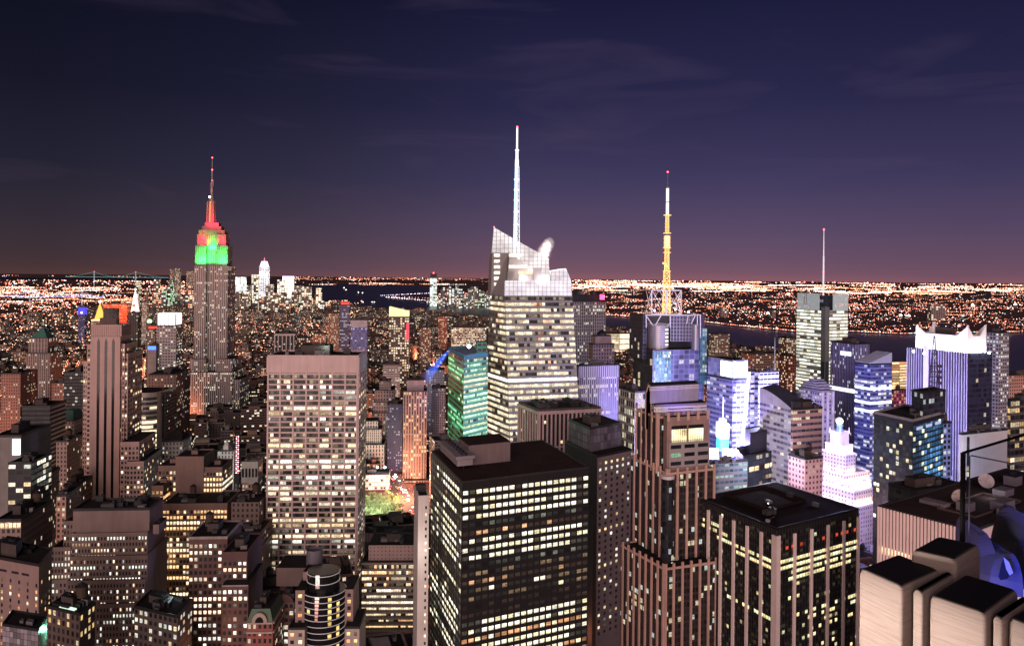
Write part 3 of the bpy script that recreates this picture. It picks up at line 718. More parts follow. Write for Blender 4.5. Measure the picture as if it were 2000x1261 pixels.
G2 = fac('tan_gothic', (.36, .27, .24), (.27, .73, .22, .78), .16, .05, WARM, 1.3)
B, p, h = Lt('copper_mansard_tower', 'pinkish stone tower under a dark green copper mansard roof', 'office tower', 108, 145, 822, 700, G2, 945, 30, 2.8, 3.6, units=0)
q = inset(p, 1.0); c = centre(q); mb = MB(); t = [tuple(Vector(x) * .45 + Vector(c) * .55) for x in q]; zt = zat(799, 712, 125)
for i in range(4):
    a, b2 = q[i], q[(i + 1) % 4]; cc, d = t[(i + 1) % 4], t[i]; mb.face([(*a, h), (*b2, h), (*cc, zt), (*d, zt)])
mb.face([(*x, zt) for x in t]); mb.build('mansard_roof', plain('copper_dark', (.05, .12, .105), .7), B)
addtier(B, 108, None, 153, 852, 694, G2, 0, 2.8, 3.6, 6, 36, 'lower_tier')
Lt('low_brown_neighbour', 'small brown building with a pointed dark roof between dark slab and mansard tower', 'apartment building', 110, 131, 862, 610, G2, 950, 24, 2.6, 3.4, tanks=1)
# screen building
B, p, h = Lt('screen_building', 'grey windowless wall carrying a tall bright white screen', 'building', -12, 41, 852, 500, plain('grey_wall', (.20, .19, .19)), 900, 40)
mb = MB(); a, b = Vector(p[3]), Vector(p[0]); d = b - a; q0, q1 = a + d * .70, a + d * .985
n = Vector((d.y, -d.x)).normalized() * .6
mb.obox((q0.x, q0.y, h - 11.5), (q1.x - q0.x, q1.y - q0.y, 0), (n.x, n.y, 0), (0, 0, 10)); mb.build('screen', glow('screen_white', (.93, 1, .98), 1.5), B)
B, p, h = Lt('glass_wedge_building', 'dark glass building with bright lit storeys under the white screen', 'office building', 16, 61, 905, 480, fac('teal_glass', (.05, .055, .06), (.06, .94, .2, .85), .36, .3, PALE, 1.5), 985, 26, 4, 3.6)
B, p, h = Lt('ornate_corner_tower', 'pale ornate stone tower with a tall top colonnade beside the bright street', 'office tower', 62, 97, 926, 520, fac('ornate', (.45, .35, .30), (.25, .75, .25, .78), .17, .05, WARM, 1.35), 1065, 18, 2.3, 3.5, th=12, tanks=1)
mb = MB(); q = inset(p, -.5); mb.prism(q, h - 1.5, h + .2); mb.build('cornice', plain('cornice_stone', (.42, .33, .29)), B)
bands(B, p, [h - 9.5], .8, .5, plain('cornice_stone', (.42, .33, .29)), 'band_course')
Lt('pink_lit_block', 'pinkish block washed by street light beside the striped tower', 'apartment building', 124, 150, 948, 570, fac('pinkblk', (.42, .27, .22), (.25, .75, .25, .78), .14, .05, WARM, 1.3), 1010, 26, 2.6, 3.4, tanks=1)
Lt('slim_pink_building', 'slim pink street-lit building squeezed beside the ornate stone tower', 'apartment building', 110, 129, 968, 500, fac('pinkblk2', (.42, .26, .22), (.25, .75, .25, .78), .14, .05, WARM, 1.3), 1060, 22, 2.4, 3.4)
B, p, h = Lt('dark_roof_building', 'stone building with a glowing top-storey window row under a black roof', 'office building', -8, 41, 1016, 400, fac('tanrow', (.30, .22, .19), (.22, .8, .25, .8), .08, .02, WARM, 1.1), 1085, 34, 2.2, 3.5, tanks=1)
put_windows(B, grid(p, h - 4, h - .8, bay=2.0, nf=1, wx=(.1, .9), wy=(.1, .9), lit=lambda a, b, k: [[(1.2, .85, .5)] * a], edges=[3]))
# curved, brightly lit building
D = 720; B = begin('curved_bright_building', 'curved office building with every storey glowing cream in ribbon windows', 'office building', foot(251, None, 306, 770, D, 4, 30)[0], None, 935)
pts = []; zc = zat(768, D, 280)
for i in range(9):
    t = i / 8; p = at(250 + 57 * t, 768, D + 3 + 7 * (2 * t - 1) ** 2); pts.append((p.x, p.y))
back = [(pts[-1][0] + 2, pts[-1][1] + 30), (pts[0][0] - 6, pts[0][1] + 30)]
mb = MB()
for i in range(8): mb.wall(pts[i], pts[i + 1], 0, zc)
for a, b in ((pts[-1], back[0]), (back[0], back[1]), (back[1], pts[0])): mb.wall(a, b, 0, zc)
mb.face([(x, y, zc) for x, y in pts + back], None, 1); mb.build('wall', [plain('cream_stone', (.45, .40, .36)), M_ROOF], B)
g = random.Random(3); WS = []
for j in range(24):
    z1 = zc - 7 - j * 4.3; full = j > 4; 
    for i in range(8):
        a, b = pts[i], pts[i + 1]; on = full and g.random() < .97 or (not full and g.random() < (.55 if j in (2, 4) else .12))
        s = (1.25 if full else .8) * g.uniform(.8, 1.1)
        a2 = (a[0], a[1] - .25); b2 = (b[0], b[1] - .25)
        WS.append(([(*a2, z1), (*b2, z1), (*b2, z1 + 2.7), (*a2, z1 + 2.7)], [(i * 3, j), (i * 3 + 2.9, j), (i * 3 + 2.9, j + .98), (i * 3, j + .98)], scol((1, .84, .56), s) if on else (.01, .01, .01)))
put_windows(B, WS)
Lt('black_glass_slab', 'black glass slab standing right beside the curved glowing building', 'office tower', 307, 325, 772, 740, fac('blk2', (.02, .02, .024), (.2, .8, .3, .7), .03, .02, PALE), 860, 30)
Lt('low_wide_block', 'wide low brown block with a columned attic below the white-topped tower', 'office building', 289, 344, 732, 1000, fac('lowwide', (.17, .125, .11), (.3, .7, .25, .85), .18, .2, WARM, 1.2), 765, 60, 4, 4)
# white-topped tower
B, p, h = Lt('white_crown_tower', 'slim grey tower with a blazing white lit crown of five panels', 'office tower', 306, 344, 636, 1050, fac('greygrid', (.34, .32, .33), (.2, .85, .3, .8), .36, .15, PALE, 1.3), 735, 26, 3.4, 3.9, units=0)
q = inset(p, .5); hz = zat(612, 1050, 325); mb = MB(); mb.prism(q, h, hz); cr = mb.build('lit_crown', glow('crown_white', (1, .94, 1), 1.8), B)
ribs(B, q, h, hz, 5, 1.0, .5, plain('crown_rib', (.5, .48, .5)), 'crown_rib')
B, p, h = Lt('grey_slab_with_sign', 'blank grey slab with a small blue sign at its top', 'building', 289, 305, 675, 1040, plain('slab_grey', (.24, .22, .22)), 730, 30, units=1)
mb = MB(); a, b = p[3], p[0]; mb.wall((a[0], a[1] - .6), (b[0], b[1] - .6), h - 5, h - .5); mb.build('blue_sign', make_wc('sign_blue', False) if False else glow('sign_blue', (.05, .15, 1), 2.5), B)
B, p, h = Lt('green_lantern_tower', 'thin tower topped by a bright green lantern, above a red-roofed neighbour', 'tower', 285, 295, 632, 1600, fac('dkt', (.12, .11, .11), lit=.2), 640, 12, units=0)
mb = MB(); mb.ball((*centre(p), h + 4), 5, 8); mb.build('green_lantern', glow('lantern_green', (.3, 1, .35), 2.5), B)
B, p, h = Lt('red_top_building', 'small dark building with a glowing red roof box', 'building', 288, 302, 644, 1300, fac('dkt2', (.12, .11, .11), lit=.2), 668, 14, units=0)
mb = MB(); mb.prism(inset(p, 1), h, h + 5); mb.build('red_roof_box', glow('box_red', (1, .06, .04), 1.2), B)
# far landmarks: gilded pyramid, red slab, white clock tower
B, p, h = Lt('gilded_pyramid_tower', 'low tower under a tall golden floodlit pyramid roof', 'office tower', 178, 203, 628, 1900, fac('fl', (.3, .2, .15), lit=.5, pal=RED), 640, 26, units=0)
c = centre(p); mb = MB(); q = inset(p, 4); mb.cone_poly(q, h, (c[0], c[1], zat(590, 1915, 191))); mb.build('gilded_roof', glow('gilded', (1, .50, .08), 1.15), B)  # roof emits gold itself in place of floodlights
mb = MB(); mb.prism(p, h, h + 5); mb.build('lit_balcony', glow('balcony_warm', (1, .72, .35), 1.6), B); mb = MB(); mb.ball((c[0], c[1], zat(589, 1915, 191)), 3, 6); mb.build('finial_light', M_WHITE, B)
Lt('red_lit_slab', 'broad slab glowing orange-red behind the golden pyramid', 'apartment building', 201, 248, 594, 2000, fac('redslab', (.62, .13, .05), (.1, .9, .3, .75), .22, .25, AMBER, 1.1), 640, 30, 3.6, 4, units=1)
p = at(225, 605, 1930); lamp('red_floodlight', p, 130000, (1, .22, .08), kind='AREA', to=p + Vector((0, 60, -8)), size=(60, 10))
B, p, h = Lt('clock_tower', 'slender white floodlit clock tower with a pointed lantern roof', 'clock tower', 255, 268, 609, 2000, fac('ct', (.4, .36, .34), lit=.15), 640, 18, units=0, par=None)
c = centre(p); mb = MB(); za, zb2, zc2 = h, zat(578, 2010, 261), zat(565, 2010, 261); q = inset(p, .5); t = [tuple(Vector(x) * .42 + Vector(c) * .58) for x in q]
for i in range(4): mb.face([(*q[i], za), (*q[(i + 1) % 4], za), (*t[(i + 1) % 4], zb2), (*t[i], zb2)])
mb.cone_poly(t, zb2, (c[0], c[1], zc2)); mb.build('spire_roof', plain('spire_pale', (.75, .68, .70), emit=(1, .80, .85), es=.9), B)  # pale emission stands in for floodlights on the spire
mb = MB(); mb.tube((c[0], c[1] - 7.2, h + 16), (c[0], c[1] - 7.8, h + 16), 4, n=14); mb.build('clock_face', plain('clock_dark', (.3, .25, .25)), B)
mb = MB(); mb.ball((c[0], c[1], zc2), 2.6, 6); mb.build('lantern_light', glow('lantern_gold', (1, .8, .45), 5), B)
Lt('dark_thin_tower', 'thin black tower with a green-lit edge in front of the clock tower', 'tower', 251, 270, 612, 1500, fac('thin', (.018, .018, .02), (.2, .8, .2, .8), .08, .05, GREENL, 1.1), 740, 18, 4, 3.6)
Lt('pale_far_tower', 'pale stone far tower just beside the white clock tower', 'tower', 277, 287, 590, 2300, fac('palefar', (.4, .36, .32), (.2, .8, .2, .8), .35, .1, PALE, 1.1), 640, 16)
B, p, h = Lt('blue_lit_tower', 'far tower with a blue floodlit crown and white clock', 'clock tower', 153, 166, 600, 2600, fac('bl', (.1, .08, .25), (.2, .8, .2, .8), .2, .1, BLUE, 1.1), 625, 16, units=0)
mb = MB(); mb.prism(inset(p, -.5), h - 24, h); mb.build('blue_crown', glow('crown_blue', (.08, .06, .75), .9), B)  # crown emits blue itself in place of floodlights
mb = MB(); mb.tube((*at(159.5, 614, 2590)[:2], h - 17), (at(159.5, 614, 2590).x, at(159.5, 614, 2590).y - 1, h - 17), 3.4, n=12); mb.build('clock_face', glow('clock_lit', (1, .9, .9), 2), B)
# housing towers far down the east side
for x0, x1, y, D in ((332, 339, 525, 5200), (342, 351, 524, 5200), (364, 379, 529, 5600)):
    Lt('far_housing_tower', {332: 'thinner of two pinkish far towers by the river with red beacons', 342: 'wider of two pinkish far towers standing by the river', 364: 'squat far tower on the skyline touching the green floodlit skyscraper'}[x0], 'tower', x0, x1, y, D, fac('farh', (.34, .2, .17), (.15, .85, .2, .8), .4, .1, WARM, 1.1), 570, 30, 6, 6, units=0)
# white gothic and neighbours
B, p, h = Lt('white_gothic_building', 'narrow white gothic building with a steep peaked top', 'office building', 425, 457, 880, 700, fac('gothic', (.55, .56, .55), (.3, .7, .2, .8), .12, .04, COOL, 1.1), 955, 20, 2.6, 3.5, units=0)
c = centre(p); q = inset(p, 1); mb = MB(); mb.cone_poly(q, h, (c[0], c[1], zat(862, 708, 441))); mb.build('peaked_roof', plain('roof_slate', (.2, .23, .25)), B)
mb = MB(); q = subq(p, .0, .3, .35, .65); mb.prism(q, h, h + 4.5); q2 = [tuple(x) for x in q]; mb.cone_poly(q, h + 4.5, (*centre(q), h + 10)); mb.build('gable', plain('gothic_white', (.55, .56, .55)), B)
p = at(441, 930, 676); lamp('street_glow', p, 9000, (.85, 1, .95), .5)
B = thing('lit_sign_strip', 'vertical strip of small red and white bulbs beside the white gothic building', 'sign', at(463, 925, 695))
mb = MB(); p0, p1 = at(463, 925, 695), at(463, 848, 695); mb.obox(p0 + Vector((-1.3, .2, 0)), (2.6, 0, 0), (0, .8, 0), (0, 0, p1.z - p0.z)); mb.build('sign_board', M_DARK, B)
mb = MB()
for j in range(18):
    for s in (-.8, .8): mb.ball((p0.x + s, p0.y, p0.z + 1 + j * (p1.z - p0.z - 1) / 18), .42, 6, col=[(4, 3.6, 4), (3.5, .7, .9)][(j + (s > 0)) % 2])
mb.build('bulb', M_LAMP, B)
B, p, h = Lt('arched_white_building', 'small building white and arched on top, pink below, beside the white gridded tower', 'office building', 473, 503, 902, 620, fac('archd', (.5, .36, .32), (.25, .75, .22, .78), .22, .06, WARM, 1.2), 978, 18, 2.4, 3.4)
mb = MB(); mb.prism(inset(p, -.4), h - 16, h + .6); up = mb.build('upper_storeys', plain('arch_white', (.55, .56, .54)), B)
q = grid(inset(p, -.45), h - 12, h - 4, bay=2.6, nf=1, wx=(.2, .8), wy=(.05, .9), lit=lambda a, b, k: [[None] * a], edges=[3, 0]); put_windows(up, q, 100, 'arched_window')
B, p, h = Lt('gabled_grey_building', 'grey stone building with a dark pitched roof beyond the brown lit block', 'office building', 316, 357, 862, 650, fac('gabgrey', (.30, .31, .30), (.28, .72, .25, .75), .12, .05, COOL, 1.1), 905, 24, 2.6, 3.5, units=0)
c = centre(p); mb = MB(); a, b = Vector(p[3]) * .5 + Vector(p[2]) * .5, Vector(p[0]) * .5 + Vector(p[1]) * .5; a, b = a * .7 + b * .3, a * .3 + b * .7; zz = zat(840, 660, 336)
for q in ([p[3], p[0], tuple(b), tuple(a)], [p[1], p[2], tuple(a), tuple(b)]): mb.face([(*q[0], h), (*q[1], h), (*q[2], zz), (*q[3], zz)])
for q in ([p[0], p[1], tuple(b)], [p[2], p[3], tuple(a)]): mb.face([(*q[0], h), (*q[1], h), (*q[2], zz)])
mb.build('pitched_roof', M_ROOF, B)
# ------------------------------------------------------------------ middle of the picture
PINK = plain('pink_limestone', (.46, .35, .34), .85, noise=.14, scale=.1)
PINKD = plain('pink_granite', (.30, .205, .195), .8, noise=.16, scale=.1)
BRWN = plain('brown_brick', (.20, .135, .12), .9, noise=.2, scale=.12)
DBRK = plain('dark_red_brick', (.125, .07, .065), .9, noise=.2, scale=.15)
# the big white gridded tower
D = 480; P, h = foot(523, None, 700, 697, D, 3, 34)
B = begin('gridded_office_tower', 'wide pale stone office slab with a seven-bay grid of ribbon windows and blank top', 'office tower', P, None, 1130)
body(B, P, 0, h, plain('shadow_wall', (.06, .05, .05)), None, None)
parapet(B, P, h, 1.0, .6, PINK)
zt = zat(727, D, 610)
mb = MB(); q = inset(P, -.55); mb.prism(q, zt, h, top=False); mb.build('blank_top_storey', PINK, B)
NFl = 40; fh = 10.35 * D / F; zb = zt - 1.2 - NFl * fh
q = inset(P, -.05)
bands(B, q, [zb + j * fh for j in range(NFl + 1)], fh * .30, .4, PINK, edges=[3, 0])
ribs(B, q, zb - 30, h, {3: 7, 0: 4}, 1.0, .62, PINK, edges=[3, 0])
gl = random.Random(17)
def grace(NB, NF, k):
    M = []
    full = {16, 17, 19, 22, 27, 28, 30}
    for j in range(NF):
        d = NF - 1 - j; row = [None] * NB; r = gl.random()
        c0 = gl.choice([(1, .82, .54), (1, .88, .66), (1, .76, .46), (.95, .97, .86)])
        for bay in range(0, NB, 4):
            on = (d in full or gl.random() < (.42 if r < .5 else .14)) and not (d > 32 and gl.random() < .5)
            v0 = gl.choice([.35, .7, 1.1, 1.5])
            for i in range(bay, min(bay + 4, NB)):
                if d in (15, 18) or (d in (0, 1) and gl.random() < .6): pr = .12
                elif on: pr = .85
                else: pr = .16
                row[i] = scol(c0, v0 * gl.uniform(.7, 1.1)) if gl.random() < pr else scol(c0, gl.choice([0, .01, .03, .10]))
        M.append(row)
    return M
put_windows(B, grid(q, zb, zb + NFl * fh, nb={3: 28, 0: 12}, nf=NFl, wx=(.01, .99), wy=(.34, 1), lit=grace, edges=[3, 0], out_=.02))
clutter(B, P, h, 7, 1.2, 0); 
p = quadpt(P, .3, .4); lamp('roof_floodlight', (p.x, p.y, h + 5), 1500, (.7, 1, .8), .5)
# grey ziggurat
D = 420; ZG = plain('zig_stone', (.27, .20, .185), .88, noise=.18, scale=.1)
Pz, hz = foot(140, None, 288, 1041, D, 5, 26)
B = begin('ziggurat_office_block', 'massive grey-brown setback block covered in small paired windows, tiers stepping down', 'office building', Pz, None, 1180)
WS = []; lg = litgen(.05, .34, .26, ((.95, 1, .93), (1, .88, .66), (.9, 1, .9), (1, .66, .4)), 1.2, 8, .1)
def zt_(xl, xr, y, Dz, dep, z0=0, wtop=None, name='setback', bay=1.62, n=None):
    p, hh = foot(xl, None, xr, y, Dz, 5, dep); body(B, p, z0, hh, ZG, None, None, name); parapet(B, p, hh, .7, .4, ZG); return p, hh
a = [zt_(140, 288, 1041, D, 26, name='upper_tier'), zt_(137, 288, 1086, D - 3, 30), zt_(132, 283, 1133, D - 6, 34), zt_(188, 264, 1180, D - 9, 36, name='base_tier')]
b = [zt_(124, 143, 1019, D + 5, 20, name='wing'), zt_(100, 138, 1070, D + 2, 24, name='wing'), zt_(100, 138, 1133, D, 26, name='wing')]
t0 = zat(1041, D, 215)
ph, hh = foot(143, None, 292, 994, D + 3, 5, 20); body(B, ph, t0, hh, ZG, None, None, 'mechanical_storey'); parapet(B, ph, hh, 1, .5, M_DARK)
unit(B, ph, t0, .12, -.12, 12, 3, 5, ZG, 'penthouse'); clutter(B, ph, hh, 9, 1.2, 0, False)
for p, hh in a: WS += grid(p, hh - 3.3 * (4 if p is not a[3][0] else 8), hh - .6, bay=1.62, flr=3.25, wx=(.27, .73), wy=(.18, .72), lit=lg, edges=[3], maxy=1262)
for (p, hh), n in zip(b, (5, 5, 9)): WS += grid(p, hh - 3.3 * n, hh - .6, bay=1.8, flr=3.25, wx=(.27, .73), wy=(.18, .72), lit=lg, edges=[3, 0], maxy=1262)
put_windows(B, WS)
# the plain pinkish block with slit windows
D = 330; P, h = fpD((-40, 1083), (76, 1104), (102, 1072), D)
B = begin('blank_pink_block', 'plain pinkish block with a flat black roof and a few columns of small windows', 'office building', P, None, 1261)
body(B, P, 0, h, PINKD, None, None); parapet(B, P, h, .8, .4, M_DARK); clutter(B, P, h, 5, 1.1)
mb = MB(); a_, b_ = Vector(P[3]), Vector(P[0]); d = (b_ - a_); n = Vector((d.y, -d.x)).normalized() * .05
for s in (.35, .55, .72): 
    u, v = a_ + d * s + n, a_ + d * (s + .12) + n; mb.wall(u, v, h - 5.2, h - 4.2)
mb.build('vent_slot', M_DARK, B)
lg = litgen(0, 0, .42, AMBER, 1.2, 5, .3)
put_windows(B, grid(P, h - 40, h - 7, nb={3: 14, 0: 7}, flr=2.75, wx=(.3, .7), wy=(.2, .75), lit=lambda a, b, k: [[c if i % 2 == 1 else False for i, c in enumerate(r)] for r in lg(a, b, k)], edges=[3, 0]))
# metal-clad cube
D = 260; P, h = fpD((5, 1219), (75, 1230), (92, 1203), D)
B = begin('panelled_cube_building', 'small cube-like building of grey square panels, one end lit green', 'building', P, None, 1261)
body(B, P, 0, h, fac('panel_grid', (.05, .05, .05), (.04, .96, .04, .96), 0, 0, glass=(.22, .20, .23)), 1.5, 1.9); parapet(B, P, h, .5, .3, M_DARK); clutter(B, P, h, 2, .7, 0, False)
lamp('green_lamp', at(104, 1225, 272), 2500, (.25, 1, .55), 1)
# dark low block behind it
D = 310; P, h = fpD((93, 1185), (156, 1200), (186, 1178), D)
B = begin('skylight_roof_building', 'dark low building with glowing skylight strips on a cluttered roof', 'building', P, None, 1261)
body(B, P, 0, h, fac('orangewin', (.13, .09, .08), (.25, .75, .2, .8), .22, .1, AMBER, 1.4), 2.4, 3.2); parapet(B, P, h, .8, .4); clutter(B, P, h, 8, 1.0, 1)
for s in (.15, .28): unit(B, P, h, s, .5, .7, 9, .5, glow('skylight', (.75, 1, .85), .9), 'skylight')
# grey building with lit roof plant
D = 320; P, h = fpD((262, 1185), (347, 1205), (376, 1172), D)
B = begin('lit_roof_plant_building', 'dark low block whose rooftop machinery is lit cold white', 'building', P, None, 1261)
body(B, P, 0, h, fac('lowdk', (.12, .09, .085), (.22, .78, .25, .78), .25, .15, PALE, 1.3), 2.6, 3.3); parapet(B, P, h, .8, .4); clutter(B, P, h, 7, 1.0)
p = quadpt(P, .62, .4); lamp('roof_floodlight', (p.x, p.y, h + 5), 420, (.75, .95, 1), .4); unit(B, P, h, .68, .45, 5, 4, 1.4, plain('plant_pale', (.5, .52, .52)))
# brown tall building with blazing windows
D = 480; P, h = foot(318, None, 444, 985, D, 4, 30)
B = begin('brown_lit_block', 'brown brick block with most windows blazing yellow-white, taller wing behind', 'office building', P, None, 1180)
body(B, P, 0, h, BRWN, None, None); parapet(B, P, h, 1, .5, BRWN); clutter(B, P, h, 8, 1.1, 1, False)
WS = grid(P, h - 62, h - 2.5, bay=1.95, flr=3.35, wx=(.16, .84), wy=(.2, .78), lit=litgen(.38, .36, .2, WARM, 1.45, 12, .2), edges=[3], maxy=1200)
for (xl, xr, y, Dz, dp, n) in ((343, 398, 893, D + 24, 22, 'tall_wing'), (309, 345, 911, D + 26, 24, 'tall_wing'), (397, 434, 914, D + 26, 24, 'tall_wing'), (296, 319, 950, D + 14, 24, 'street_wing')):
    q, hh = foot(xl, None, xr, y, Dz, 4, dp); body(B, q, 0, hh, BRWN, None, None, n); parapet(B, q, hh, .8, .4, BRWN); unit(B, q, hh, .5, .5, 4, 4, 2.6, BRWN, 'penthouse')
    if xl != 343: WS += grid(q, h - (50 if xl < 300 else 0) , hh - 2, bay=2.1, flr=3.35, wx=(.2, .8), wy=(.2, .78), lit=litgen(.3, .4, .2, WARM, 1.4, int(xl), .3), edges=[3, 0], maxy=1130)
put_windows(B, WS)
p = at(307, 1080, D - 8); lamp('street_glow', p, 5000, (1, .72, .38), .5)
# brown cornice building
D = 450; P, h = foot(445, None, 510, 1042, D, 3, 26)
B = begin('cornice_building', 'brown masonry building with a heavy cornice and cluttered black rooftop, beside the gridded slab', 'office building', P, None, 1135)
mcor = fac('cornb', (.20, .14, .125), (.27, .73, .22, .78), .06, .02, WARM, 1.1)
body(B, P, 0, h, mcor, 2.6, 3.4); bands(B, P, [h - 3.6, h - 7.5], .8, .9, BRWN, 'cornice', [3, 0]); parapet(B, P, h, .8, .4, BRWN)
q, hh = foot(452, None, 506, 980, D + 14, 3, 18); body(B, q, h - 5, hh, mcor, 2.6, 3.4, 'setback'); clutter(B, q, hh, 5, 1, 1); clutter(B, P, h, 6, 1, 0, False)
# dark brick setback building
D = 360; P, h = foot(369, None, 444, 1050, D, 4, 24)
B = begin('dark_brick_block', 'dark red brick setback block with scattered white windows, in front of brown lit block', 'apartment building', P, None, 1261)
body(B, P, 0, h, DBRK, None, None); parapet(B, P, h, .8, .4, plain('coping_pale', (.3, .25, .24))); clutter(B, P, h, 4, 1, 1)
q, hh = foot(435, None, 483, 1080, D - 10, 4, 26); body(B, q, 0, hh, DBRK, None, None, 'stair_wing'); parapet(B, q, hh, .8, .4, DBRK); clutter(B, q, hh, 3, .8)
q2, hh2 = foot(434, None, 485, 1141, D - 16, 4, 26); body(B, q2, 0, hh2, DBRK, None, None, 'lower_tier'); bands(B, q2, [hh2 - .6], .6, .3, plain('coping_pale', (.3, .25, .24)), 'coping', [3])
lg = litgen(.10, .28, .13, ((1, .98, .93), (1, .92, .74), (1, .7, .5)), 1.4, 22, .1)
put_windows(B, grid(P, h - 50, h - 2, bay=2.15, flr=3.05, wx=(.2, .8), wy=(.2, .75), lit=lg, edges=[3], maxy=1262) + grid(q, hh - 14, hh - 3, bay=2.3, flr=3.05, wx=(.2, .8), wy=(.2, .75), lit=lg, edges=[3]) + grid(q2, hh2 - 34, hh2 - 1.5, bay=2.2, flr=3.05, wx=(.2, .8), wy=(.2, .75), lit=lg, edges=[3], maxy=1262))
p = at(410, 1262, D - 30); lamp('street_glow', p, 2500, (1, .4, .25), .5)
# green mansard small house and its neighbour
D = 330; P, h = foot(482, None, 533, 1215, D, 3, 20)
B = begin('green_mansard_house', 'small red-brick house with pale arched dormer and green mansard roof', 'house', P, None, 1261)
body(B, P, 0, h, fac('redbr', (.26, .09, .08), (.25, .75, .2, .8), .3, .1, WARM, 1.2), 2.1, 3); bands(B, P, [h - .4, h - 4.3], .7, .6, plain('cornice_stone', (.42, .33, .29)), 'cornice', [3, 0])
mb = MB(); q = P; zt = h + 5.2; t = inset(P, 1.6)
for i in range(4): mb.face([(*q[i], h), (*q[(i + 1) % 4], h), (*t[(i + 1) % 4], zt), (*t[i], zt)])
mb.build('mansard_roof', plain('mansard_green', (.10, .17, .12), .7), B); mb = MB(); mb.face([(*x, zt) for x in t]); mb.build('roof', M_ROOF, B); clutter(B, t, zt, 3, .8)
mb = MB(); a, b = Vector(P[3]), Vector(P[0]); e = (b - a).normalized(); n = Vector((e.y, -e.x)); cpt = (a + b) / 2; arc = [(cpt + e * 3.2 * math.cos(x) - n * .2, h + .2 + 4.2 * math.sin(x)) for x in [math.pi * i / 10 for i in range(11)]]
mb.face([(p.x, p.y, z) for p, z in arc]); mb.face([(p.x + n.x, p.y + n.y, z) for p, z in arc])
for (p, z), (p2, z2) in zip(arc, arc[1:]): mb.face([(p.x, p.y, z), (p2.x, p2.y, z2), (p2.x + n.x, p2.y + n.y, z2), (p.x + n.x, p.y + n.y, z)])
dm = mb.build('arched_dormer', plain('cornice_stone', (.42, .33, .29)), B)
mb = MB(); arc = [(cpt + e * 1.7 * math.cos(x) + n * 1.05, h + .4 + 2.4 * math.sin(x)) for x in [math.pi * i / 10 for i in range(11)]]; mb.face([(p.x, p.y, z) for p, z in arc]); mb.build('arched_window', plain('dark_glass', (.012, .012, .015), .2, noise=0), dm)
p = at(508, 1250, D - 20); lamp('street_glow', p, 1200, (1, .6, .45), 1.5)
D = 350; P, h = foot(535, None, 574, 1176, D, 3, 20)
B = begin('curved_gable_house', 'narrow brick house with a curved gable and a bright window row', 'house', P, None, 1261)
body(B, P, 0, h, fac('brg', (.19, .11, .10), (.15, .85, .25, .8), .34, .25, PALE, 1.4), 2.1, 3.1)
mb = MB(); a, b = Vector(P[3]), Vector(P[0]); e = (b - a).normalized(); n = Vector((e.y, -e.x)); cpt = (a + b) / 2; L = (b - a).length / 2
arc = [(cpt + e * L * .95 * math.cos(x), h + 3.6 * math.sin(x)) for x in [math.pi * i / 10 for i in range(11)]]
mb.face([(p.x, p.y, z) for p, z in arc]); mb.face([(p.x - n.x * .8, p.y - n.y * .8, z) for p, z in arc])
for (p, z), (p2, z2) in zip(arc, arc[1:]): mb.face([(p.x, p.y, z), (p2.x, p2.y, z2), (p2.x - n.x * .8, p2.y - n.y * .8, z2), (p.x - n.x * .8, p.y - n.y * .8, z)])
mb.build('curved_gable', DBRK, B); clutter(B, P, h, 3, .8, 1)
D = 400; P, h = foot(483, None, 600, 1150, D, 3, 24)
tower('low_dark_roofs_block', 'low black-roofed block crowded with tanks at the foot of the gridded slab', 'building', 484, None, 590, 1152, 400, fac('lowb', (.13, .085, .08), (.25, .75, .25, .75), .1, .05), 2.6, 3.3, 3, 24, 1200, units=7, tanks=2)
# round-fronted tower
D = 330; c = at(633, 1150, D + 10); rad = 43 * D / F
P = [(c.x - 12, c.y - 6), (c.x + 12, c.y - 6), (c.x + 12, c.y + 16), (c.x - 12, c.y + 16)]
B = begin('round_front_tower', 'dark round-fronted tower ringed by bright horizontal rails and amber windows', 'office tower', P, None, 1261)
z2 = zat(1166, D, 633); z1 = zat(1140, D, 633); GLS = plain('dark_glass', (.012, .012, .015), .2, noise=0)
mb = MB(); mb.tube((c.x, c.y, 0), (c.x, c.y, z2), rad, rad, 40); mb.build('drum_wall', GLS, B, True)
mb = MB(); r2 = 32 * D / F; mb.tube((c.x - .5, c.y + 1, z2), (c.x - .5, c.y + 1, z1 + 2), r2, r2, 36); mb.build('upper_drum', GLS, B, True)
def ring(zz, rr, nm='rail', cx=c.x, cyy=c.y, t=.22):
    mb = MB(); n = 48
    for i in range(n):
        a0, a1 = 2 * math.pi * i / n, 2 * math.pi * (i + 1) / n
        for (ra, za), (rb, zb_) in (((rr, zz), (rr + t, zz)), ((rr + t, zz), (rr + t, zz + t)), ((rr + t, zz + t), (rr, zz + t))):
            mb.face([(cx + ra * math.cos(a0), cyy + ra * math.sin(a0), za), (cx + ra * math.cos(a1), cyy + ra * math.sin(a1), za), (cx + rb * math.cos(a1), cyy + rb * math.sin(a1), zb_), (cx + rb * math.cos(a0), cyy + rb * math.sin(a0), zb_)])
    return mb.build(nm, plain('rail_steel', (.75, .72, .72), .35, metal=.3, noise=0, emit=(.8, .75, .75), es=.16), B)
for j in range(12): ring(z2 - .4 - j * 2.55, rad)
ring(z1 + 1.2, r2, cx=c.x - .5, cyy=c.y + 1); ring(z1 - 2.2, r2, cx=c.x - .5, cyy=c.y + 1)
WS = []; g = random.Random(2)
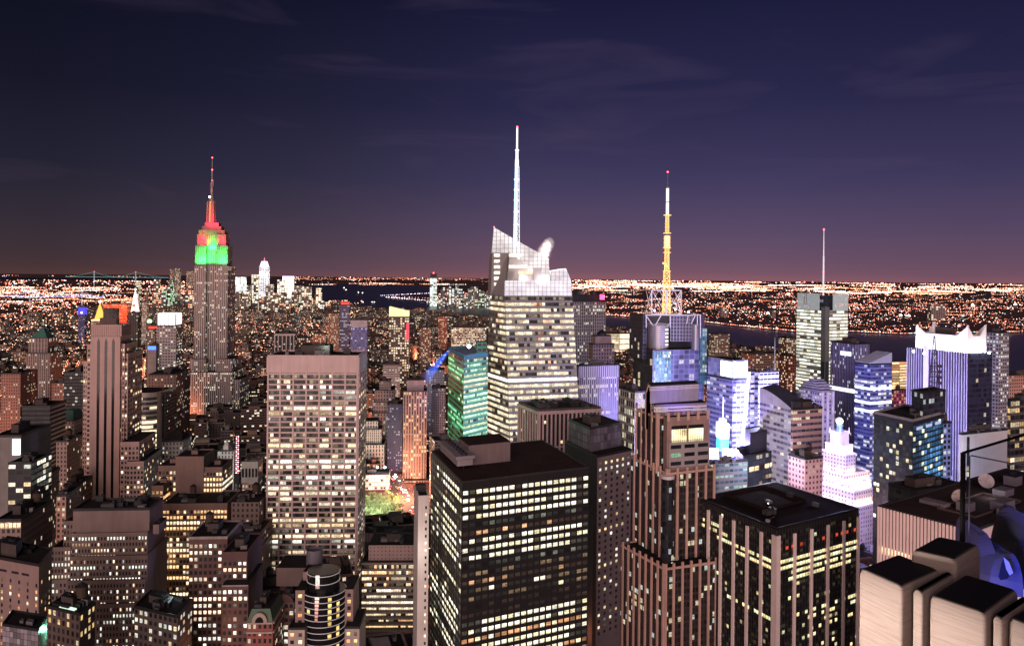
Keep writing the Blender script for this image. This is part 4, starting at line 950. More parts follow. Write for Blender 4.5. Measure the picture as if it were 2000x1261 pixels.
for j in range(12):
    for ang, pr in ((-152, .8), (-90, .25), (-62, .75), (-38, .8), (-120, .1)):
        if g.random() < pr:
            a = R(ang); e = Vector((-math.sin(a), math.cos(a))); p = Vector((c.x + (rad + .06) * math.cos(a), c.y + (rad + .06) * math.sin(a))); zz = z2 - 2.6 - j * 2.55
            WS.append(([(*(p - e * .75), zz), (*(p + e * .75), zz), (*(p + e * .75), zz + 1.7), (*(p - e * .75), zz + 1.7)], [(j, j), (j + 1, j), (j + 1, j + .98), (j, j + .98)], scol((1, .66, .22), g.uniform(.7, 1.2))))
put_windows(B, WS)
mb = MB(); p = c + Vector((-1, -rad, 0))
for j in range(7): mb.obox((c.x - 1.6, c.y - rad - .25, z2 - 1.5 - j * 1.5), (1.7 - .1 * j, 0, 0), (0, .3, 0), (0, 0, 1.2), col=(1.0 * .88 ** j, .70 * .8 ** j, .62 * .8 ** j))
mb.obox((c.x - 2.2, c.y + 1 - r2 - .3, z1 - 3.5), (1.6, 0, 0), (0, .3, 0), (0, 0, 5.5), col=(.9, .62, .56)); mb.build('lit_vertical_sign', M_WIN, B)
for s, xl, xr, y, y2 in ((0, 577, 595, 1152, 1227), (1, 674, 690, 1150, 1225)):
    q, hh = foot(xl, None, xr, y, D + 3, 2, 16); body(B, q, 0, hh, PINKD, None, None, 'side_pier')
    put_windows(B, grid(q, hh - 20, hh - 1, nb=1, flr=2.55, wx=(.3, .72), wy=(.2, .75), lit=litgen(.0, .0, .75 if s == 0 else .3, AMBER, 1.1, 3 + s, .2), edges=[3]))
    q, hh = foot(xl - 14 * (1 - s), None, xr + 12 * s, y2, D - 3, 2, 18); body(B, q, 0, hh, plain('pale_pier', (.48, .40, .37)), None, None, 'lower_wing'); parapet(B, q, hh, .5, .3, M_DARK)
    put_windows(B, grid(q, hh - 10, hh - 1, nb=2, flr=2.6, wx=(.25, .7), wy=(.25, .75), lit=litgen(0, 0, .5, AMBER, 1.2, 9 + s, .2), edges=[3]))
q, hh = foot(540, None, 600, 1108, D + 22, 2, 16); body(B, q, z2 - 4, hh, plain('ph_brown', (.12, .085, .08)), None, None, 'penthouse')
q, hh = foot(592, None, 622, 1116, D + 14, 2, 10); body(B, q, z2 - 4, hh, PINKD, None, None, 'stair_tower')
tk = at(614, 1100, D + 26); mb = MB(); zt1, zt0 = zat(1071, D + 26, 614), zat(1102, D + 26, 614); mb.tube((tk.x, tk.y, zt0), (tk.x, tk.y, zt1), 15.5 * (D + 26) / F, n=20, cap=False); mb.tube((tk.x, tk.y, zt0), (tk.x, tk.y, zt1 - 1.2), 14.8 * (D + 26) / F, n=20); tkb = mb.build('round_tank', plain('tank_violet', (.13, .12, .15), .6), B)
mb = MB()
for i in range(6): a = i * 1.047; mb.tube((tk.x + 2.6 * math.cos(a), tk.y + 2.6 * math.sin(a), zt0 - 9), (tk.x + 2.6 * math.cos(a), tk.y + 2.6 * math.sin(a), zt0), .25, n=4)
mb.build('tank_stand', M_DARK, tkb)
# louvre-topped office
D = 470; P, h = foot(707, None, 822, 1098, D, 2, 34)
B = begin('louvred_office_block', 'office block with a perforated pink top storey and warm lit ribbon floors', 'office building', P, None, 1215)
body(B, P, 0, h, plain('ribbon_grey', (.20, .175, .165)), None, None); zt2 = zat(1063, D + 4, 760)
q, hh = foot(720, None, 824, 1064, D + 4, 2, 22); mb = MB(); mb.prism(q, h, hh, 0, 1, 2.2, 2.2); mb.build('perforated_storey', [fac('perf', (.55, .40, .38), (.35, .65, .3, .62), 0, 0, glass=(.12, .08, .08)), M_ROOF], B)
parapet(B, P, h, .8, .4); clutter(B, q, hh, 5, 1)
bands(B, P, [h - 3.6 * j - 1.2 for j in range(12)], 1.3, .35, plain('ribbon_pale', (.36, .30, .28)), 'spandrel', [3, 0])
put_windows(B, grid(P, h - 3.6 * 11, h - 1.2, nb={3: 24, 0: 8}, nf=11, wx=(.04, .96), wy=(.36, 1), lit=litgen(.3, .5, .3, WARM, 1.25, 31, .5), edges=[3, 0], out_=.03))
P, h = foot(703, None, 822, 1040, 520, 2, 13)
B = begin('columned_low_building', 'low building with a balustrade of fine columns behind the louvred office', 'building', P, None, 1060)
body(B, P, 0, h, plain('lowgrey', (.10, .09, .09)), None, None); ribs(B, P, h - 6, h, 40, .5, .4, plain('ribbon_pale', (.36, .30, .28)), 'column', [3]); parapet(B, P, h, .6, .4); clutter(B, P, h, 7, .8, 0, False)
# slim pale edge tower
P, h = foot(817, None, 838, 970, 350, 12, 20)
B = begin('slim_pale_tower', 'slim pale concrete tower end with one column of tiny windows, beside the black glass box', 'apartment building', P, None, 1261)
PALEC = plain('pale_concrete', (.46, .42, .40), .85, noise=.18, scale=.1); body(B, P, 0, h, PALEC, None, None); parapet(B, P, h, .8, .4, PALEC); unit(B, P, h, .5, .6, 3, 4, 3, M_DARK, 'penthouse')
put_windows(B, grid(P, h - 66, h - 3, nb=2, flr=3.1, wx=(.3, .62), wy=(.3, .7), lit=lambda a, b, k: [[(False if i == 0 else ((1.2, 1, .7) if random.Random(j).random() < .3 else None)) for i in range(a)] for j in range(b)], edges=[3]))
p = at(812, 1090, 338); lamp('street_glow', p, 3500, (1, .92, .85), .5)
# black glass box with rows of lit offices
D = 330; P, h = fpD((843, 880), (903, 941), (1150, 912), D)
B = begin('black_office_box', 'black glass office box with long rows of yellow-white lit square windows', 'office tower', P, None, 1261)
BLK = plain('black_frame', (.022, .02, .022), .4, noise=.15, scale=.3, spec=.5)
body(B, P, 0, h, BLK, None, None, top=M_ROOFR); parapet(B, P, h, .25, .8, plain('edge_dark', (.035, .03, .032), .6))
gb = random.Random(41)
states = 'FFFFDRFFFDdRddkkFFOFFOdFdFFdFdF'
def blackbox(NB, NF, k):
    M = []
    for j in range(NF):
        s = states[(NF - 1 - j) % len(states)]; row = []
        if k == 3: s = gb.choice('FFFddkDF')
        for i in range(NB):
            edge = i < 3 or i > NB - 3
            c = scol(gb.choice([(1, .90, .58), (1, .95, .76), (1, .96, .82)]), gb.uniform(.85, 1.25)); 
            if s == 'F': v = c if gb.random() < (.4 if edge else .94) else scol(c, .04)
            elif s == 'O': v = scol((1, .5, .25), gb.uniform(.2, .8)) if gb.random() < .7 else c
            elif s == 'R': v = scol((1, .55, .3), gb.uniform(.3, .9)) if gb.random() < (.7 if i < 7 else .15) else scol((1, .6, .4), .03)
            elif s == 'D': v = scol((.9, 1, .8), gb.choice([.0, .01, .03, .14]))
            elif s == 'd': v = scol((1, .7, .4), gb.uniform(.0, .22)) if gb.random() < .4 else (scol(c, .9) if gb.random() < .08 else scol(c, .012))
            else: v = scol((1, .6, .4), gb.uniform(.0, .03))
            if k == 3 and i in (4, 5): v = scol(v, .15)
            row.append(v)
        M.append(row)
    return M
put_windows(B, grid(P, h - 4.0 - 3.42 * 31, h - 3.2, nb={3: 14, 0: 20}, nf=31, wx=(.12, .86), wy=(.3, .80), lit=blackbox, edges=[3, 0]))
ribs(B, P, 0, h - 1, {3: 14, 0: 20}, .35, .22, BLK, 'mullion', [3, 0])
q = subq(P, .16, .50, .42, .72); hq = h + 9; mb = MB(); mb.prism(q, h, hq); phx = mb.build('penthouse', [plain('penthouse_pink', (.20, .155, .16), .8)], B); mb = MB(); mb.prism(inset(q, -.12), hq, hq + .3, 0); mb.build('roof', M_ROOFR, phx)
q = subq(P, .04, .16, .30, .86); mb = MB(); zq = h + 2
mb.prism(q, zq, zq + 3); q2 = inset(q, -.8); mb.prism(q2, zq + 3, zq + 4.4)
cto = mb.build('cooling_unit', plain('cooling_grey', (.28, .25, .27), .6), B)
mb = MB(); a, b, c_, d = [Vector(x) for x in q2]
for j in range(7):
    t = (j + .5) / 7; o = (a * (1 - t) + d * t) * .5 + (b * (1 - t) + c_ * t) * .5; mb.tube((o.x, o.y, zq + 4.4), (o.x, o.y, zq + 5.3), 1.35, n=12, m=0)
mb.build('fan', M_DARK, cto)
mb = MB()
for t in (.1, .5, .9):
    o = (a * (1 - t) + d * t) * .5 + (b * (1 - t) + c_ * t) * .5; mb.tube((o.x, o.y, h), (o.x, o.y, zq), .3, n=5)
mb.build('cooling_leg', M_DARK, cto)
# granite neighbour with punched windows
D = 430; P, h = fpD((1104, 863), (1167, 892), (1233, 878), D)
B = begin('granite_tower', 'dusky granite tower with tiny punched square windows and black box on top', 'office tower', P, None, 1261)
body(B, P, 0, h, plain('granite_violet', (.20, .16, .185), .8, noise=.15, scale=.2), None, None); parapet(B, P, h, .7, .5, M_DARK)
mb = MB(); mb.wall(Vector(P[3]) + Vector((-.12, -.05)), Vector(P[0]) + Vector((-.12, -.05)), 0, h, m=0); mb.build('dark_end_wall', fac('endglass', (.03, .03, .036), (.1, .9, .2, .8), .08, .1, COOL, 1.0), B)
put_windows(B, grid(P, h - 98, h - 2.4, nb={0: 6}, flr=3.3, wx=(.3, .64), wy=(.25, .72), lit=litgen(.03, .1, .16, PALE, 1.2, 9, .1), edges=[0]))
q = subq(P, .05, .98, .28, .95); hq = h + 13; mb = MB(); mb.prism(q, h, hq, 0, 1, 3, 4); mb.build('plant_storey', [fac('plantst', (.10, .09, .115), (.1, .95, .1, .95), 0, 0, glass=(.10, .09, .12)), M_ROOF], B); parapet(B, q, hq, .8, .5, M_DARK); clutter(B, q, hq, 3, 1)
# pink pilaster block
D = 520; P, h = fpD((1013, 787), (1052, 803), (1173, 797), D)
B = begin('pilastered_block', 'flat-roofed block with close pink stone pilasters and an open black roof well', 'office building', P, None, 880)
body(B, P, 0, h, plain('dark_recess', (.03, .026, .03)), None, None); 
ribs(B, P, 0, h, {3: 8, 0: 15}, 1.15, .8, plain('pilaster_pink', (.36, .26, .26), .85), 'pilaster', [3, 0])
bands(B, inset(P, -.8), [h - 2.2], 2.2, .15, plain('pilaster_pink', (.36, .26, .26), .85), 'cornice', [3, 0]); bands(B, P, [h - 24.5], .9, .5, plain('pilaster_pink', (.36, .26, .26), .85), 'band_course', [3, 0])
def pil(NB, NF, k):
    g2 = random.Random(k + 3); M = []
    for j in range(NF):
        d = NF - 1 - j
        M.append([scol((1, .85, .6), 1.3) if (d == 8 and i < 12) or (k == 3 and d == 7) else ((1.1, 1.0, .8) if (d in (1, 2, 4) and i > 11 and g2.random() < .5 and k == 0) else (scol((1, .75, .5), .8) if g2.random() < .04 or (d > 8 and g2.random() < .2) else None)) for i in range(NB)])
    return M
put_windows(B, grid(P, h - 50, h - 2.4, nb={3: 8, 0: 15}, flr=3.3, wx=(.25, .78), wy=(.2, .85), lit=pil, edges=[3, 0], out_=.1))
clutter(B, P, h - .2, 12, 1.6, 0, False); parapet(B, P, h, 1.2, 1.6, plain('pilaster_dark', (.09, .07, .075)))
# the faceted crystal tower
D = 600
B = begin('crystal_tower', 'tallest faceted glass tower, glowing white, with sloped crown and a long pointed spire', 'skyscraper', [tuple(at(962, 600, D)[:2]), tuple(at(1118, 600, D)[:2]), tuple(at(1100, 600, D + 55)[:2]), tuple(at(975, 600, D + 55)[:2])], None, 856)
yT, yB = 577, 862
Lt0, Ct0, Rt0 = at(958, yT, D + 34), at(986, yT, D), at(1117.5, yT, D + 14)
zt, z0 = Ct0.z, zat(yB, D, 1000)
Lb, Cb, Rb = at(944, yB, D + 40), at(996, yB, D - 4), at(1134, yB, D + 14)
Lt0.z = Rt0.z = zt; Lb.z = Cb.z = Rb.z = z0
bt, bb = [at(975, 600, D + 62), at(1100, 600, D + 55)], [at(962, 600, D + 66), at(1115, 600, D + 58)]
mb = MB(); top = [Lt0, Ct0, Rt0, Vector((bt[1].x, bt[1].y, zt)), Vector((bt[0].x, bt[0].y, zt))]; bot = [Lb, Cb, Rb, Vector((bb[1].x, bb[1].y, z0)), Vector((bb[0].x, bb[0].y, z0))]
for i in range(5):
    a, b = i, (i + 1) % 5; mb.wall(bot[a], bot[b], 0, z0)
    G = lambda s, t: (bot[a] * (1 - s) + bot[b] * s) * (1 - t) + (top[a] * (1 - s) + top[b] * s) * t
    for u in range(12):
        for v in range(25): mb.face([G(u / 12, v / 25), G((u + 1) / 12, v / 25), G((u + 1) / 12, (v + 1) / 25), G(u / 12, (v + 1) / 25)])
mb.face(top); mb.build('tower_body', plain('spandrel_grey', (.25, .235, .24), .55, noise=.1), B)
gB = random.Random(6)
def boa(NB, NF, k):
    M = []
    lvl = [.05, .75, .7, .8, .5, .7, .45, .35, .45, .9, .6, .6, .5, .45, 1.0, .8, .85, .95, .95, .95, .95, .95, .95, .95, .95]
    for j in range(NF):
        d = NF - 1 - j; L = lvl[min(d, 24)]; row = []
        on = True; left = 0
        for i in range(NB):
            if left <= 0: left = gB.randint(1, 4); on = gB.random() < L
            left -= 1
            c = gB.choice([(1, .86, .62), (1, .90, .72), (1, .82, .54), (1, .82, .54), (1, .45, .25) if (.4 < i / NB < .7 and d < 13) else (1, .9, .7)])
            row.append(scol(c, gB.uniform(.5, 1.1)) if (on and gB.random() < .95) else scol(c, gB.choice([.01, .03, .2])))
        if d == 14: row = [scol((1, .98, .95), 1.5)] * NB
        M.append(row)
    return M
put_windows(B, gridq(Cb, Rb, Rt0, Ct0, 24, 25, (.015, .985), (.20, .78), boa(24, 25, 0)) + gridq(Lb, Cb, Ct0, Lt0, 9, 25, (.02, .98), (.20, .78), boa(9, 25, 1)))
CG = new_mat('crown_glass'); t = CG.node_tree; u = nd(t, 'ShaderNodeUVMap'); s_ = nd(t, 'ShaderNodeSeparateXYZ'); t.links.new(u.outputs[0], s_.inputs[0])
fx, fy = mth(t, 'FRACT', s_.outputs[0]), mth(t, 'FRACT', s_.outputs[1]); gr = mth(t, 'MULTIPLY', mth(t, 'GREATER_THAN', fx, .13), mth(t, 'GREATER_THAN', fy, .10))
zn = nd(t, 'ShaderNodeTexNoise'); zn.inputs['Scale'].default_value = .25; t.links.new(u.outputs[0], zn.inputs['Vector'])
b = nd(t, 'ShaderNodeBsdfPrincipled'); b.inputs['Base Color'].default_value = (.3, .3, .32, 1); b.inputs['Roughness'].default_value = .2
t.links.new(mixc(t, s_.outputs[2], (1, .98, .97), (1, .98, .97)), b.inputs['Emission Color']); t.links.new(mth(t, 'MULTIPLY', mth(t, 'MULTIPLY_ADD', gr, .62, .07), mth(t, 'MULTIPLY_ADD', zn.outputs[0], 1.8, -.22)), b.inputs['Emission Strength']); out(CG, b.outputs[0])
def slab(pts, dep, mat, name, cell=3.2, par=None):            # glazed screen: pixel outline with depth, given real thickness
    f = [at(*p) for p in pts]; mb = MB(); o = f[0]
    uvs = [((p.x - o.x) / cell, (p.z - o.z) / cell) for p in f]; bk = [p + Vector((-.12, 1, 0)) * dep for p in f]
    mb.face(f, uvs); mb.face(bk[::-1], uvs[::-1])
    for i in range(len(f)):
        j = (i + 1) % len(f); L = (f[j] - f[i]).length / cell; mb.face([f[i], f[j], bk[j], bk[i]], [(0, 0), (L, 0), (L, dep / cell), (0, dep / cell)])
    return mb.build(name, mat, par or B)
slab([(961, 494, D + 30), (996, 494, D + 16), (1074, 549, D + 6), (1071.5, 505, D + 6), (965, 444, D + 28)], 3, CG, 'crown_screen')
slab([(985.5, 577.5, D - .4), (1117, 577.5, D + 13.6), (1116, 548, D + 14), (986.5, 548, D)], 3, CG, 'crown_band')
slab([(1076, 548, D + 10), (1115.5, 548, D + 14), (1105.6, 524, D + 14), (1076, 529.5, D + 12)], 22, CG, 'crown_wing')
slab([(958.5, 577, D + 33.5), (986, 577, D + .2), (993, 492, D + 18), (961.5, 494, D + 31)], 26, plain('core_grey', (.36, .34, .35), .6, noise=.1), 'core_shaft')
slab([(986, 577, D + 28), (1074, 577, D + 24), (1074, 545, D + 24), (996, 492, D + 26)], 16, plain('core_grey', (.36, .34, .35), .6, noise=.1), 'recess_wall')
WS = []
for j in range(8):
    y = 496 + 11.2 * j; a, b, c_, d = at(965, y + 6, D + 31.2), at(976, y + 6, D + 26), at(976, y, D + 26.1), at(965, y, D + 31.2)
    for q in (a, b, c_, d): q.y -= 1.6
    WS.append(([tuple(x) for x in (a, b, c_, d)], [(0, j), (1, j), (1, j + .9), (0, j + .9)], (1.6, 1.5, 1.3)))
for x0, x1, y, n, cc in ((994, 1020, 496, 6, (1.4, 1.35, 1.25)), (994, 1038, 518, 9, (1.4, 1.3, 1.1)), (1013, 1041, 530, 6, (1.3, .9, .45))):
    for i in range(n):
        xa, xb = x0 + (x1 - x0) * i / n, x0 + (x1 - x0) * (i + .9) / n; q = [at(xa, y + 6, D + 22), at(xb, y + 6, D + 22), at(xb, y, D + 22), at(xa, y, D + 22)]
        if y < 505: q = [at(xa, y + 6, D + 13), at(xb, y + 6, D + 13), at(xb, y, D + 13), at(xa, y, D + 13)]
        WS.append(([tuple(x) for x in q], [(i, 0), (i + 1, 0), (i + 1, .9), (i, .9)], cc))
put_windows(B, WS)
for x0, x1, y0, y1 in ((1041, 1073, 524, 549), (1013, 1042, 536, 549)):
    a = at(x0, y1, D + 8); b = at(x1, y0, D + 8); mb = MB(); mb.obox((a.x, D + 8, a.z), (b.x - a.x, 0, 0), (0, 12, 0), (0, 0, b.z - a.z)); mb.obox((a.x, D + 7.8, b.z), (b.x - a.x, 0, 0), (0, 12.4, 0), (0, 0, .4)); mb.build('mechanical_box', plain('mech_white', (.62, .60, .62), .6), B)
for x, y in ((1020, 552), (1060, 552)): lamp('roof_floodlight', at(x, y - 6, D + 5), 1600, (1, .97, .93), .5)
# spire
sp = at(1008, 476, D + 16); zs = lambda y: zat(y, D + 16, 1008); mbz = MB()
SPB = glow('spire_blue', (.42, .68, 1), 1.5); SPW = glow('spire_white', (1, .93, 1), 1.2)
spo = MB(); r0, r1 = 2.0, 1.15
spo.tube((sp.x - .7, sp.y, zs(480)), (sp.x - .3, sp.y, zs(325)), 1.6, 1.1, 8); sproot = spo.build('spire', SPB, B)
mb = MB(); N_ = 16
for i in range(N_):
    ya, yb_ = 480 - (480 - 325) * i / N_, 480 - (480 - 325) * (i + 1) / N_; ra, rb = 2.7 - 1.0 * i / N_, 2.7 - 1.0 * (i + 1) / N_
    for k in range(3):
        a, b = 2.09 * k + .3, 2.09 * (k + 1) + .3
        A = lambda an, r_, y: (sp.x + r_ * math.cos(an), sp.y + r_ * math.sin(an), zs(y))
        mb.tube(A(a, ra, ya), A(a, rb, yb_), .26, n=4, cap=False); mb.tube(A(a, ra, ya), A(b, rb, yb_), .16, n=4, cap=False)
mb.build('spire_lattice', glow('spire_lat', (.86, .86, 1), 1.0), sproot)
mb = MB()
for y0, y1, r in ((325, 312, 1.5), (312, 295, 1.15), (295, 292, 1.5), (292, 250, .72)): mb.tube((sp.x, sp.y, zs(y0)), (sp.x, sp.y, zs(y1)), r, r * .92, 8)
for y in (372, 352, 392, 415, 440): mb.tube((sp.x, sp.y, zs(y)), (sp.x, sp.y, zs(y - 2.5)), 2.1, n=8)
mb.build('spire_tip', SPW, sproot); mb = MB(); mb.ball((sp.x, sp.y, zs(248)), .75, 8); mb.build('beacon_light', M_RED, sproot); mb = MB(); p = at(965, 443.5, D + 28); mb.ball(p, .6, 6); mb.build('beacon_light', M_RED, B)
# green glass tower
D = 560; P, h = fpD((876, 683), (906, 699), (953, 693), D)
B = begin('green_glass_tower', 'green-lit glass tower with glowing floors and a blue floodlit slanting roof', 'office tower', P, None, 870)
GG = plain('green_spandrel', (.03, .15, .12), .35, noise=.2, scale=.1, spec=.5); body(B, P, 0, h, GG, None, None, top=plain('roof_blue', (.2, .22, .3)))
put_windows(B, grid(P, h - 66, h - 1, nb=15, flr=3.6, wx=(.03, .97), wy=(.3, .86), lit=litgen(.7, .28, .4, ((.75, 1, .55), (.95, 1, .62), (.5, 1, .6)), 1.0, 14, .6), edges=[0], out_=.1) + grid(P, h - 66, h - 1, nb=10, flr=3.6, wx=(.03, .97), wy=(.3, .86), lit=litgen(.08, .42, .1, ((.25, .88, .42), (.7, 1, .5), (.25, .8, .5)), .8, 15, .6), edges=[3], out_=.1))
bands(B, P, [h - 66 + j * 3.62 for j in range(18)], 1.0, .12, plain('green_band', (.06, .30, .20), .4, emit=(.01, .22, .06), es=.5), 'spandrel', [3, 0])
q, hh = foot(932, None, 951, 668, D + 24, 6, 14); body(B, q, h - 2, hh, fac('greencore', (.07, .26, .14), (.1, .9, .2, .8), .35, .2, GREENL, .5), 3, 3.6, 'stair_tower')
parapet(B, P, h, 2.0, .5, plain('teal_edge', (.10, .3, .42)))
p = at(916, 676, D + 16); mb = MB(); mb.ball(p, 1.5, 8); mb.build('roof_light', glow('flare_blue', (.75, .85, 1), 9), B); lamp('blue_floodlight', p + Vector((0, -2, 3)), 3500, (.25, .45, 1), .5)
lamp('green_floodlight', at(915, 800, D - 34), 16000, (.35, 1, .55), .5)
# teal art deco and the brown neighbours round the park
DEC = fac('teal_deco', (.56, .62, .60), (.3, .7, .2, .8), .05, .02, COOL, 1.1, span=(.42, .48, .47))
B, p, h = Lt('white_deco_block', 'pale teal-white setback tower floodlit from the park below it', 'office tower', 703, 745, 838, 1040, DEC, 912, 22, units=0)
addtier(B, 706, None, 738, 822, 1045, DEC, h, 3.8, 5, 6, 24, 'crown'); addtier(B, 698, None, 750, 868, 1032, DEC, 0, 3.8, 5, 6, 34, 'lower_tier')
lamp('park_floodlight', at(718, 915, 1000), 75000, (.55, 1, .92), .5)
BS = fac('brown_setback', (.30, .23, .23), (.28, .72, .22, .78), .14, .05, BLUE, 1.1)
B, p, h = Lt('stepped_brown_tower', 'brown stepped tower, its flank tinted blue, behind the pale teal tower', 'office tower', 741, 763, 744, 1090, BS, 905, 24, units=1)
for a_ in ((732, 770, 762, 1084), (729, 779, 785, 1080), (726, 786, 806, 1076)): addtier(B, a_[0], None, a_[1], a_[2], a_[3], BS, 0, 3.6, 4.8, 6, 40)
Lt('blue_flank_block', 'blue-tinted slab with sparse lit windows just left of the orange-lit tower', 'office building', 757, 786, 790, 1050, fac('bluefl', (.06, .07, .17), (.25, .75, .25, .75), .12, .1, BLUE, 1.2), 905, 30)
RAD = fac('radiator', (.38, .27, .23), (.26, .76, .15, .82), .30, .05, AMBER, 1.5, span=(.12, .08, .07))
B, p, h = Lt('orange_lit_tower', 'slim pier-striped tower glowing orange at its foot, blue above', 'office tower', 788, 834, 764, 1010, RAD, 942, 26, bay=3.2, flr=4.8, units=0)
addtier(B, 795, None, 828, 742, 1015, plain('radtop', (.34, .25, .24)), h, None, None, 6, 18, 'crown')
addtier(B, 786, None, 838, 938, 1000, RAD, 0, 3.2, 4.8, 6, 34, 'podium'); bands(B, p, [zat(848, 1010, 810)], 1.2, .5, plain('radband', (.4, .32, .34)), 'band_course', [3, 0])
lamp('orange_floodlight', at(812, 936, 982), 34000, (1, .32, .14), .5); lamp('blue_floodlight', at(833, 790, 988), 11000, (.15, .3, 1), .5)
Lt('grey_gridded_block', 'grey gridded tower with dark upper storeys between orange-lit tower and green glass tower', 'office tower', 844, 870, 758, 1060, fac('greyg2', (.27, .25, .29), (.28, .74, .2, .78), .14, .1, PALE, 1.2), 865, 26)
Lt('pale_blue_hint_block', 'pale bluish block catching the blue light below the green glass tower roof', 'office building', 832, 868, 722, 1180, fac('pbb', (.3, .34, .44), (.25, .75, .25, .75), .12, .1, BLUE, 1.1), 790, 30)
Lt('white_box_tower', 'small white box-topped building in front of the slant-roofed tower', 'office building', 748, 781, 712, 1300, fac('wbox', (.46, .45, .45), (.1, .95, .3, .7), .35, .3, PALE, 1.2), 760, 26)
B, p, h = Lt('slant_roof_tower', 'dotted-window tower with a slanting lit yellow crown, one edge red', 'apartment tower', 760, 799, 620, 1500, fac('slant', (.16, .12, .11), (.18, .84, .2, .8), .52, .1, WARM, 1.35), 735, 30, 4.2, 4.6, units=0)
a, b, c_, d = p; mb = MB(); za, zb_ = zat(599, 1500, 780), zat(608, 1500, 780)
mb.face([(*d, h), (*a, h), (*a, zb_), (*d, za)]); mb.face([(*b, h), (*c_, h), (*c_, za), (*b, zb_)]); mb.face([(*a, h), (*b, h), (*b, zb_), (*a, zb_)]); mb.face([(*c_, h), (*d, h), (*d, za), (*c_, za)]); mb.face([(*d, za), (*a, zb_), (*b, zb_), (*c_, za)]); mb.build('slanting_crown', plain('crown_yellow', (.7, .65, .4), emit=(.85, .80, .36), es=.8), B)
mb = MB(); mb.obox((a[0] - 5, a[1] - .6, zat(664, 1500, 798)), (5, 0, 0), (0, .5, 0), (0, 0, 32)); mb.build('red_lit_edge', glow('edge_red', (1, .06, .12), .9), B)
B, p, h = Lt('framed_dark_tower', 'black tower with tall white vertical frames, right behind the gridded slab roof', 'office tower', 536, 575, 652, 1400, fac('fdt', (.03, .03, .033), (.2, .8, .2, .8), .12, .1, PALE), 700, 40, 4, 4, units=1)
q = subq(p, 0, 1, 0, 1); ribs(B, p, 0, h, {3: 5, 0: 3}, 1.6, .8, plain('frame_pale', (.55, .52, .5)), 'frame_post', [3]); bands(B, p, [h - 3], 3, .9, plain('frame_pale', (.55, .52, .5)), 'frame_beam', [3, 0])
B, p, h = Lt('thin_blue_tower', 'thin blue-lit tower with glowing red tip, half hidden behind the pale blue slab', 'apartment tower', 664, 682, 596, 1900, fac('tbt', (.14, .14, .30), (.05, .95, .3, .75), .25, .3, BLUE, .8), 690, 22, 4, 4.5, units=0)
mb = MB(); mb.prism(inset(p, 2), h, h + 7); mb.build('red_beacon_box', glow('box_red', (1, .06, .04), 1.2), B)
B, p, h = Lt('pale_blue_slab', 'pale slab tower with reflective blue front above the gridded slab', 'apartment tower', 685, 717, 626, 1500, fac('pbs', (.16, .19, .42), (.15, .85, .15, .85), .2, .2, BLUE, .8, glass=(.10, .13, .34)), 692, 30, 4, 4.5, units=1)
mb = MB(); mb.prism(inset(p, -.5), h - 12, h + .5); mb.build('blank_top_storey', plain('slab_top', (.42, .42, .48)), B)
# small red/orange mid towers between
for k, (xl, xr, y, D, lab, cc) in enumerate(((640, 662, 612, 2300, 'tan far apartment slab left of the thin blue tower', (.32, .2, .15)), (576, 606, 660, 1500, 'low brown block touching the framed black tower', (.2, .13, .11)), (612, 634, 652, 1700, 'orange-lit brick tower standing over the gridded slab roof', (.42, .22, .15)),
        (820, 842, 640, 1900, 'dull tan block to the side of the slant-roofed tower', (.26, .17, .14)), (856, 874, 618, 2500, 'rust-red plain tower near the river', (.38, .14, .09)), (882, 950, 640, 2000, 'long low building by the river with three glowing floors', (.3, .26, .24)))):
    Lt('apartment_block', lab, 'apartment building', xl, xr, y, D, fac('mid%d' % k, cc, (.2, .8, .25, .8), .32 if k < 5 else .75, .1, WARM, 1.3), y + 40, 26, 3.6, 4.2)
# ------------------------------------------------------------------ west side and the theatre district
VIO = (.50, .42, 1)
def Rt(name, label, cat, xl, xn, xr, y, D, mat, yb, bay=3, flr=3.6, th=20, **k):
    return tower(name, label, cat, xl, xn, xr, y, D, mat, bay, flr, th, None, yb, **k)
# grey gridded tower behind the crystal tower
D = 900; B, p, h = Rt('grey_gridded_tower', 'grey gridded tower with a dark top and bright red sign, behind the crystal tower', 'office tower', 1112, 1118, 1183, 589, D, fac('ggrid', (.36, .36, .37), (.2, .8, .2, .75), .22, .22, PALE, 1.2, span=(.20, .20, .21)), 705, 2.3, 3.8, units=0)
q, hh = foot(1112, 1118, 1180, 575, D + 1, 20); body(B, q, h, hh, M_DARK, None, None, 'plant_storey'); clutter(B, q, hh, 4, 2, 0, False)
mb = MB(); a = at(1172, 585, D + 3); a2 = at(1181, 575, D + 3); mb.obox((a.x, D + 4, a.z), (a2.x - a.x, 0, 0), (0, 1, 0), (0, 0, a2.z - a.z)); mb.build('red_sign', glow('sign_red', (1, .05, .16), 3.5), B)
DECO = fac('deco_stone', (.34, .25, .24), (.25, .75, .2, .78), .10, .04, WARM, 1.1)
B, p, h = Rt('small_deco_tower', 'small pink art deco tower with a domed tank behind violet striped slab', 'office tower', 1150, 1158, 1200, 673, 800, DECO, 715, 3.2, 3.8, units=0)
q, hh = addtier(B, 1157, 1163, 1194, 656, 804, plain('decotop', (.34, .26, .25)), h, th=20, name='crown'); c = centre(q); mb = MB(); mb.tube((*c, hh), (*c, hh + 3), 5, 5, 12); mb.tube((*c, hh + 3), (*c, hh + 6), 5, 1, 12); mb.build('domed_tank', M_DARK, B)
B, p, h = Rt('violet_striped_slab', 'violet-tinted slab of fine pale vertical stripes behind the pilastered block', 'office tower', 1124, 1131, 1208, 716, 640, fac('viost', (.42, .38, .52), (.35, .8, .12, .85), .26, .28, PALE, 1.2, span=(.10, .09, .16)), 842, 1.9, 3.6)
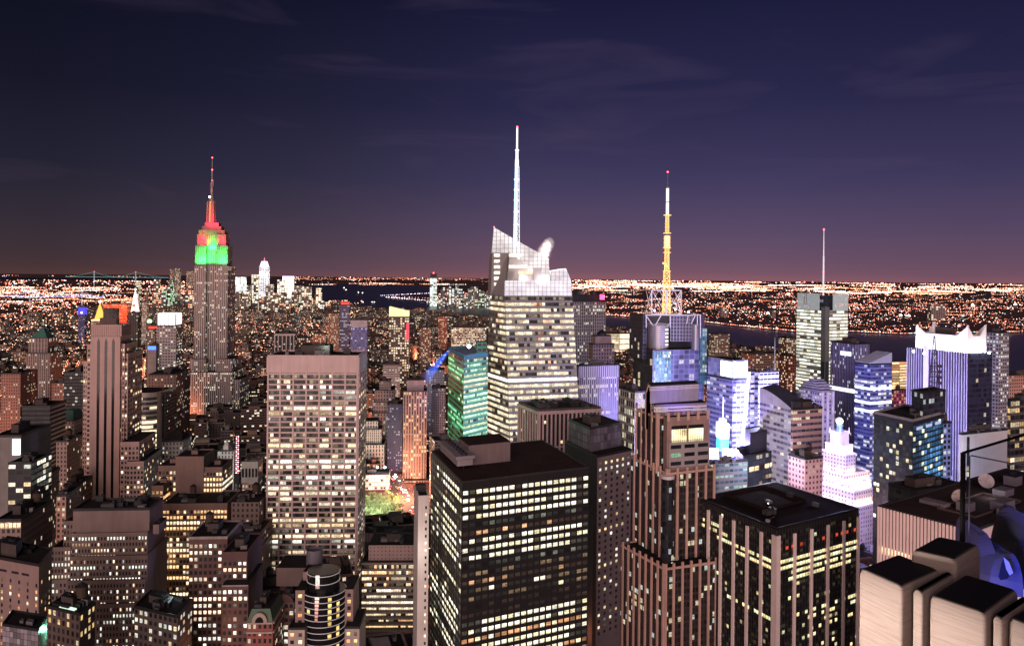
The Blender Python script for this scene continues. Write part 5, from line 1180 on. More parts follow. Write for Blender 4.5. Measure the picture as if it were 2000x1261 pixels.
mb = MB(); q = inset(p, -.4); mb.prism(q, h - 9, h + .2, 0, 1, 1.9, 20); mb.build('striped_attic', [fac('vioattic', (.46, .42, .56), (.4, .75, .0, 1), 0, 0, span=(.12, .11, .17)), M_ROOF], B)
Rt('cream_gridded_block', 'cream stone block with a tall grid of glowing windows beside the brown pier tower', 'office tower', 1208, 1240, 1262, 766, 600, fac('cream', (.52, .47, .38), (.18, .82, .15, .8), .42, .1, ((1, .9, .6), (.95, .95, .75), (1, .8, .5)), .95, span=(.46, .42, .34)), 885, 3.4, 6.5)
B = tower('flat_lit_warehouse', 'far low warehouse glowing cream on the riverbank', 'warehouse', 1189, None, 1230, 651, 2500, fac('wareh', (.8, .62, .42), (.05, .95, .1, .9), 1.5, 0, ((1, .78, .5), (1, .85, .6), (1, .75, .5)), 1.0), 30, 18, 17, 40, 672, units=0)[0]
# antenna tower with amber mast
D = 660; P, h = foot(1238, 1275, 1376, 684, D, 20)
B = begin('amber_mast_tower', 'blue-lit glass tower topped by a white truss cage and tall amber lattice mast', 'skyscraper', P, None, 775)
GL = fac('blue_reflect', (.26, .26, .40), (.06, .94, .1, .86), .10, .08, ((1, .92, .7), (.7, .8, 1), (1, .9, .8)), 1.3, glass=(.10, .11, .22), span=(.22, .22, .36), mull=2)
body(B, P, 0, h, GL, 5.2, 4.1); 
mb = MB(); a, b = Vector(P[3]), Vector(P[0]); n = Vector(((b - a).y, -(b - a).x)).normalized() * .3; mb.wall(a + n, b + n, 0, h, 0, 0, 8, 30); mb.build('dark_flank', fac('dkflank', (.05, .05, .06), (.06, .94, .1, .9), .12, .06, WARM, 1.2, glass=(.02, .025, .03)), B)
mb = MB(); a, b = Vector(P[0]), Vector(P[1]); d = b - a; n = Vector((d.y, -d.x)).normalized() * .5; mb.wall(a + d * .02 + n, a + d * .34 + n, h - 60, h - 1, 0, 0, 12, 22)
mb.build('mirror_bay', fac('mirror', (.20, .32, .40), (.03, .97, .05, .95), .95, .1, ((.10, .22, .36), (.22, .40, .50), (1, .95, .7)), .8, glass=(.05, .1, .14)), B)  # teal reflections painted as emission in the window grid
# upper block: dark left, cylinder, gridded screen, silver column
qa, ha = foot(1230, 1256, 1264, 613, D + 8, 20); body(B, qa, h - 8, ha, fac('dkgrid', (.08, .08, .10), (.12, .88, .12, .88), .02, 0, glass=(.02, .02, .03)), 3, 3.6, 'dark_block')
qb, hb = foot(1262, 1264, 1376, 614, D + 22, 20); body(B, qb, h - 1, hb, plain('recess_dark', (.06, .06, .09)), None, None, 'upper_block')
mb = MB(); cc = at(1285, 684, D + 16); r = 20.5 * D / F; zt = zat(637, D, 1285); mb.tube((cc.x, cc.y, h), (cc.x, cc.y, zt), r, n=36); cyl = mb.build('drum', plain('steel_drum', (.40, .39, .43), .3, metal=.7, noise=.1), B, True)
mb = MB()
for j in range(11): mb.tube((cc.x, cc.y, h + 2 + j * 1.9), (cc.x, cc.y, h + 2.4 + j * 1.9), r + .18, n=36, cap=False)
mb.build('drum_ring', plain('ring_pale', (.6, .58, .62), .4), cyl)
mb = MB()
for j in range(5): mb.obox((cc.x + r * .55, cc.y - r * .86, zt - 4 - j * 3.2), (2.6, 1.4, 0), (.1, -.2, 0), (0, 0, 1.5), col=(1.2, 1.1, .85))
mb.build('lit_window', M_LAMP, cyl)
a, b_ = at(1310, 666, D + 8), at(1354, 616, D + 8); mb = MB(); w = b_.x - a.x; 
mb.obox((a.x, D + 9, a.z), (w * .96, 0, 0), (0, 1.5, 0), (0, 0, b_.z - a.z)); scr = mb.build('gridded_screen', plain('screen_dark', (.05, .05, .10), .3, noise=.2, scale=.4), B)
mb = MB(); hh = b_.z - a.z
for i in range(8): mb.obox((a.x + w * .96 * i / 7 - .12, D + 8.6, a.z), (.24, 0, 0), (0, .4, 0), (0, 0, hh))
for j in range(8): mb.obox((a.x, D + 8.5, a.z + hh * j / 7.2), (w * .96, 0, 0), (0, .4, 0), (0, 0, .22))
mb.build('screen_grid', plain('grid_steel', (.55, .55, .65), .5), scr)
mb = MB(); c2 = at(1358, 684, D + 10); mb.tube((c2.x, c2.y, h), (c2.x, c2.y, zat(635, D, 1358)), 3.6, n=20); mb.build('silver_column', plain('steel_drum', (.40, .39, .43), .3, metal=.7, noise=.1), B, True)
q, hh = foot(1366, 1368, 1381, 641, D + 14, 20); body(B, q, h - 30, hh, fac('tealslab', (.12, .30, .36), (.1, .9, .1, .85), .3, .1, COOL, .8, glass=(.05, .15, .18)), 2.2, 3.4, 'teal_slab')
STL = plain('white_steel', (.78, .77, .80), .5, noise=0)
def truss(x0, x1, y0, y1, Dz, t, name, par, diag=True, mid=True):
    mb = MB(); A, Bv = at(x0, y1, Dz), at(x1, y0, Dz); zl, zh = A.z, Bv.z
    for x in ([A.x, (A.x + Bv.x) / 2, Bv.x] if mid else [A.x, Bv.x]): mb.tube((x, Dz, zl), (x, Dz, zh), t, n=5)
    for z in (zl, zh): mb.tube((A.x, Dz, z), (Bv.x, Dz, z), t * .8, n=5)
    if diag:
        xm = (A.x + Bv.x) / 2
        for s, e in ((A.x, xm), (xm, Bv.x)):
            mb.tube((s, Dz, zl), (e, Dz, zh), t * .45, n=4); mb.tube((e, Dz, zl), (s, Dz, zh), t * .45, n=4); 
            mb.tube(((s + e) / 2, Dz, zh), (s, Dz, (zl + zh) / 2), t * .3, n=4); mb.tube(((s + e) / 2, Dz, zh), (e, Dz, (zl + zh) / 2), t * .3, n=4)
    return mb.build(name, STL, par)
for Dz in (D + 12, D + 40): truss(1272.5, 1330.5, 567, 613, Dz, .62, 'truss_cage', B)
for x in (1272.5, 1330.5):
    mb = MB()
    for y in (567, 613): p0, p1 = at(x, y, D + 12), at(x, y, D + 12); mb.tube((p0.x, D + 12, p0.z), (p0.x, D + 40, p0.z), .5, n=5)
    a, b = at(x, 567, D + 12), at(x, 613, D + 12); mb.tube((a.x, D + 12, a.z), (a.x, D + 40, b.z), .3, n=4); mb.tube((b.x, D + 12, b.z), (a.x, D + 40, a.z), .3, n=4); mb.build('truss_side', STL, B)
mb = MB()
for x0, y0, x1, y1 in ((1262, 615, 1262, 640), (1309, 615, 1309, 640), (1262, 616, 1275, 635), (1291, 616, 1280, 635), (1309, 630, 1303, 638), (1362, 615, 1362, 634), (1358, 616, 1350, 632), (1344, 616, 1341, 632), (1260, 615, 1369, 615), (1368, 615, 1368, 660)):
    a, b = at(x0, y0, D + 6), at(x1, y1, D + 6); mb.tube(a, b, .42, n=5)
mb.build('roof_brace', STL, B)
# amber mast
mp_ = at(1301.5, 611, D + 26); zz = lambda y: zat(y, D + 26, 1302); MA = plain('mast_amber', (.75, .55, .25), .5, noise=0, emit=(1, .50, .12), es=.75); MAW = glow('mast_lit', (1, .80, .52), 1.7)  # mast emission stands in for amber floodlighting on the steel
mb = MB()
def lattice(mb, y0, y1, r0, r1, n, t):
    for i in range(n):
        f0, f1 = i / n, (i + 1) / n; ra, rb = r0 + (r1 - r0) * f0, r0 + (r1 - r0) * f1; za, zb = zz(y0 + (y1 - y0) * f0), zz(y0 + (y1 - y0) * f1)
        for k in range(4):
            a, b = k * 1.5708 + .5, (k + 1) * 1.5708 + .5; A = lambda an, r, z: (mp_.x + r * math.cos(an), mp_.y + r * math.sin(an), z)
            mb.tube(A(a, ra, za), A(a, rb, zb), t, n=4, cap=False); mb.tube(A(a, ra, za), A(b, rb, zb), t * .6, n=4, cap=False); mb.tube(A(b, ra, za), A(a, rb, zb), t * .6, n=4, cap=False); mb.tube(A(a, rb, zb), A(b, rb, zb), t * .7, n=4, cap=False)
lattice(mb, 612, 530, 4.4, 3.2, 9, .36); lattice(mb, 530, 484, 2.6, 2.2, 7, .3); lattice(mb, 456, 421, 1.9, 1.7, 6, .28)
mst = mb.build('antenna_mast', MA, B)
mb = MB(); mb.tube((mp_.x, mp_.y, zz(484)), (mp_.x, mp_.y, zz(460)), 2.1, n=10)
for j in range(9): mb.tube((mp_.x, mp_.y, zz(483 - j * 2.6)), (mp_.x, mp_.y, zz(482 - j * 2.6)), 2.9, n=10)
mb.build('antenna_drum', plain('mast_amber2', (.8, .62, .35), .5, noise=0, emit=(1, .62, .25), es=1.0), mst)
for y in (421, 456, 485, 494, 530): mb = MB(); mb.tube((mp_.x, mp_.y, zz(y)), (mp_.x, mp_.y, zz(y - 1.6)), 3.4, n=12); mb.build('mast_platform', MA, mst)
mb = MB(); mb.ball((mp_.x - 3.4, mp_.y - 2, zz(514)), 1.1, 8); mb.build('small_dish', MA, mst)
mb = MB(); mb.tube((mp_.x, mp_.y, zz(420)), (mp_.x, mp_.y, zz(396)), 1.25, 1.2, 10); mb.tube((mp_.x, mp_.y, zz(394)), (mp_.x, mp_.y, zz(368)), 1.2, 1.15, 10); mb.build('lit_tube', MAW, mst)
mb = MB(); mb.tube((mp_.x, mp_.y, zz(396)), (mp_.x, mp_.y, zz(394)), 1.6, n=10); mb.tube((mp_.x, mp_.y, zz(368)), (mp_.x, mp_.y, zz(365)), 1.7, n=10); mb.tube((mp_.x, mp_.y, zz(365)), (mp_.x, mp_.y, zz(336)), .38, .25, 6); mb.build('mast_tip', M_GREY, mst)
mb = MB(); mb.ball((mp_.x, mp_.y, zz(336)), .8, 8); mb.build('beacon_light', M_RED, mst)
for y in (600, 560, 520): lamp('amber_floodlight', (mp_.x, mp_.y, zz(y)), 2200, (1, .55, .14), .5)
for x, y in ((1278, 606), (1319, 604), (1345, 609)): p = at(x, y, D + 18); mb = MB(); mb.ball(p, .9, 6); mb.build('roof_light', M_WHITE, B); lamp('roof_floodlight', p + Vector((0, -2, 2)), 2600, (.9, .93, 1), .5)
lamp('violet_floodlight', at(1345, 800, D - 40), 30000, (.45, .42, 1), .6)
# brown pier tower
D = 430; BP = plain('pier_brown', (.52, .335, .285), .85, noise=.18, scale=.12)
PU, hu = fpD((1243, 800), (1284, 816), (1384, 808), D)
B = begin('brown_pier_tower', 'tall brown stone tower with ranks of pointed piers stepping up to a flat white-finned cap', 'office tower', PU, None, 1261)
BG = fac('pier_glass', (.075, .05, .048), (.12, .88, .12, .8), .13, .06, ((1, .92, .62), (.85, 1, .9), (1, .8, .5)), 1.15, glass=(.02, .022, .026))
body(B, PU, 0, hu, BG, 2.6, 3.6, 'upper_tier'); ribs(B, PU, hu - 30, hu + 2.5, {3: 4, 0: 6}, 1.2, .5, BP, 'pier', [3, 0])
PM, hm = fpD((1228, 892), (1304, 926), (1396, 916), D - 10); body(B, PM, 0, hm, BG, 2.6, 3.6, 'middle_tier'); ribs(B, PM, 0, hm + 3, {3: 6, 0: 5}, 1.25, .7, BP, 'pier', [3, 0])
PL, hl_ = fpD((1207, 1062), (1298, 1112), (1400, 1098), D - 22); body(B, PL, 0, hl_, BG, 2.6, 3.6, 'lower_tier'); ribs(B, PL, 0, hl_ + 3, {3: 8, 0: 6}, 1.25, .7, BP, 'pier', [3, 0])
for q, hh in ((PU, hu), (PM, hm), (PL, hl_)): parapet(B, q, hh, .8, .5, BP)
mb = MB(); a = Vector(PM[0]); mb.tube((a.x, a.y, 0), (a.x, a.y, hm - 2), 3.4, n=20, bay=1.8, flr=3.6); bw = mb.build('corner_bow', fac('bow', (.03, .03, .034), (.06, .94, .1, .85), .06, .05, COOL, 1.0), B)
mb = MB(); mb.tube((a.x, a.y, hm - 2), (a.x, a.y, hm - .4), 3.7, n=20); mb.build('bow_cap', plain('fin_white', (.62, .58, .60), .5), bw)
# right-hand pink wing with the two great windows
PW, hw = fpD((1296, 812), (1303, 815), (1385, 810), D - 5); body(B, PW, hm - 8, hw, plain('pier_pink', (.40, .27, .25), .85), None, None, 'window_wing'); a, b = Vector(PW[0]), Vector(PW[1])
for k in range(5): e = (b - a).normalized(); o = a + (b - a) * k * .235; mb = MB(); mb.obox((o.x, o.y - .3, hw - 2), (e.x * 1.6, e.y * 1.6, 0), (0, 1.2, 0), (0, 0, 4.6)); mb.build('pier_stub', BP, B)
WS = []
a, b = Vector(PW[0]), Vector(PW[1]); d = b - a; n = Vector((d.y, -d.x)).normalized() * .12; zt0, zt1 = zat(864, D, 1340), zat(836, D, 1340)
mb = MB()
for k, s in enumerate((.10, .50)):
    u, v = a + d * s + n, a + d * (s + .36) + n
    WS.append(([(*u, zt0), (*v, zt0), (*v, zt1), (*u, zt1)], [(k * 9, .1), (k * 9 + .5, .1), (k * 9 + .5, .6), (k * 9, .6)], (1.0, .86, .52)))
    e = (v - u)
    for i in range(8):
        o = u + e * i / 7 + n * .5; mb.obox((o.x, o.y, zt0 - .3), (e.x / 60, e.y / 60, 0), (n.x, n.y, 0), (0, 0, zt1 - zt0 + .6))
    mb.obox((*(u + n * .5), zt1), (e.x, e.y, 0), (n.x, n.y, 0), (0, 0, 1.9))
put_windows(B, WS, name='great_window'); mb.build('window_frame', BLK, B)
zb0, zb1 = zat(915, D - 6, 1340), zat(866, D - 6, 1340); mb = MB(); q = inset(PW, -.35); mb.prism(subq(q, .06, 1, 0, 1), zb0, zb1, 0, 0, 7.5, 4.4, top=False); mb.build('grey_band_storeys', fac('greyband', (.44, .40, .41), (.12, .88, .25, .7), .1, .15, GREENL, .9, mull=5), B)
q, hh = fpD((1274, 783), (1280, 790), (1379, 786), D + 6); body(B, q, hu - 4, hh, fac('slabst', (.28, .25, .3), (.05, .95, .15, .6), .05, .1, COOL, .8, glass=(.05, .06, .12)), 4, 4.4, 'cap_storey'); bands(B, q, [hh - 2.3, hh - 4], 1.1, .7, plain('fin_white', (.62, .58, .60), .5), 'white_fin', [3, 0])
q, hh2 = fpD((1266, 748), (1270, 753), (1364, 748), D + 10); body(B, q, hh, hh2, plain('cap_grey', (.42, .40, .44), .6), None, None, 'cap_box', top=M_ROOF)
bands(B, q, [hh2 - 1.0 - j * .9 for j in range(3)], .45, .4, plain('fin_white', (.62, .58, .60), .5), 'white_fin', [3, 0]); parapet(B, q, hh2, .3, .4, M_DARK)
lamp('blue_floodlight', at(1330, 784, D + 2), 1500, (.20, .16, 1), 1.5, kind='AREA', to=at(1330, 770, D + 12), size=(18, 1.5))
mb = MB(); a = at(1268, 760, D + 12)
for k in range(5): mb.obox((a.x - 2.2 + k * .35, a.y - 1, hu - 8), (1.9, 0, 0), (0, 2, 0), (0, 0, (a.z - hu + 8) * (1.02 - .05 * (4 - k)) + 2))
mb.build('stepped_buttress', BP, B)
# white limestone striped black tower (nearest on the west side)
D = 380; P, h = fpD((1362, 971), (1517, 1032), (1677, 993), D)
B = begin('limestone_striped_tower', 'near black glass tower with thick pale limestone stripes and a bare flat black roof', 'office tower', P, None, 1261)
LS = plain('stripe_pink', (.86, .70, .68), .85, noise=.12, scale=.15)
body(B, P, 0, h, BLK, None, None, top=plain('roof_black_brown', (.022, .015, .016), 1.0, spec=.03)); parapet(B, P, h, .35, .9, plain('edge_black', (.02, .018, .02), .6))
q = inset(P, -.04)
ribs(B, q, 0, h - 4.2, {3: 6, 0: 5}, 1.7, .8, LS, 'stripe', [3, 0])
mb = MB(); a = Vector(q[0]); e0 = (Vector(q[1]) - a).normalized(); e1 = (Vector(q[3]) - a).normalized(); o = a - (e0 + e1) * .85; mb.obox((o.x, o.y, 0), (e0.x * 3, e0.y * 3, 0), (e1.x * 3.4, e1.y * 3.4, 0), (0, 0, h - 3.4)); mb.build('corner_stripe', LS, B)
gt = random.Random(77); 
def tl(NB, NF, k):
    M = []
    for j in range(NF):
        d_ = NF - 1 - j; row = []; per = NB // (6 if k == 3 else 5)
        for i in range(NB):
            c = scol(gt.choice([(1, .84, .45), (1, .80, .42), (.95, 1, .62)]), gt.uniform(.7, 1.1)); v = scol(c, gt.choice([0, 0, 0, 0, .01, .025]))
            if k == 0:
                if d_ in (4, 5) : v = c if gt.random() < .93 else v
                elif d_ in (6, 7): v = scol(c, .9) if 1 * per / 2 < i < 4.4 * per and gt.random() < .9 else v
                elif d_ == 2: v = (.5, .05, .02) if gt.random() < .4 else v
                elif d_ in (14, 16, 13): v = c if gt.random() < .35 and i > per else v
                elif gt.random() < .045: v = scol(c, gt.uniform(.3, 1.1))
            else:
                if d_ == 4: v = c if i > per * 1.5 and gt.random() < .85 else v
                elif d_ == 5: v = c if i > per * 3 and gt.random() < .8 else v
                elif d_ in (2, 3): v = scol(c, .8) if i < per * 2.6 and gt.random() < .5 else v
                elif d_ == 13: v = c if per * 2 < i and gt.random() < .6 else v
                elif gt.random() < .04: v = scol(c, gt.uniform(.2, 1.1))
            row.append(v)
        M.append(row)
    return M
put_windows(B, grid(P, h - 3 - 3.1 * 24, h - 3, nb={3: 36, 0: 30}, nf=24, wx=(.02, .98), wy=(.3, .88), lit=tl, edges=[3, 0], out_=.08))
ribs(B, P, 0, h - 1, {3: 36, 0: 30}, .12, .2, plain('mullion_grey', (.09, .08, .085), .5), 'mullion', [3, 0])
q = subq(P, .25, .75, .38, .92); mb = MB(); mb.prism(q, h, h + 1.6, top=False); mb.prism(inset(q, .3), h, h + .15); mb.build('roof_well', plain('well_wall', (.030, .02, .021), 1.0, spec=.03), B)
clutter(B, subq(P, .1, .9, .1, .9), h, 5, 1.0, 0, False); p = quadpt(P, .03, .12); unit(B, P, h, .06, .16, 1.6, 1.6, 1.3, plain('unit_pale', (.5, .48, .46)))
mb = MB(); mb.tube((p.x, p.y, h), (p.x + .3, p.y, h + 2.2), .1, n=5); mb.tube((p.x + .3, p.y, h + 2.2), (p.x + 4, p.y + 3, h + 3), .08, n=5); mb.build('davit', M_GREY, B)
p = quadpt(P, .35, .45); mb = MB(); mb.ball((p.x, p.y, h + 2), .35, 6); mb.build('roof_lamp', glow('lamp_soft', (1, 1, .85), 3), B)
# blue glass tower with the lit sign panels
D = 620; B, p, h = Rt('panel_crowned_tower', 'violet-blue office tower crowned by two blazing white sign panels', 'office tower', 1381, 1431, 1462, 742, D, fac('vioglass', (.30, .30, .46), (.04, .96, .25, .75), .30, .18, BLUE, 1.3, glass=(.06, .06, .15)), 865, 4, 3.9, th=22, units=0)
mb = MB(); zt = zat(704, D, 1431); mb.prism(inset(p, .4), h, zt, 0, 1, 4, 4); crown = mb.build('sign_crown', [fac('signcrown', (.30, .32, .42), (.04, .96, .06, .94), 0, 0, glass=(.20, .22, .33)), M_ROOF], B)
for e, s0, s1 in ((3, .55, .97), (0, .06, .9)):
    q = inset(p, .2); a, b = Vector(q[e]), Vector(q[(e + 1) % 4]); d = b - a; n = Vector((d.y, -d.x)).normalized() * .5; u, v = a + d * s0, a + d * s1; mb = MB(); mb.obox((*u, h + 2), (v.x - u.x, v.y - u.y, 0), (n.x, n.y, 0), (0, 0, (zt - h) * .78)); mb.build('lit_sign_panel', glow('panel_white', (.86, .90, 1), 2.6), crown)
B, p, h = Rt('bright_edge_tower', 'pale violet tower with a dazzling diagonal light strip down its edge', 'office tower', 1458, 1466, 1482, 726, 640, fac('vio2', (.40, .38, .56), (.04, .96, .3, .75), .3, .2, BLUE, 1.2), 865, 4, 3.9, th=22, units=1)
a, b = at(1447, 865, 600), at(1461, 726, 612); mb = MB(); mb.face([a, a + Vector((2.2, 0, 0)), b + Vector((2.2, 0, 0)), b]); mb.face([a + Vector((0, 1, 0)), a + Vector((2.2, 1, 0)), b + Vector((2.2, 1, 0)), b + Vector((0, 1, 0))]); mb.face([a, b, b + Vector((0, 1, 0)), a + Vector((0, 1, 0))]); mb.build('light_strip', glow('strip_white', (.95, .92, 1), 1.5), B)
Rt('pale_billboard_tower', 'pale lavender tower lit nearly white on its front, beside the dazzling light strip', 'office tower', 1481, 1484, 1521, 727, 625, fac('lavn', (.66, .64, .80), (.04, .96, .35, .75), .3, .2, BLUE, 1.1), 790, 4, 3.9, th=22, units=2)
lamp('billboard_glow', at(1500, 800, 590), 318240, (.56, .56, 1), .6)
# New Year ball building with billboards
D = 600; BX = at(1412, 866, D)
B = thing('billboard_tower', 'slim dazzling white and cyan billboard tower topped by a thin pole', 'building', (BX.x, BX.y + 8, 0))
HERO.append((1398, 1428, 870, D, [(BX.x - 6, D), (BX.x + 6, D), (BX.x + 6, D + 14), (BX.x - 6, D + 14)]))
z0, z1, z2, z3 = zat(866, D), zat(855, D), zat(823, D), zat(815, D)
def bx(x0, x1, za, zb_, mat, nm, dz=0, dep=10):
    a, b = at(x0, 866, D + dz), at(x1, 866, D + dz); mb = MB(); mb.obox((a.x, a.y, za), (b.x - a.x, 0, 0), (0, dep, 0), (0, 0, zb_ - za)); return mb.build(nm, mat, B)
zq = z0 + 4; bx(1404, 1424, 0, z0 - 8, plain('bill_core', (.1, .1, .14)), 'tower_core')
bx(1406, 1423, z0 - 4, z1 + 1, glow('bill_cyan', (.05, .72, 1), 1.4), 'cyan_billboard', -1); bx(1405, 1424, z1 + 1.2, z2, glow('bill_white', (.94, .93, 1), 2.2), 'white_billboard', -1); bx(1409, 1419, z2, z3, glow('bill_white2', (.8, .8, 1), 1.6), 'white_billboard', 0, 8)
mb = MB(); p = at(1412, 816, D + 4); mb.tube(p, (p.x, p.y, zat(776, D, 1412)), .5, .25, 6); pl_ = mb.build('pole', plain('pole_white', (.7, .7, .75), .4, emit=(.6, .6, .8), es=.4), B)
bx(1384, 1404, zat(889, D), zat(868, D), glow('bill_violet', (.92, .82, 1), 2.4), 'wide_billboard', -6, 2); bx(1412, 1434, zat(884, D), zat(869, D), glow('bill_pink', (1, .80, .97), 2.2), 'wide_billboard', -6, 2)
lamp('billboard_glow', at(1412, 880, D - 22), 286416, (.46, .38, 1), .6); lamp('billboard_glow', at(1470, 980, D - 30), 371280, (.46, .40, 1), .6)
# dark block in front of the theatre district, and the teal building
D = 520; P, h = fpD((1437, 876), (1452, 893), (1542, 874), D)
B = begin('dark_teal_block', 'dark teal glass block with a black penthouse and a few orange windows on top', 'office building', P, None, 950)
body(B, P, 0, h, fac('dteal', (.05, .06, .085), (.08, .92, .15, .85), .14, .1, WARM, 1.0, glass=(.025, .035, .055)), 3.4, 3.6); parapet(B, P, h, .8, .5)
q = subq(P, .18, .82, .25, .9); mb = MB(); mb.prism(q, h, zat(849, D + 8, 1500)); mb.build('penthouse', [plain('ph_navy', (.035, .035, .055), .6)], B); parapet(B, q, zat(849, D + 8, 1500), .6, .5)
put_windows(B, grid(P, h - 11, h - 7, nb={0: 9}, nf=1, wx=(.08, .92), wy=(.1, .9), lit=lambda a, b, k: [[(1.2, .85, .5) if i in (1, 2, 4, 5) else None for i in range(a)]], edges=[0]))
B, p, h = Rt('low_teal_building', 'low grey-teal building with green-lit windows between pier tower and dark teal block', 'office building', 1385, 1388, 1460, 905, 500, fac('lowteal', (.22, .24, .30), (.1, .92, .3, .75), .30, .2, GREENL, .8, glass=(.05, .12, .14)), 960, 3.2, 3.6, th=18)
# curved gable tower and its brick half
D = 520; P, h = fpD((1484, 783), (1546, 798), (1592, 783), D)
B = begin('curved_gable_tower', 'pale violet tower whose side wall ends in a sweeping curved gable', 'office tower', P, None, 960)
CGM = fac('curvg', (.66, .64, .74), (.04, .96, .3, .8), .32, .3, BLUE, .9, glass=(.16, .16, .28)); body(B, P, 0, h, CGM, 3.6, 3.7)
mb = MB(); a, b = Vector(P[3]), Vector(P[0]); ex = Vector(P[1]) - b; zp = zat(757, D + 30, 1486); N_ = 12
for i in range(N_):
    s0, s1 = i / N_, (i + 1) / N_; f = lambda s: h + (zp - h) * (1 - s ** 1.6); u, v = a + (b - a) * s0, a + (b - a) * s1
    mb.face([(*u, h), (*v, h), (*v, f(s1)), (*u, f(s0))], m=0); mb.face([(*u, f(s0)), (*v, f(s1)), (*(v + ex * .6), f(s1)), (*(u + ex * .6), f(s0))], m=1)
    mb.face([(*(u + ex * .6), h), (*(v + ex * .6), h), (*(v + ex * .6), f(s1)), (*(u + ex * .6), f(s0))], m=1)
mb.face([(*a, h), (*(a + ex * .6), h), (*(a + ex * .6), zp), (*a, zp)], m=1); mb.build('curved_gable', [plain('gable_pale', (.62, .60, .72), .6), plain('roof_slate2', (.06, .06, .085), .6)], B)
clutter(B, subq(P, .62, .98, .1, .9), h, 3, 1.2)
B, p, h = Rt('brick_ribbon_tower', 'pinkish brick tower with dark ribbon windows joined to the curved gable tower', 'office tower', 1545, 1549, 1606, 800, 505, fac('ribbonb', (.46, .30, .30), (.03, .97, .3, .72), .28, .2, WARM, 1.2, glass=(.05, .05, .08)), 890, 3.6, 3.9, th=22, units=2)
addtier(B, 1545, 1549, 1583, 784, 508, plain('navy_box', (.05, .05, .075)), h, th=22, name='plant_storey'); 
Rt('pink_hotel', 'pink street-lit hotel with a grid of small dark windows below the brick ribbon tower', 'hotel', 1540, 1572, 1607, 897, 490, fac('pinkhotel', (.66, .47, .50), (.25, .75, .25, .75), .05, .02, WARM, 1, glass=(.10, .05, .06)), 965, 2.9, 3.3, th=24, units=4, tanks=1)
lamp('billboard_glow', at(1560, 1010, 455), 50700, (1, .62, .72), .6)
lamp('billboard_glow', at(1502, 890, 492), 34000, (.80, .76, 1), .6)  # lamp added to brighten the curved gable wall
# wavy roofed tower
D = 740; B, p, h = Rt('wavy_roof_tower', 'purple gridded tower with white corner piers under a rippled stepped roof', 'office tower', 1560, 1605, 1629, 766, D, fac('wavyw', (.46, .40, .54), (.2, .8, .2, .75), .25, .1, BLUE, 1.0, glass=(.07, .05, .10)), 900, 3, 3.6, th=24, units=0)
ribs(B, p, 0, h, {0: 2}, 2.2, .6, plain('pier_white', (.75, .72, .80), .6), 'corner_pier', [0])
for k in range(6):
    q = subq(p, .0 + .0 * k, 1, k * .09, 1 - k * .09); o = MB(); q2 = [Vector(x) for x in inset(q, -.6 + k * .4)]; zz_ = h + k * 2.3
    o.prism([tuple(x) for x in q2], zz_, zz_ + 1.5 + .5 * math.sin(k)); o.build('roof_ripple', plain('ripple_roof', (.32, .30, .38), .6), B)
# cruciform white tower with mast
D = 985; P, h = foot(1556, 1612, 1656, 606, D, 24)
B = begin('white_screen_tower', 'tall pale tower with glowing floors, grey-green screens rising past its roof and a thin mast', 'skyscraper', P, None, 758)
nyt = fac('nytf', (.52, .55, .50), (.0, 1, .2, .76), .85, .2, ((1, 1, .72), (.86, 1, .86), (1, .95, .75)), 1.2, glass=(.16, .20, .18), mull=1); body(B, P, 0, h, nyt, 6, 4.2)
mb = MB(); a = Vector(P[0]); e0 = (Vector(P[1]) - a).normalized(); e1 = (Vector(P[3]) - a).normalized(); o = a - (e0 + e1) * .5; mb.obox((*o, 0), (e0.x * 7, e0.y * 7, 0), (e1.x * 7, e1.y * 7, 0), (0, 0, h + 4)); mb.build('corner_notch', fac('notch', (.16, .18, .19), (.1, .9, .2, .7), .4, .2, PALE, .8, glass=(.03, .04, .05)), B)
SCM = plain('ceramic_screen', (.50, .56, .57), .7, noise=.08, emit=(.40, .52, .52), es=.30); zs_ = zat(573, D, 1600)  # mild emission stands in for floodlights on the screens
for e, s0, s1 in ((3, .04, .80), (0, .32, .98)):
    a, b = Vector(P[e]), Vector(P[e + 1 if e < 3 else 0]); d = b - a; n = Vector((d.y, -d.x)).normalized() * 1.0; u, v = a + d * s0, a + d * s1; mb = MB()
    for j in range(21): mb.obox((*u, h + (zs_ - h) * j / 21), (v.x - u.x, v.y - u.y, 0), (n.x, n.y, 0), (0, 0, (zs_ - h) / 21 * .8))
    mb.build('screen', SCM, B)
q = inset(P, 12); mb = MB(); mb.prism(q, h, zs_ - 3, 0, 0, 3, 4); mb.build('plant_storey', fac('nplant', (.05, .05, .085), (.1, .9, .1, .9), .1, 0, BLUE, .5), B)
mb = MB(); c = centre(P); m0 = at(1608, 572, D + 30); mb.tube((m0.x, m0.y, h), (m0.x, m0.y, zat(500, D + 30, 1608)), 1.3, 1.0, 8); mb.tube((m0.x, m0.y, zat(500, D + 30, 1608)), (m0.x, m0.y, zat(448, D + 30, 1608)), .8, .35, 8); ms = mb.build('mast', plain('mast_white', (.75, .73, .78), .5, noise=0, emit=(.5, .48, .55), es=.6), B)
for y in (531, 448):
    mb = MB(); mb.ball((m0.x, m0.y, zat(y, D + 30, 1608)), 1.2, 8); mb.build('beacon_light', M_RED, ms)
for x in (1571, 1575, 1587, 1630):
    p0 = at(x, 575, D + 20); mb = MB(); mb.tube((p0.x, p0.y, zs_ - 14), (p0.x, p0.y, zat(552, D + 20, x)), .35, n=5); whip = mb.build('whip_antenna', M_GREY, B)
    if x != 1575: mb = MB(); mb.ball((p0.x, p0.y, zat(551, D + 20, x)), 1.1, 6); mb.build('beacon_light', M_RED, whip)
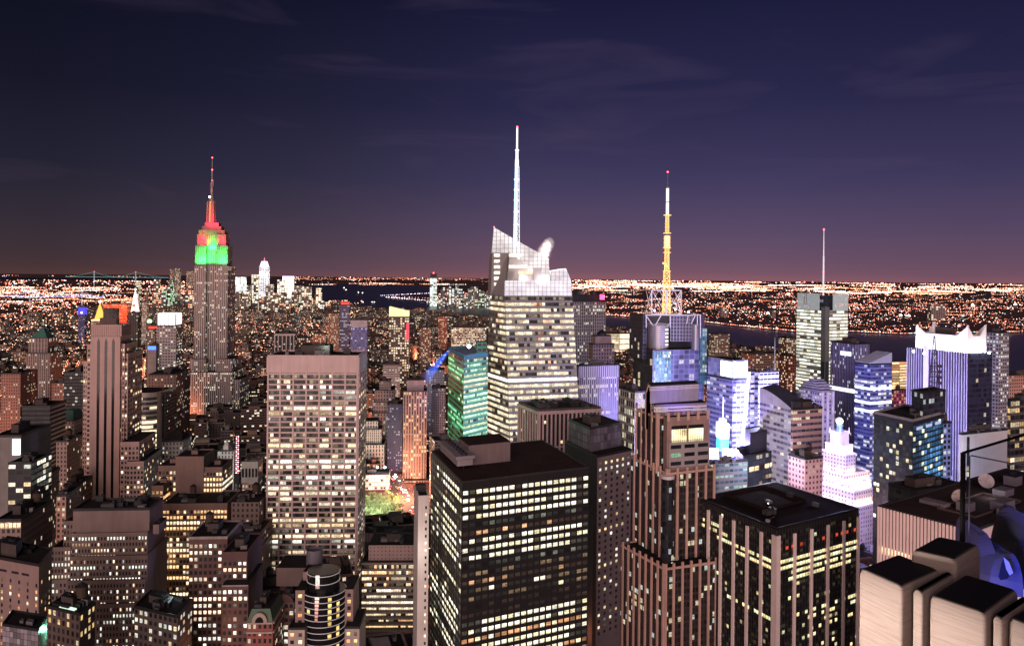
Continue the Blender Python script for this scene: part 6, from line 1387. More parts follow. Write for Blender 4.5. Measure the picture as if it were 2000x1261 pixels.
# blue towers
B, p, h = Rt('blue_striped_tower', 'blue tower of fine vertical lines carrying a small white lit sign near its top', 'office tower', 1622, 1671, 1698, 672, 840, fac('bluestr', (.30, .30, .52), (.25, .8, .1, .85), .14, .15, BLUE, 1.2, glass=(.05, .05, .14), span=(.10, .10, .24)), 910, 2.2, 3.9, th=22)
a, b = Vector(p[3]), Vector(p[0]); d = b - a; n = Vector((d.y, -d.x)).normalized() * .6; u = a + d * .42; z_ = zat(698, 830, 1650); mb = MB()
mb.obox((*u, z_), (d.x * .42, d.y * .42, 0), (n.x, n.y, 0), (0, 0, 4.4)); sg = mb.build('lit_sign', glow('sign_lav', (.72, .72, 1), 1.3), B)
bands(B, p, [zat(768, 840, 1660)], 4, .4, glow('band_white', (.92, .90, 1), 1.2), 'lit_band', [3])
B, p, h = Rt('blue_glass_tower', 'bright blue glass tower with white lit storeys and a slanting glass top', 'office tower', 1670, 1700, 1742, 712, 770, fac('blueg', (.26, .28, .60), (.03, .97, .25, .8), .38, .30, BLUE, 1.2, glass=(.06, .08, .30)), 990, 3.6, 3.9, th=22, units=0)
mb = MB(); a, b, c_, d_ = p; z0, z1 = h + 2, zat(690, 770, 1742); mb.face([(*a, h), (*b, h), (*b, z1), (*a, z0)]); mb.face([(*d_, h), (*a, h), (*a, z0), (*d_, z0)]); mb.face([(*a, z0), (*b, z1), (*c_, z1), (*d_, z0)]); mb.face([(*b, h), (*c_, h), (*c_, z1), (*b, z1)]); mb.build('slanting_top', fac('slantg', (.5, .55, .72), (.06, .94, .1, .9), 1, 0, ((.45, .55, .8), (.6, .7, .9), (.9, .95, 1)), .8), B)
bands(B, p, [zat(y, 770, 1705) for y in (790, 762, 806)], 2.6, .25, glow('band_white', (.92, .90, 1), 1.2), 'lit_band', [3, 0])
lamp('billboard_glow', at(1640, 830, 600), 265200, (.40, .40, 1), .6); lamp('billboard_glow', at(1720, 860, 590), 93600, (.30, .34, 1), .6)
Rt('orange_lit_lot', 'low lot glowing orange between the blue glass tower and crown-finned tower', 'parking lot', 1737, 1742, 1772, 706, 1700, fac('orlot', (.6, .3, .15), (.03, .97, .1, .7), 1.5, .2, AMBER, 1.0), 745, 20, 6, units=0)
Rt('magenta_lit_block', 'small magenta-lit block between blue glass tower and black glass tower', 'building', 1740, 1746, 1770, 762, 900, fac('mglot', (.45, .10, .25), (.2, .8, .2, .8), .3, .1, RED, 1.0), 800, 4, 4, units=1)
# floodlit stepped tower with the globe
D = 640; STN = fac('paramount', (.66, .56, .52), (.3, .7, .22, .7), .03, .01, WARM, 1, glass=(.10, .06, .05))
tiers = (((1584, 945), (1672, 992), (1712, 976), 0), ((1582, 938), (1668, 961), (1704, 953), -3), ((1588, 924), (1660, 947), (1702, 937), 2), ((1595, 908), (1653, 928), (1698, 920), 7), ((1604, 885), (1652, 889), (1671, 886), 14), ((1612, 867), (1648, 872), (1666, 868), 16), ((1621, 843), (1641, 846), (1658, 843), 20))
P, h = fpD(*tiers[1][:3], D)
B = begin('floodlit_stepped_tower', 'dazzling floodlit stepped stone tower crowned by a glowing white globe', 'theatre tower', P, None, 1100)
zprev = 0; tz = []
for k, (L, N, Rr, dd) in enumerate(tiers):
    q, hh = foot(L[0], N[0], Rr[0], N[1], D + dd - (6 if k == 0 else 0), 30); 
    body(B, q, 0 if k < 2 else zprev - 1, hh, STN if k < 5 else plain('para_top', (.66, .56, .52)), 3.0, 3.5, 'tier' if k else 'base_block', top=plain('para_roof', (.40, .33, .30))); parapet(B, q, hh, 1.0, .5, plain('para_top', (.66, .56, .52)), 'ledge'); zprev = hh; tz.append((q, hh))
for k in range(1, 6):
    q, hh = tz[k - 1]; q2 = tz[k][0]
    for e in (3, 0):
        a, b = Vector(q2[e]), Vector(q2[(e + 1) % 4]); d = b - a; n = Vector((d.y, -d.x)).normalized()
        for s in ((.12, .37, .63, .88) if k < 4 else (.25, .75)):
            o = a + d * s + n * 1.7; lamp('ledge_floodlight', (o.x, o.y, hh + 1.0), 2500 if k < 4 else 1700, (1, .72, .48) if e == 0 else (1, .80, .82), .35)
q, hh = tz[5]
for e in (3, 0):
    a, b = Vector(q[e]), Vector(q[(e + 1) % 4]); d = b - a; n = Vector((d.y, -d.x)).normalized(); o = (a + b) / 2 + n * .1; ed = d.normalized(); mb = MB()
    for i in range(14):
        t0, t1 = 2 * math.pi * i / 14, 2 * math.pi * (i + 1) / 14; mb.face([(o.x, o.y, hh - 5), (o.x + ed.x * 3 * math.cos(t0), o.y + ed.y * 3 * math.cos(t0), hh - 5 + 3 * math.sin(t0)), (o.x + ed.x * 3 * math.cos(t1), o.y + ed.y * 3 * math.cos(t1), hh - 5 + 3 * math.sin(t1))])
    ck = mb.build('clock_face', plain('clock_cream', (.7, .62, .55)), B); mb = MB()
    for i in range(12): t = i * .5236; mb.obox((o.x + ed.x * 2.5 * math.cos(t) + n.x * .08, o.y + ed.y * 2.5 * math.cos(t) + n.y * .08, hh - 5 + 2.5 * math.sin(t)), (ed.x * .3, ed.y * .3, 0), (n.x * .1, n.y * .1, 0), (0, 0, .3))
    o2 = o + n * .1; mb.face([(*(o2 - ed * .15), hh - 5), (*(o2 + ed * .15), hh - 5), (*(o2 + ed * .1), hh - 2.9), (*(o2 - ed * .1), hh - 2.9)]); mb.face([(*o2, hh - 5.2), (*(o2 + ed * 1.5), hh - 4.9), (*o2, hh - 4.8)]); mb.build('clock_hand', M_DARK, ck)
c = centre(tz[6][0]); hh = tz[6][1]; mb = MB(); mb.tube((*c, hh), (*c, hh + 5), 3.2, 2.2, 12); mb.tube((*c, hh + 5), (*c, hh + 6), 3.0, 3.0, 12); mb.build('lantern_base', plain('copper_pale', (.30, .48, .46), .6), B)
mb = MB(); mb.ball((*c, hh + 9), 3.0, 16); gb_ = mb.build('globe', glow('globe_white', (1, .93, .85), 2.0), B, True)
for x in (0, 1, 2, 3): 
    u = tz[6][0][x]; mb = MB(); mb.tube((*u, hh - 1), (*u, hh + 4), 1.0, .3, 6); mb.build('corner_finial', plain('para_top', (.66, .56, .52)), B)
lamp('billboard_glow', at(1688, 1060, 600), 50700, (.62, .45, 1), .6)
# crown-finned tower
D = 600; P, h = foot(1772, 1890, 1938, 690, D, 24)
B = begin('crown_finned_tower', 'dark striped tower whose blazing white roof crown rises into four pointed corner fins', 'skyscraper', P, None, 860)
body(B, P, 0, h, fac('astor_l', (.035, .035, .06), (.1, .9, .1, .85), .015, .02, WARM, 1.1, glass=(.02, .022, .05)), 3, 3.8)
ribs(B, P, 0, h, {3: 24}, .55, .6, plain('fin_pale', (.50, .47, .60), .6), 'vertical_fin', [3]); 
mb = MB(); a, b = Vector(P[3]), Vector(P[0]); d = b - a; n = Vector((d.y, -d.x)).normalized() * 1.0; u = a + d * .30; mb.obox((*u, h - 90), (d.x * .08, d.y * .08, 0), (n.x, n.y, 0), (0, 0, 92)); mb.build('white_pier', plain('pier_white', (.75, .72, .80), .6), B)
q, _ = foot(1788, 1890, 1926, 690, D + 4, 24); CRW = plain('crown_white_stone', (.80, .80, .82), .6, noise=.08); zt = zat(657, D, 1860); ztip = {3: zat(633, D + 55, 1788), 0: zat(637, D, 1890), 1: zat(633, D + 18, 1926), 2: zat(628, D + 60, 1828)}
mb = MB(); 
for k in range(4):
    a, b = Vector(q[k]), Vector(q[(k + 1) % 4]); d = b - a; n = Vector((d.y, -d.x)).normalized() * -1.2
    L = d.length; w = min(.30, 9 / L)
    prof = [(0, ztip[k]), (w, zt), (1 - w, zt), (1, ztip[(k + 1) % 4])]
    for (s0, za), (s1, zb_) in zip(prof, prof[1:]):
        u, v = a + d * s0, a + d * s1; mb.face([(*u, h), (*v, h), (*v, zb_), (*u, za)]); mb.face([(*(u + n), h), (*(v + n), h), (*(v + n), zb_), (*(u + n), za)]); mb.face([(*u, za), (*v, zb_), (*(v + n), zb_), (*(u + n), za)])
mb.build('finned_crown', CRW, B); clutter(B, inset(q, 4), h + 8, 5, 2)
mb = MB(); mb.prism(inset(q, 1.5), h, h + 9); mb.build('roof', M_ROOF, B)
for e in (3, 0, 1):
    a, b = Vector(q[e]), Vector(q[(e + 1) % 4]); d = b - a; n = Vector((d.y, -d.x)).normalized()
    for s in (.08, .3, .52, .74, .95): o = a + d * s + n * 3.2; lamp('crown_floodlight', (o.x, o.y, h + 1.2), 1500, (.92, .95, 1), .4)
for x, y, dz in ((1784, 686, 40), (1805, 690, 25), (1932, 689, 8)): mb = MB(); p = at(x, y, D + dz - 6); mb.ball(p, .9, 8); mb.build('roof_light', glow('flare_white', (.9, .95, 1), 14), B)
lamp('billboard_glow', at(1800, 780, 560), 137904, (.50, .45, 1), .6)
Rt('window_dotted_tower', 'slender apartment tower full of small lit windows just behind the finned crown', 'apartment tower', 1927, 1951, 1971, 650, 760, fac('dotted', (.30, .29, .34), (.2, .8, .25, .75), .38, .08, COOL, 1.1), 815, 3.2, 3.5, th=26)
Rt('salmon_block', 'salmon brick block lit from the street at the very edge below the river', 'apartment building', 1967, 1972, 2030, 733, 800, fac('salmon', (.52, .30, .25), (.25, .75, .25, .75), .12, .05, WARM, 1.1), 775, 3, 3.4, units=2)
B, p, h = Rt('amber_glass_block', 'dark framed glass block with amber lit storeys at the picture edge', 'office building', 1968, 1974, 2060, 782, 430, fac('amberg', (.10, .085, .085), (.05, .95, .22, .85), .45, .35, AMBER, .9, mull=2), 940, 3.6, 3.8, th=24)
B, p, h = Rt('blank_white_slab', 'blank white floodlit slab building with one black slit line of windows', 'building', 1873, 1879, 1968, 848, 500, plain('white_slab', (.62, .60, .62), .7, noise=.1), 960, None, None, th=24, units=3)
mb = MB(); a, b = Vector(p[0]), Vector(p[1]); d = b - a; n = Vector((d.y, -d.x)).normalized() * .12; u = a + d * .10 + n; v = a + d * .16 + n; mb.wall(u, v, h - 60, h - 2, 0, 0, 1, 16); mb.build('window_slit', fac('slit', (.03, .03, .03), (.0, 1, .1, .9), .35, .2, WARM, .9), B)
lamp('wall_floodlight', at(1905, 930, 470), 52000, (.84, .82, 1), .6, kind='SPOT', to=at(1930, 880, 505), cone=120)
# black and blue glass tower
D = 430; P, h = fpD((1707, 806), (1783, 822), (1843, 806), D)
B = begin('black_blue_glass_tower', 'black glass tower, its right face mirroring bright blue, under a small lattice antenna', 'office tower', P, None, 985)
body(B, P, 0, h, plain('bb_frame', (.03, .03, .045), .4), None, None); parapet(B, P, h, 1.0, .6, plain('edge_grey', (.30, .29, .34), .6)); clutter(B, P, h, 4, 1.2, 0, False)
gk = random.Random(19)
def bb(NB, NF, k):
    M = []
    for j in range(NF):
        row = []
        for i in range(NB):
            if k == 3: v = scol(gk.choice([(1, .92, .6), (.95, 1, .85), (1, .85, .5)]), gk.uniform(.5, 1.2)) if gk.random() < .18 else gk.choice([(.004, .005, .012), (.012, .016, .05), (.03, .035, .03), (.0, .0, .01)])
            else:
                d_ = NF - 1 - j; c = max(0, 1 - (abs(i - NB * .55) / (NB * .45)) ** 2); v = scol((.10, .34, .75), .1 + .75 * c * gk.random() * (1.3 if 4 < d_ < 16 else .4))  # blue reflection painted as window emission, strongest mid-face
                if gk.random() < .14: v = (.9, .95, .7)
            row.append(v)
        M.append(row)
    return M
put_windows(B, grid(P, h - 60, h - 2.5, nb={3: 12, 0: 11}, flr=3.1, wx=(.1, .92), wy=(.14, .86), lit=bb, edges=[3, 0]))
for s in (.2, .5, .8):
    a, b = Vector(P[0]), Vector(P[1]); d = b - a; n = Vector((d.y, -d.x)).normalized() * .4; u = a + d * (s - .09); mb = MB(); mb.obox((*u, h - 5.5), (d.x * .18, d.y * .18, 0), (n.x, n.y, 0), (0, 0, 1.6)); mb.build('lit_louvre', plain('louvre_pale', (.5, .55, .7), .5, emit=(.4, .5, .8), es=.5), B)
q, hh = fpD((1780, 762), (1803, 768), (1847, 762), D + 14); body(B, q, h, hh, fac('bbtop', (.05, .05, .07), (.08, .92, .12, .88), .12, .1, COOL, .8, glass=(.02, .025, .05)), 3, 3.6, 'upper_block'); parapet(B, q, hh, .5, .4)
c = at(1824, 760, D + 26); zl, zh_ = hh, zat(655, D + 26, 1824); mb = MB(); n_ = 12
for i in range(n_):
    za, zb_ = zl + (zh_ - zl) * i / n_, zl + (zh_ - zl) * (i + 1) / n_; ra, rb = 3.4 * (1 - i / n_) + .35, 3.4 * (1 - (i + 1) / n_) + .35
    for k in range(4):
        a, b = k * 1.5708 + .4, (k + 1) * 1.5708 + .4; A = lambda an, r, z: (c.x + r * math.cos(an), c.y + r * math.sin(an), z)
        mb.tube(A(a, ra, za), A(a, rb, zb_), .16, n=4, cap=False); mb.tube(A(a, ra, za), A(b, rb, zb_), .1, n=4, cap=False); mb.tube(A(a, rb, zb_), A(b, rb, zb_), .1, n=4, cap=False)
for t in (.15, .25, .35, .45): 
    z_ = zl + (zh_ - zl) * t; mb.tube((c.x - 3.6, c.y - 1, z_), (c.x + 3.6, c.y - 1, z_), .16, n=4); mb.tube((c.x + 2, c.y - 2, z_), (c.x + 2, c.y - 3, z_ + .1), 1.0, n=10)
mb.build('lattice_antenna', plain('lattice_dark', (.05, .05, .06), .5), B)
Rt('blue_lit_side_tower', 'narrow tower lit electric blue directly behind the black glass tower', 'office tower', 1838, 1842, 1858, 826, 470, fac('elb', (.22, .34, .85), (.2, .8, .2, .8), .3, .1, BLUE, 1.2), 970, 2.6, 3.2, units=1)
lamp('blue_floodlight', at(1856, 955, 480), 5000, (.2, .4, 1), 2)
Rt('dark_green_annex', 'low dark building with faint green windows behind the satellite dish roof', 'building', 1735, 1790, 1885, 962, 330, fac('annex', (.05, .06, .06), (.1, .9, .25, .75), .3, .3, GREENL, .35), 1000, 3.4, 3.6, th=24, units=2)
# red-lit pocket and low blocks along the river
for k, (xl, xr, y, D, lab, cc) in enumerate(((1395, 1425, 652, 1900, 'twin-topped brown apartment block near the piers', (.30, .2, .17)), (1536, 1556, 660, 1500, 'brown ribbon-lit block beside the tall pale screen tower', (.3, .19, .15)), (1466, 1520, 690, 1300, 'long orange-lit low block before the river', (.34, .2, .15)), (1540, 1556, 695, 1150, 'dark red slab touching the tall pale screen tower', (.22, .09, .08)))):
    Lt('apartment_block', lab, 'apartment building', xl, xr, y, D, fac('rv%d' % k, cc, (.15, .85, .25, .8), .34, .15, WARM, 1.3), y + 40, 24, 3.6, 4, th=17)
B = thing('transmitter_mast', 'pale slender lattice mast standing before the river near the piers', 'mast', at(1513, 716, 1200))
mb = MB(); p = at(1513, 716, 1200); zt = zat(658, 1200, 1513); p.z = 20
for k in range(3):
    a = k * 2.094; mb.tube((p.x + 4 * math.cos(a), p.y + 4 * math.sin(a), p.z), (p.x, p.y, zt), .35, .25, 4)
for j in range(12):
    r = 4 * (1 - j / 13); z_ = p.z + (zt - p.z) * j / 13
    for k in range(3): a, b = k * 2.094, (k + 1) * 2.094; mb.tube((p.x + r * math.cos(a), p.y + r * math.sin(a), z_), (p.x + r * math.cos(b), p.y + r * math.sin(b), z_), .2, n=4)
mb.build('mast_frame', plain('mast_pale', (.6, .6, .65), .5, emit=(.4, .42, .55), es=.3), B)
# ------------------------------------------------------------------ striped roof building and the parapet the photograph is taken from
D = 170; P, h = fpD((1716, 988), (1904, 1037), (2006, 999), D)
A0, A1, A3 = Vector(P[0]), Vector(P[1]), Vector(P[3]); e_ = (A1 - A0) * 2.6; P = [tuple(A0), tuple(A0 + e_), tuple(A3 + e_), tuple(A3)]
B = begin('dish_roof_building', 'broad flat-roofed building with close white vertical stripes and a satellite dish on its roof', 'office tower', P, None, 1261)
body(B, P, 0, h, plain('gap_dark', (.035, .028, .03), .5), None, None, top=M_ROOFR); parapet(B, P, h, .25, .5, plain('edge_dark', (.035, .03, .032), .6))
L3, L0 = math.dist(P[3], P[0]), math.dist(P[0], P[1])
ribs(B, P, 0, h, {3: 27, 0: round(27 * L0 / L3)}, L3 / 27 * .52, .45, plain('stripe_white', (.84, .66, .63), .8, noise=.1, scale=.3), 'stripe', [3, 0])
put_windows(B, grid(P, h - 11.2, h - 9.0, nb={3: 27, 0: 40}, nf=1, wx=(.1, .9), wy=(.1, .9), lit=lambda a, b, k: [[(1.25, .9, .5) if i < 20 else None for i in range(a)]], edges=[3, 0]))
for s, t, w, l, hh in ((.35, .2, 6, 3, 2), (.3, .1, 5, 2, 1.4), (.22, .4, 3, 3, 2), (.55, .45, 5, 3, 1.6), (.75, .6, 4, 3, 2.4), (.4, .3, 2, 2, 1.2), (.2, .7, 3, 6, .8), (.62, .22, 3, 2, 1), (.85, .35, 4, 4, 1.8)): unit(B, P, h, s, t, w, l, hh, plain('unit_violet', (.20, .17, .20), .7))
mb = MB(); mb.prism(subq(P, .15, .5, .2, .6), h, h + .5, top=False); mb.build('roof_curb', plain('curb_brown', (.09, .06, .06)), B)
def dish(loc, r, nrm, name, label):
    n = Vector(nrm).normalized(); u = n.cross(Vector((0, 0, 1))).normalized(); v = n.cross(u); c = Vector(loc)
    T = thing(name, label, 'satellite dish', (c.x, c.y, h)); mb = MB(); NR, NA = 4, 20
    pt = lambda i, a: c + (u * math.cos(a) + v * math.sin(a)) * r * i / NR + n * .32 * r * (i / NR) ** 2
    for i in range(NR):
        for k in range(NA): a, b = 2 * math.pi * k / NA, 2 * math.pi * (k + 1) / NA; mb.face([pt(i, a), pt(i, b), pt(i + 1, b), pt(i + 1, a)])
    mb.build('dish', plain('dish_pink', (.60, .48, .48), .6, noise=.1), T); mb = MB()
    for k in range(10): a = 2 * math.pi * k / 10; mb.tube(pt(1, a), pt(4, a), .05, n=4)
    for k in range(3): a = 2 * math.pi * k / 3; mb.tube(pt(4, a), c + n * r * .85, .05, n=4)
    mb.tube(c + n * r * .8, c + n * r * .95, .15, n=6); mb.build('feed_arm', plain('dish_arm', (.5, .42, .42), .5), T); mb = MB(); mb.tube((c.x, c.y, h), c, .14, n=6)
    for k in (-.8, .8): mb.tube((c.x + k, c.y + .5, h), c, .07, n=5)
    mb.build('dish_stand', M_DARK, T)
p = at(1875, 962, 190); p.z = h + 1.9; dish(p, 1.75, (-.75, -.35, .62), 'satellite_dish', 'pinkish satellite dish tilted skyward on the striped building roof')
p = at(1925, 930, 205); p.z = h + 1.9; dish(p, 1.9, (-.2, -.9, .5), 'satellite_dish', 'larger red-tinted dish seen through the glass panel')
p = at(1934, 914, 196); lamp('roof_floodlight', (p.x, p.y, h + 2.2), 500, (1, .95, .85), .4)

# stone parapet piers: streaky limestone lit from below, black on top
m = new_mat('tooled_limestone'); t = m.node_tree; b = nd(t, 'ShaderNodeBsdfPrincipled'); b.inputs['Roughness'].default_value = .85
g = nd(t, 'ShaderNodeNewGeometry'); mpn = nd(t, 'ShaderNodeMapping'); mpn.inputs['Rotation'].default_value = (R(9), R(16), 0); mpn.inputs['Scale'].default_value = (1.6, 1.6, 44)
t.links.new(g.outputs['Position'], mpn.inputs[0]); z = nd(t, 'ShaderNodeTexNoise'); z.inputs['Scale'].default_value = 1.6; z.inputs['Detail'].default_value = 5; z.inputs['Roughness'].default_value = .6; t.links.new(mpn.outputs[0], z.inputs['Vector'])
z2 = nd(t, 'ShaderNodeTexNoise'); z2.inputs['Scale'].default_value = 1.1; z2.inputs['Detail'].default_value = 4; t.links.new(g.outputs['Position'], z2.inputs['Vector'])
c1 = ramp(t, z.outputs[0], [(.25, (.40, .33, .29)), (.5, (.50, .425, .375)), (.75, (.56, .485, .435))]); c1 = mixc(t, .5, c1, ramp(t, z2.outputs[0], [(.3, (.55, .55, .55)), (.7, (1, 1, 1))]), 'MULTIPLY')
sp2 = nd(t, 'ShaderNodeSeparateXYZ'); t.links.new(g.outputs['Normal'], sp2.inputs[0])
t.links.new(mixc(t, ramp(t, sp2.outputs[2], [(.55, (0, 0, 0)), (.85, (1, 1, 1))]), c1, (.014, .012, .013)), b.inputs['Base Color'])     # near-black on the upward faces
bp = nd(t, 'ShaderNodeBump'); bp.inputs['Strength'].default_value = .55; bp.inputs['Distance'].default_value = .02; t.links.new(z.outputs[0], bp.inputs['Height']); t.links.new(bp.outputs[0], b.inputs['Normal'])
out(m, b.outputs[0]); STONE = m
def pier(name, label, L, N, Rr, z, Dn, rad=.035, z0=None, cap=None, gap=None):
    l, n, r = onz(*L, z), onz(*N, z), onz(*Rr, z); q = l + r - n; poly = [n, r, q, l]
    T = thing(name, label, 'stone pier', ((n.x + q.x) / 2, (n.y + q.y) / 2, 0)); base = z - 9
    prof = [(0.0, base), (0.0, z - rad * 1.9)] + [(rad * (1 - math.cos(a)), z - rad * 1.9 + rad * 1.9 * math.sin(a)) for a in [math.pi / 2 * i / 6 for i in range(1, 7)]]
    P0 = [(p.x, p.y) for p in poly]; mb = MB(); rings = []
    for d, zz_ in prof:
        pl = inset(P0, d) if d > 0 else P0; rr = rad; pts = []
        for i in range(4):
            c = Vector(pl[i]); a = (Vector(pl[i - 1]) - c).normalized(); b_ = (Vector(pl[(i + 1) % 4]) - c).normalized()
            for s in range(6):
                t_ = s / 5; pts.append(c + a * rr * (1 - t_) ** 2 + b_ * rr * t_ ** 2)
        rings.append([(p.x, p.y, zz_) for p in pts])
    for A, B_ in zip(rings, rings[1:]):
        for i in range(len(A)): j = (i + 1) % len(A); mb.face([A[i], A[j], B_[j], B_[i]])
    mb.face(rings[-1]); mb.build('stone_block', STONE, T, True)
    jm = MB(); po = inset(P0, -.004)
    for k in (3, 0):
        a, b_ = po[k], po[(k + 1) % 4]; A, Bv = Vector(a), Vector(b_); A2, B2 = A + (Bv - A) * .12, A + (Bv - A) * .88
        zz_ = z - 1.02; jm.wall(A2, B2, zz_, zz_ + .014)
    jm.build('mortar_joint', plain('joint_dark', (.06, .045, .04)), T); return T, P0
Z = EYE - 2.35
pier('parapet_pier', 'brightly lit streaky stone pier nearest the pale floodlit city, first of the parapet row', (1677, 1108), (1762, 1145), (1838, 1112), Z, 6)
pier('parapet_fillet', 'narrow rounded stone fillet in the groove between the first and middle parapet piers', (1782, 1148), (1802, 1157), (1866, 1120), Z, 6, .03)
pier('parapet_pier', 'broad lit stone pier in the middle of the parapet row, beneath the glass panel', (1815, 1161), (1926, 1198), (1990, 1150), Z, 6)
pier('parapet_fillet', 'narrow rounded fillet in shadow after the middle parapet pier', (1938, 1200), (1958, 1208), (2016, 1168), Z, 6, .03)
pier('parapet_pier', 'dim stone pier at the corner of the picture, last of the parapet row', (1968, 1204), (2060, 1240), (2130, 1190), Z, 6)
pier('parapet_block', 'higher black-topped stone block behind the parapet row, its flank washed violet', (1778, 1072), (1868, 1092), (1916, 1062), EYE - 2.25, 7, .04)
l_, n_ = onz(1677, 1108, Z), onz(1762, 1145, Z); d_ = n_ - l_; nn_ = Vector((d_.y, -d_.x, 0)).normalized()
for px_ in (1720, 1872): q_ = onz(px_, 1175 if px_ < 1800 else 1230, Z) + nn_ * 1.5 - d_.normalized() * .75; lamp('parapet_floodlight', q_ + nn_ * .9 + Vector((0, 0, -.35)), 200, (1, .80, .72), .12, kind='SPOT', to=q_ - nn_ * 1.4 + d_.normalized() * .5 + Vector((0, 0, -1.25)) - d_.normalized() * (.0 if px_ < 1800 else .45), cone=72)
lamp('violet_floodlight', at(1990, 1085, 8.2), 14, (.22, .16, 1), .2)
# glass wind screen
G0, G1 = at(1880, 1112, 7.0), at(2080, 1150, 6.2)
T = thing('glass_screen', 'tall clear glass wind screen in a thin dark metal frame on the parapet', 'glass panel', G0)
def gp(px, py, t=0): 
    u = (px - 1880) / 200; d = 7.0 + (6.2 - 7.0) * u; return at(px, py, d)
mb = MB(); A, Bp, C_, D_ = gp(1880, 1112), gp(2080, 1160), gp(2080, 825), gp(1881, 884); th = Vector((.012, .02, 0)); mb.face([A, Bp, C_, D_]); mb.face([A + th, D_ + th, C_ + th, Bp + th]); mb.face([A, D_, D_ + th, A + th]); mb.face([D_, C_, C_ + th, D_ + th])
gm = new_mat('clear_glass'); t = gm.node_tree; tr = nd(t, 'ShaderNodeBsdfTransparent'); tr.inputs[0].default_value = (.86, .88, .93, 1); gl_ = nd(t, 'ShaderNodeBsdfGlossy'); gl_.inputs['Roughness'].default_value = .02; gl_.inputs['Color'].default_value = (.8, .85, 1, 1); fr = nd(t, 'ShaderNodeFresnel'); fr.inputs[0].default_value = 1.35; mx = nd(t, 'ShaderNodeMixShader')
t.links.new(fr.outputs[0], mx.inputs[0]); t.links.new(tr.outputs[0], mx.inputs[1]); t.links.new(gl_.outputs[0], mx.inputs[2]); out(gm, mx.outputs[0]); mb.build('pane', gm, T)
mb = MB(); mb.tube(gp(1879, 1118), gp(1881, 884), .024, n=6); mb.tube(gp(1881, 884), gp(2080, 825), .012, n=6); mb.build('frame', plain('frame_black', (.012, .012, .014), .4, noise=0), T)
mb = MB(); mb.tube(gp(1892, 1112), gp(1894, 890), .006, n=5); mb.tube(gp(1897, 889), gp(2080, 925), .006, n=5); mb.build('edge_line', plain('edge_pale', (.5, .5, .62), .4, noise=0), T)
mb = MB(); p = gp(1870, 1136); mb.obox(p, (.16, .03, 0), (-.03, .16, 0), (0, 0, .15)); mb.build('base_clamp', plain('frame_black', (.012, .012, .014), .4, noise=0), T)
# blue floodlit stone ornament with two lobes and an almond opening
T = thing('lobed_ornament', 'blue floodlit stone ornament with two rounded lobes and an almond-shaped hole', 'stone ornament', at(1950, 1150, 8))
def leaf(cx, w, ybase, ytop, lean, dz, name, hole=False):
    N_ = 16; mb = MB(); L_, R_ = [], []
    for i in range(N_ + 1):
        t_ = i / N_; y = ybase + (ytop - ybase) * t_; k = math.sqrt(max(0, 1 - t_ ** 2.4)); x = cx + lean * t_ ** 1.6
        L_.append(at(x - w * k, y, dz)); R_.append(at(x + w * k, y, dz - .25))
    bk = Vector((.06, .5, 0))
    for i in range(N_):
        for q in ([L_[i], R_[i], R_[i + 1], L_[i + 1]], [L_[i] + bk, L_[i + 1] + bk, R_[i + 1] + bk, R_[i] + bk], [L_[i], L_[i + 1], L_[i + 1] + bk, L_[i] + bk], [R_[i], R_[i] + bk, R_[i + 1] + bk, R_[i + 1]]): mb.face(q)
    return mb.build(name, plain('ornament_stone', (.12, .12, .16), .8, noise=.2, scale=3), T)
leaf(1932, 22, 1150, 1034, -14, 8.2, 'lobe'); leaf(2000, 24, 1150, 1010, 12, 8.0, 'lobe'); leaf(1965, 34, 1165, 1074, 0, 7.9, 'lobe')
o = MB(); pts = [(1950, 1125), (1956, 1100), (1962, 1085), (1972, 1095), (1980, 1118), (1966, 1130), (1954, 1132)]; o.face([at(x, y, 7.62) for x, y in pts]); o.build('almond_hole', plain('hole_dark', (.02, .02, .03)), T)  # flat dark face painted for the shade inside the opening
o = MB(); pts = [(1960, 1087), (1971, 1097), (1979, 1118), (1972, 1123), (1965, 1110)]; o.face([at(x, y, 7.60) for x, y in pts]); o.build('lit_reveal', plain('reveal_pale', (.75, .72, .66)), T)  # pale face paints the lit side of the opening
lamp('blue_floodlight', at(1945, 1170, 7.0), 80, (.10, .12, 1), .15, kind='SPOT', to=at(1955, 1080, 8.1), cone=90)

# unseen wall added behind the viewer to keep the sun off the parapet
mb = MB(); mb.obox((1.4, -1.6, 246), (12, 0, 0), (0, -1.2, 0), (0, 0, 19)); tag(mb.build('terrace_wall', STONE), 'limestone terrace wall rising behind the parapet piers, out of the picture', 'wall')
# ------------------------------------------------------------------ far downtown, bridges, park, traffic, steam
def ft(name, label, xl, xr, y, D, mat, yb, bay=15, flr=13, group=None, dep=40):
    return tower(name, label, 'skyscraper', xl, None, xr, y, D, mat, bay, flr, 6, dep, yb, units=0, par=None, group=group)
def fm(n, wall, lit, pal, s=1.6, win=(.12, .88, .2, .85), glass=(.05, .05, .06)): return fac(n, wall, win, lit, .15, pal, s * 1.3, glass)
B, p, h = ft('lit_supertall_tower', 'brightest far tower of the downtown cluster, tapering, under construction, glowing violet white', 506, 523.5, 520, 5900, fm('wtc', (.5, .45, .6), 1.4, ((.92, .86, 1), (1, .95, 1), (.75, .8, 1)), 1.5), 575, dep=60)
q = inset(p, 4); q2 = inset(p, 14); zt = zat(510, 5900, 515); mb = MB()
for i in range(4): mb.face([(*q[i], h), (*q[(i + 1) % 4], h), (*q2[(i + 1) % 4], zt), (*q2[i], zt)])
mb.face([(*x, zt) for x in q2]); mb.build('tapered_top', glow('wtc_top', (.95, .85, 1), 1.3), B); mb = MB(); c = centre(p); mb.tube((*c, zt), (*c, zt + 26), 3, 1, 5); mb.build('crane', M_RED, B)
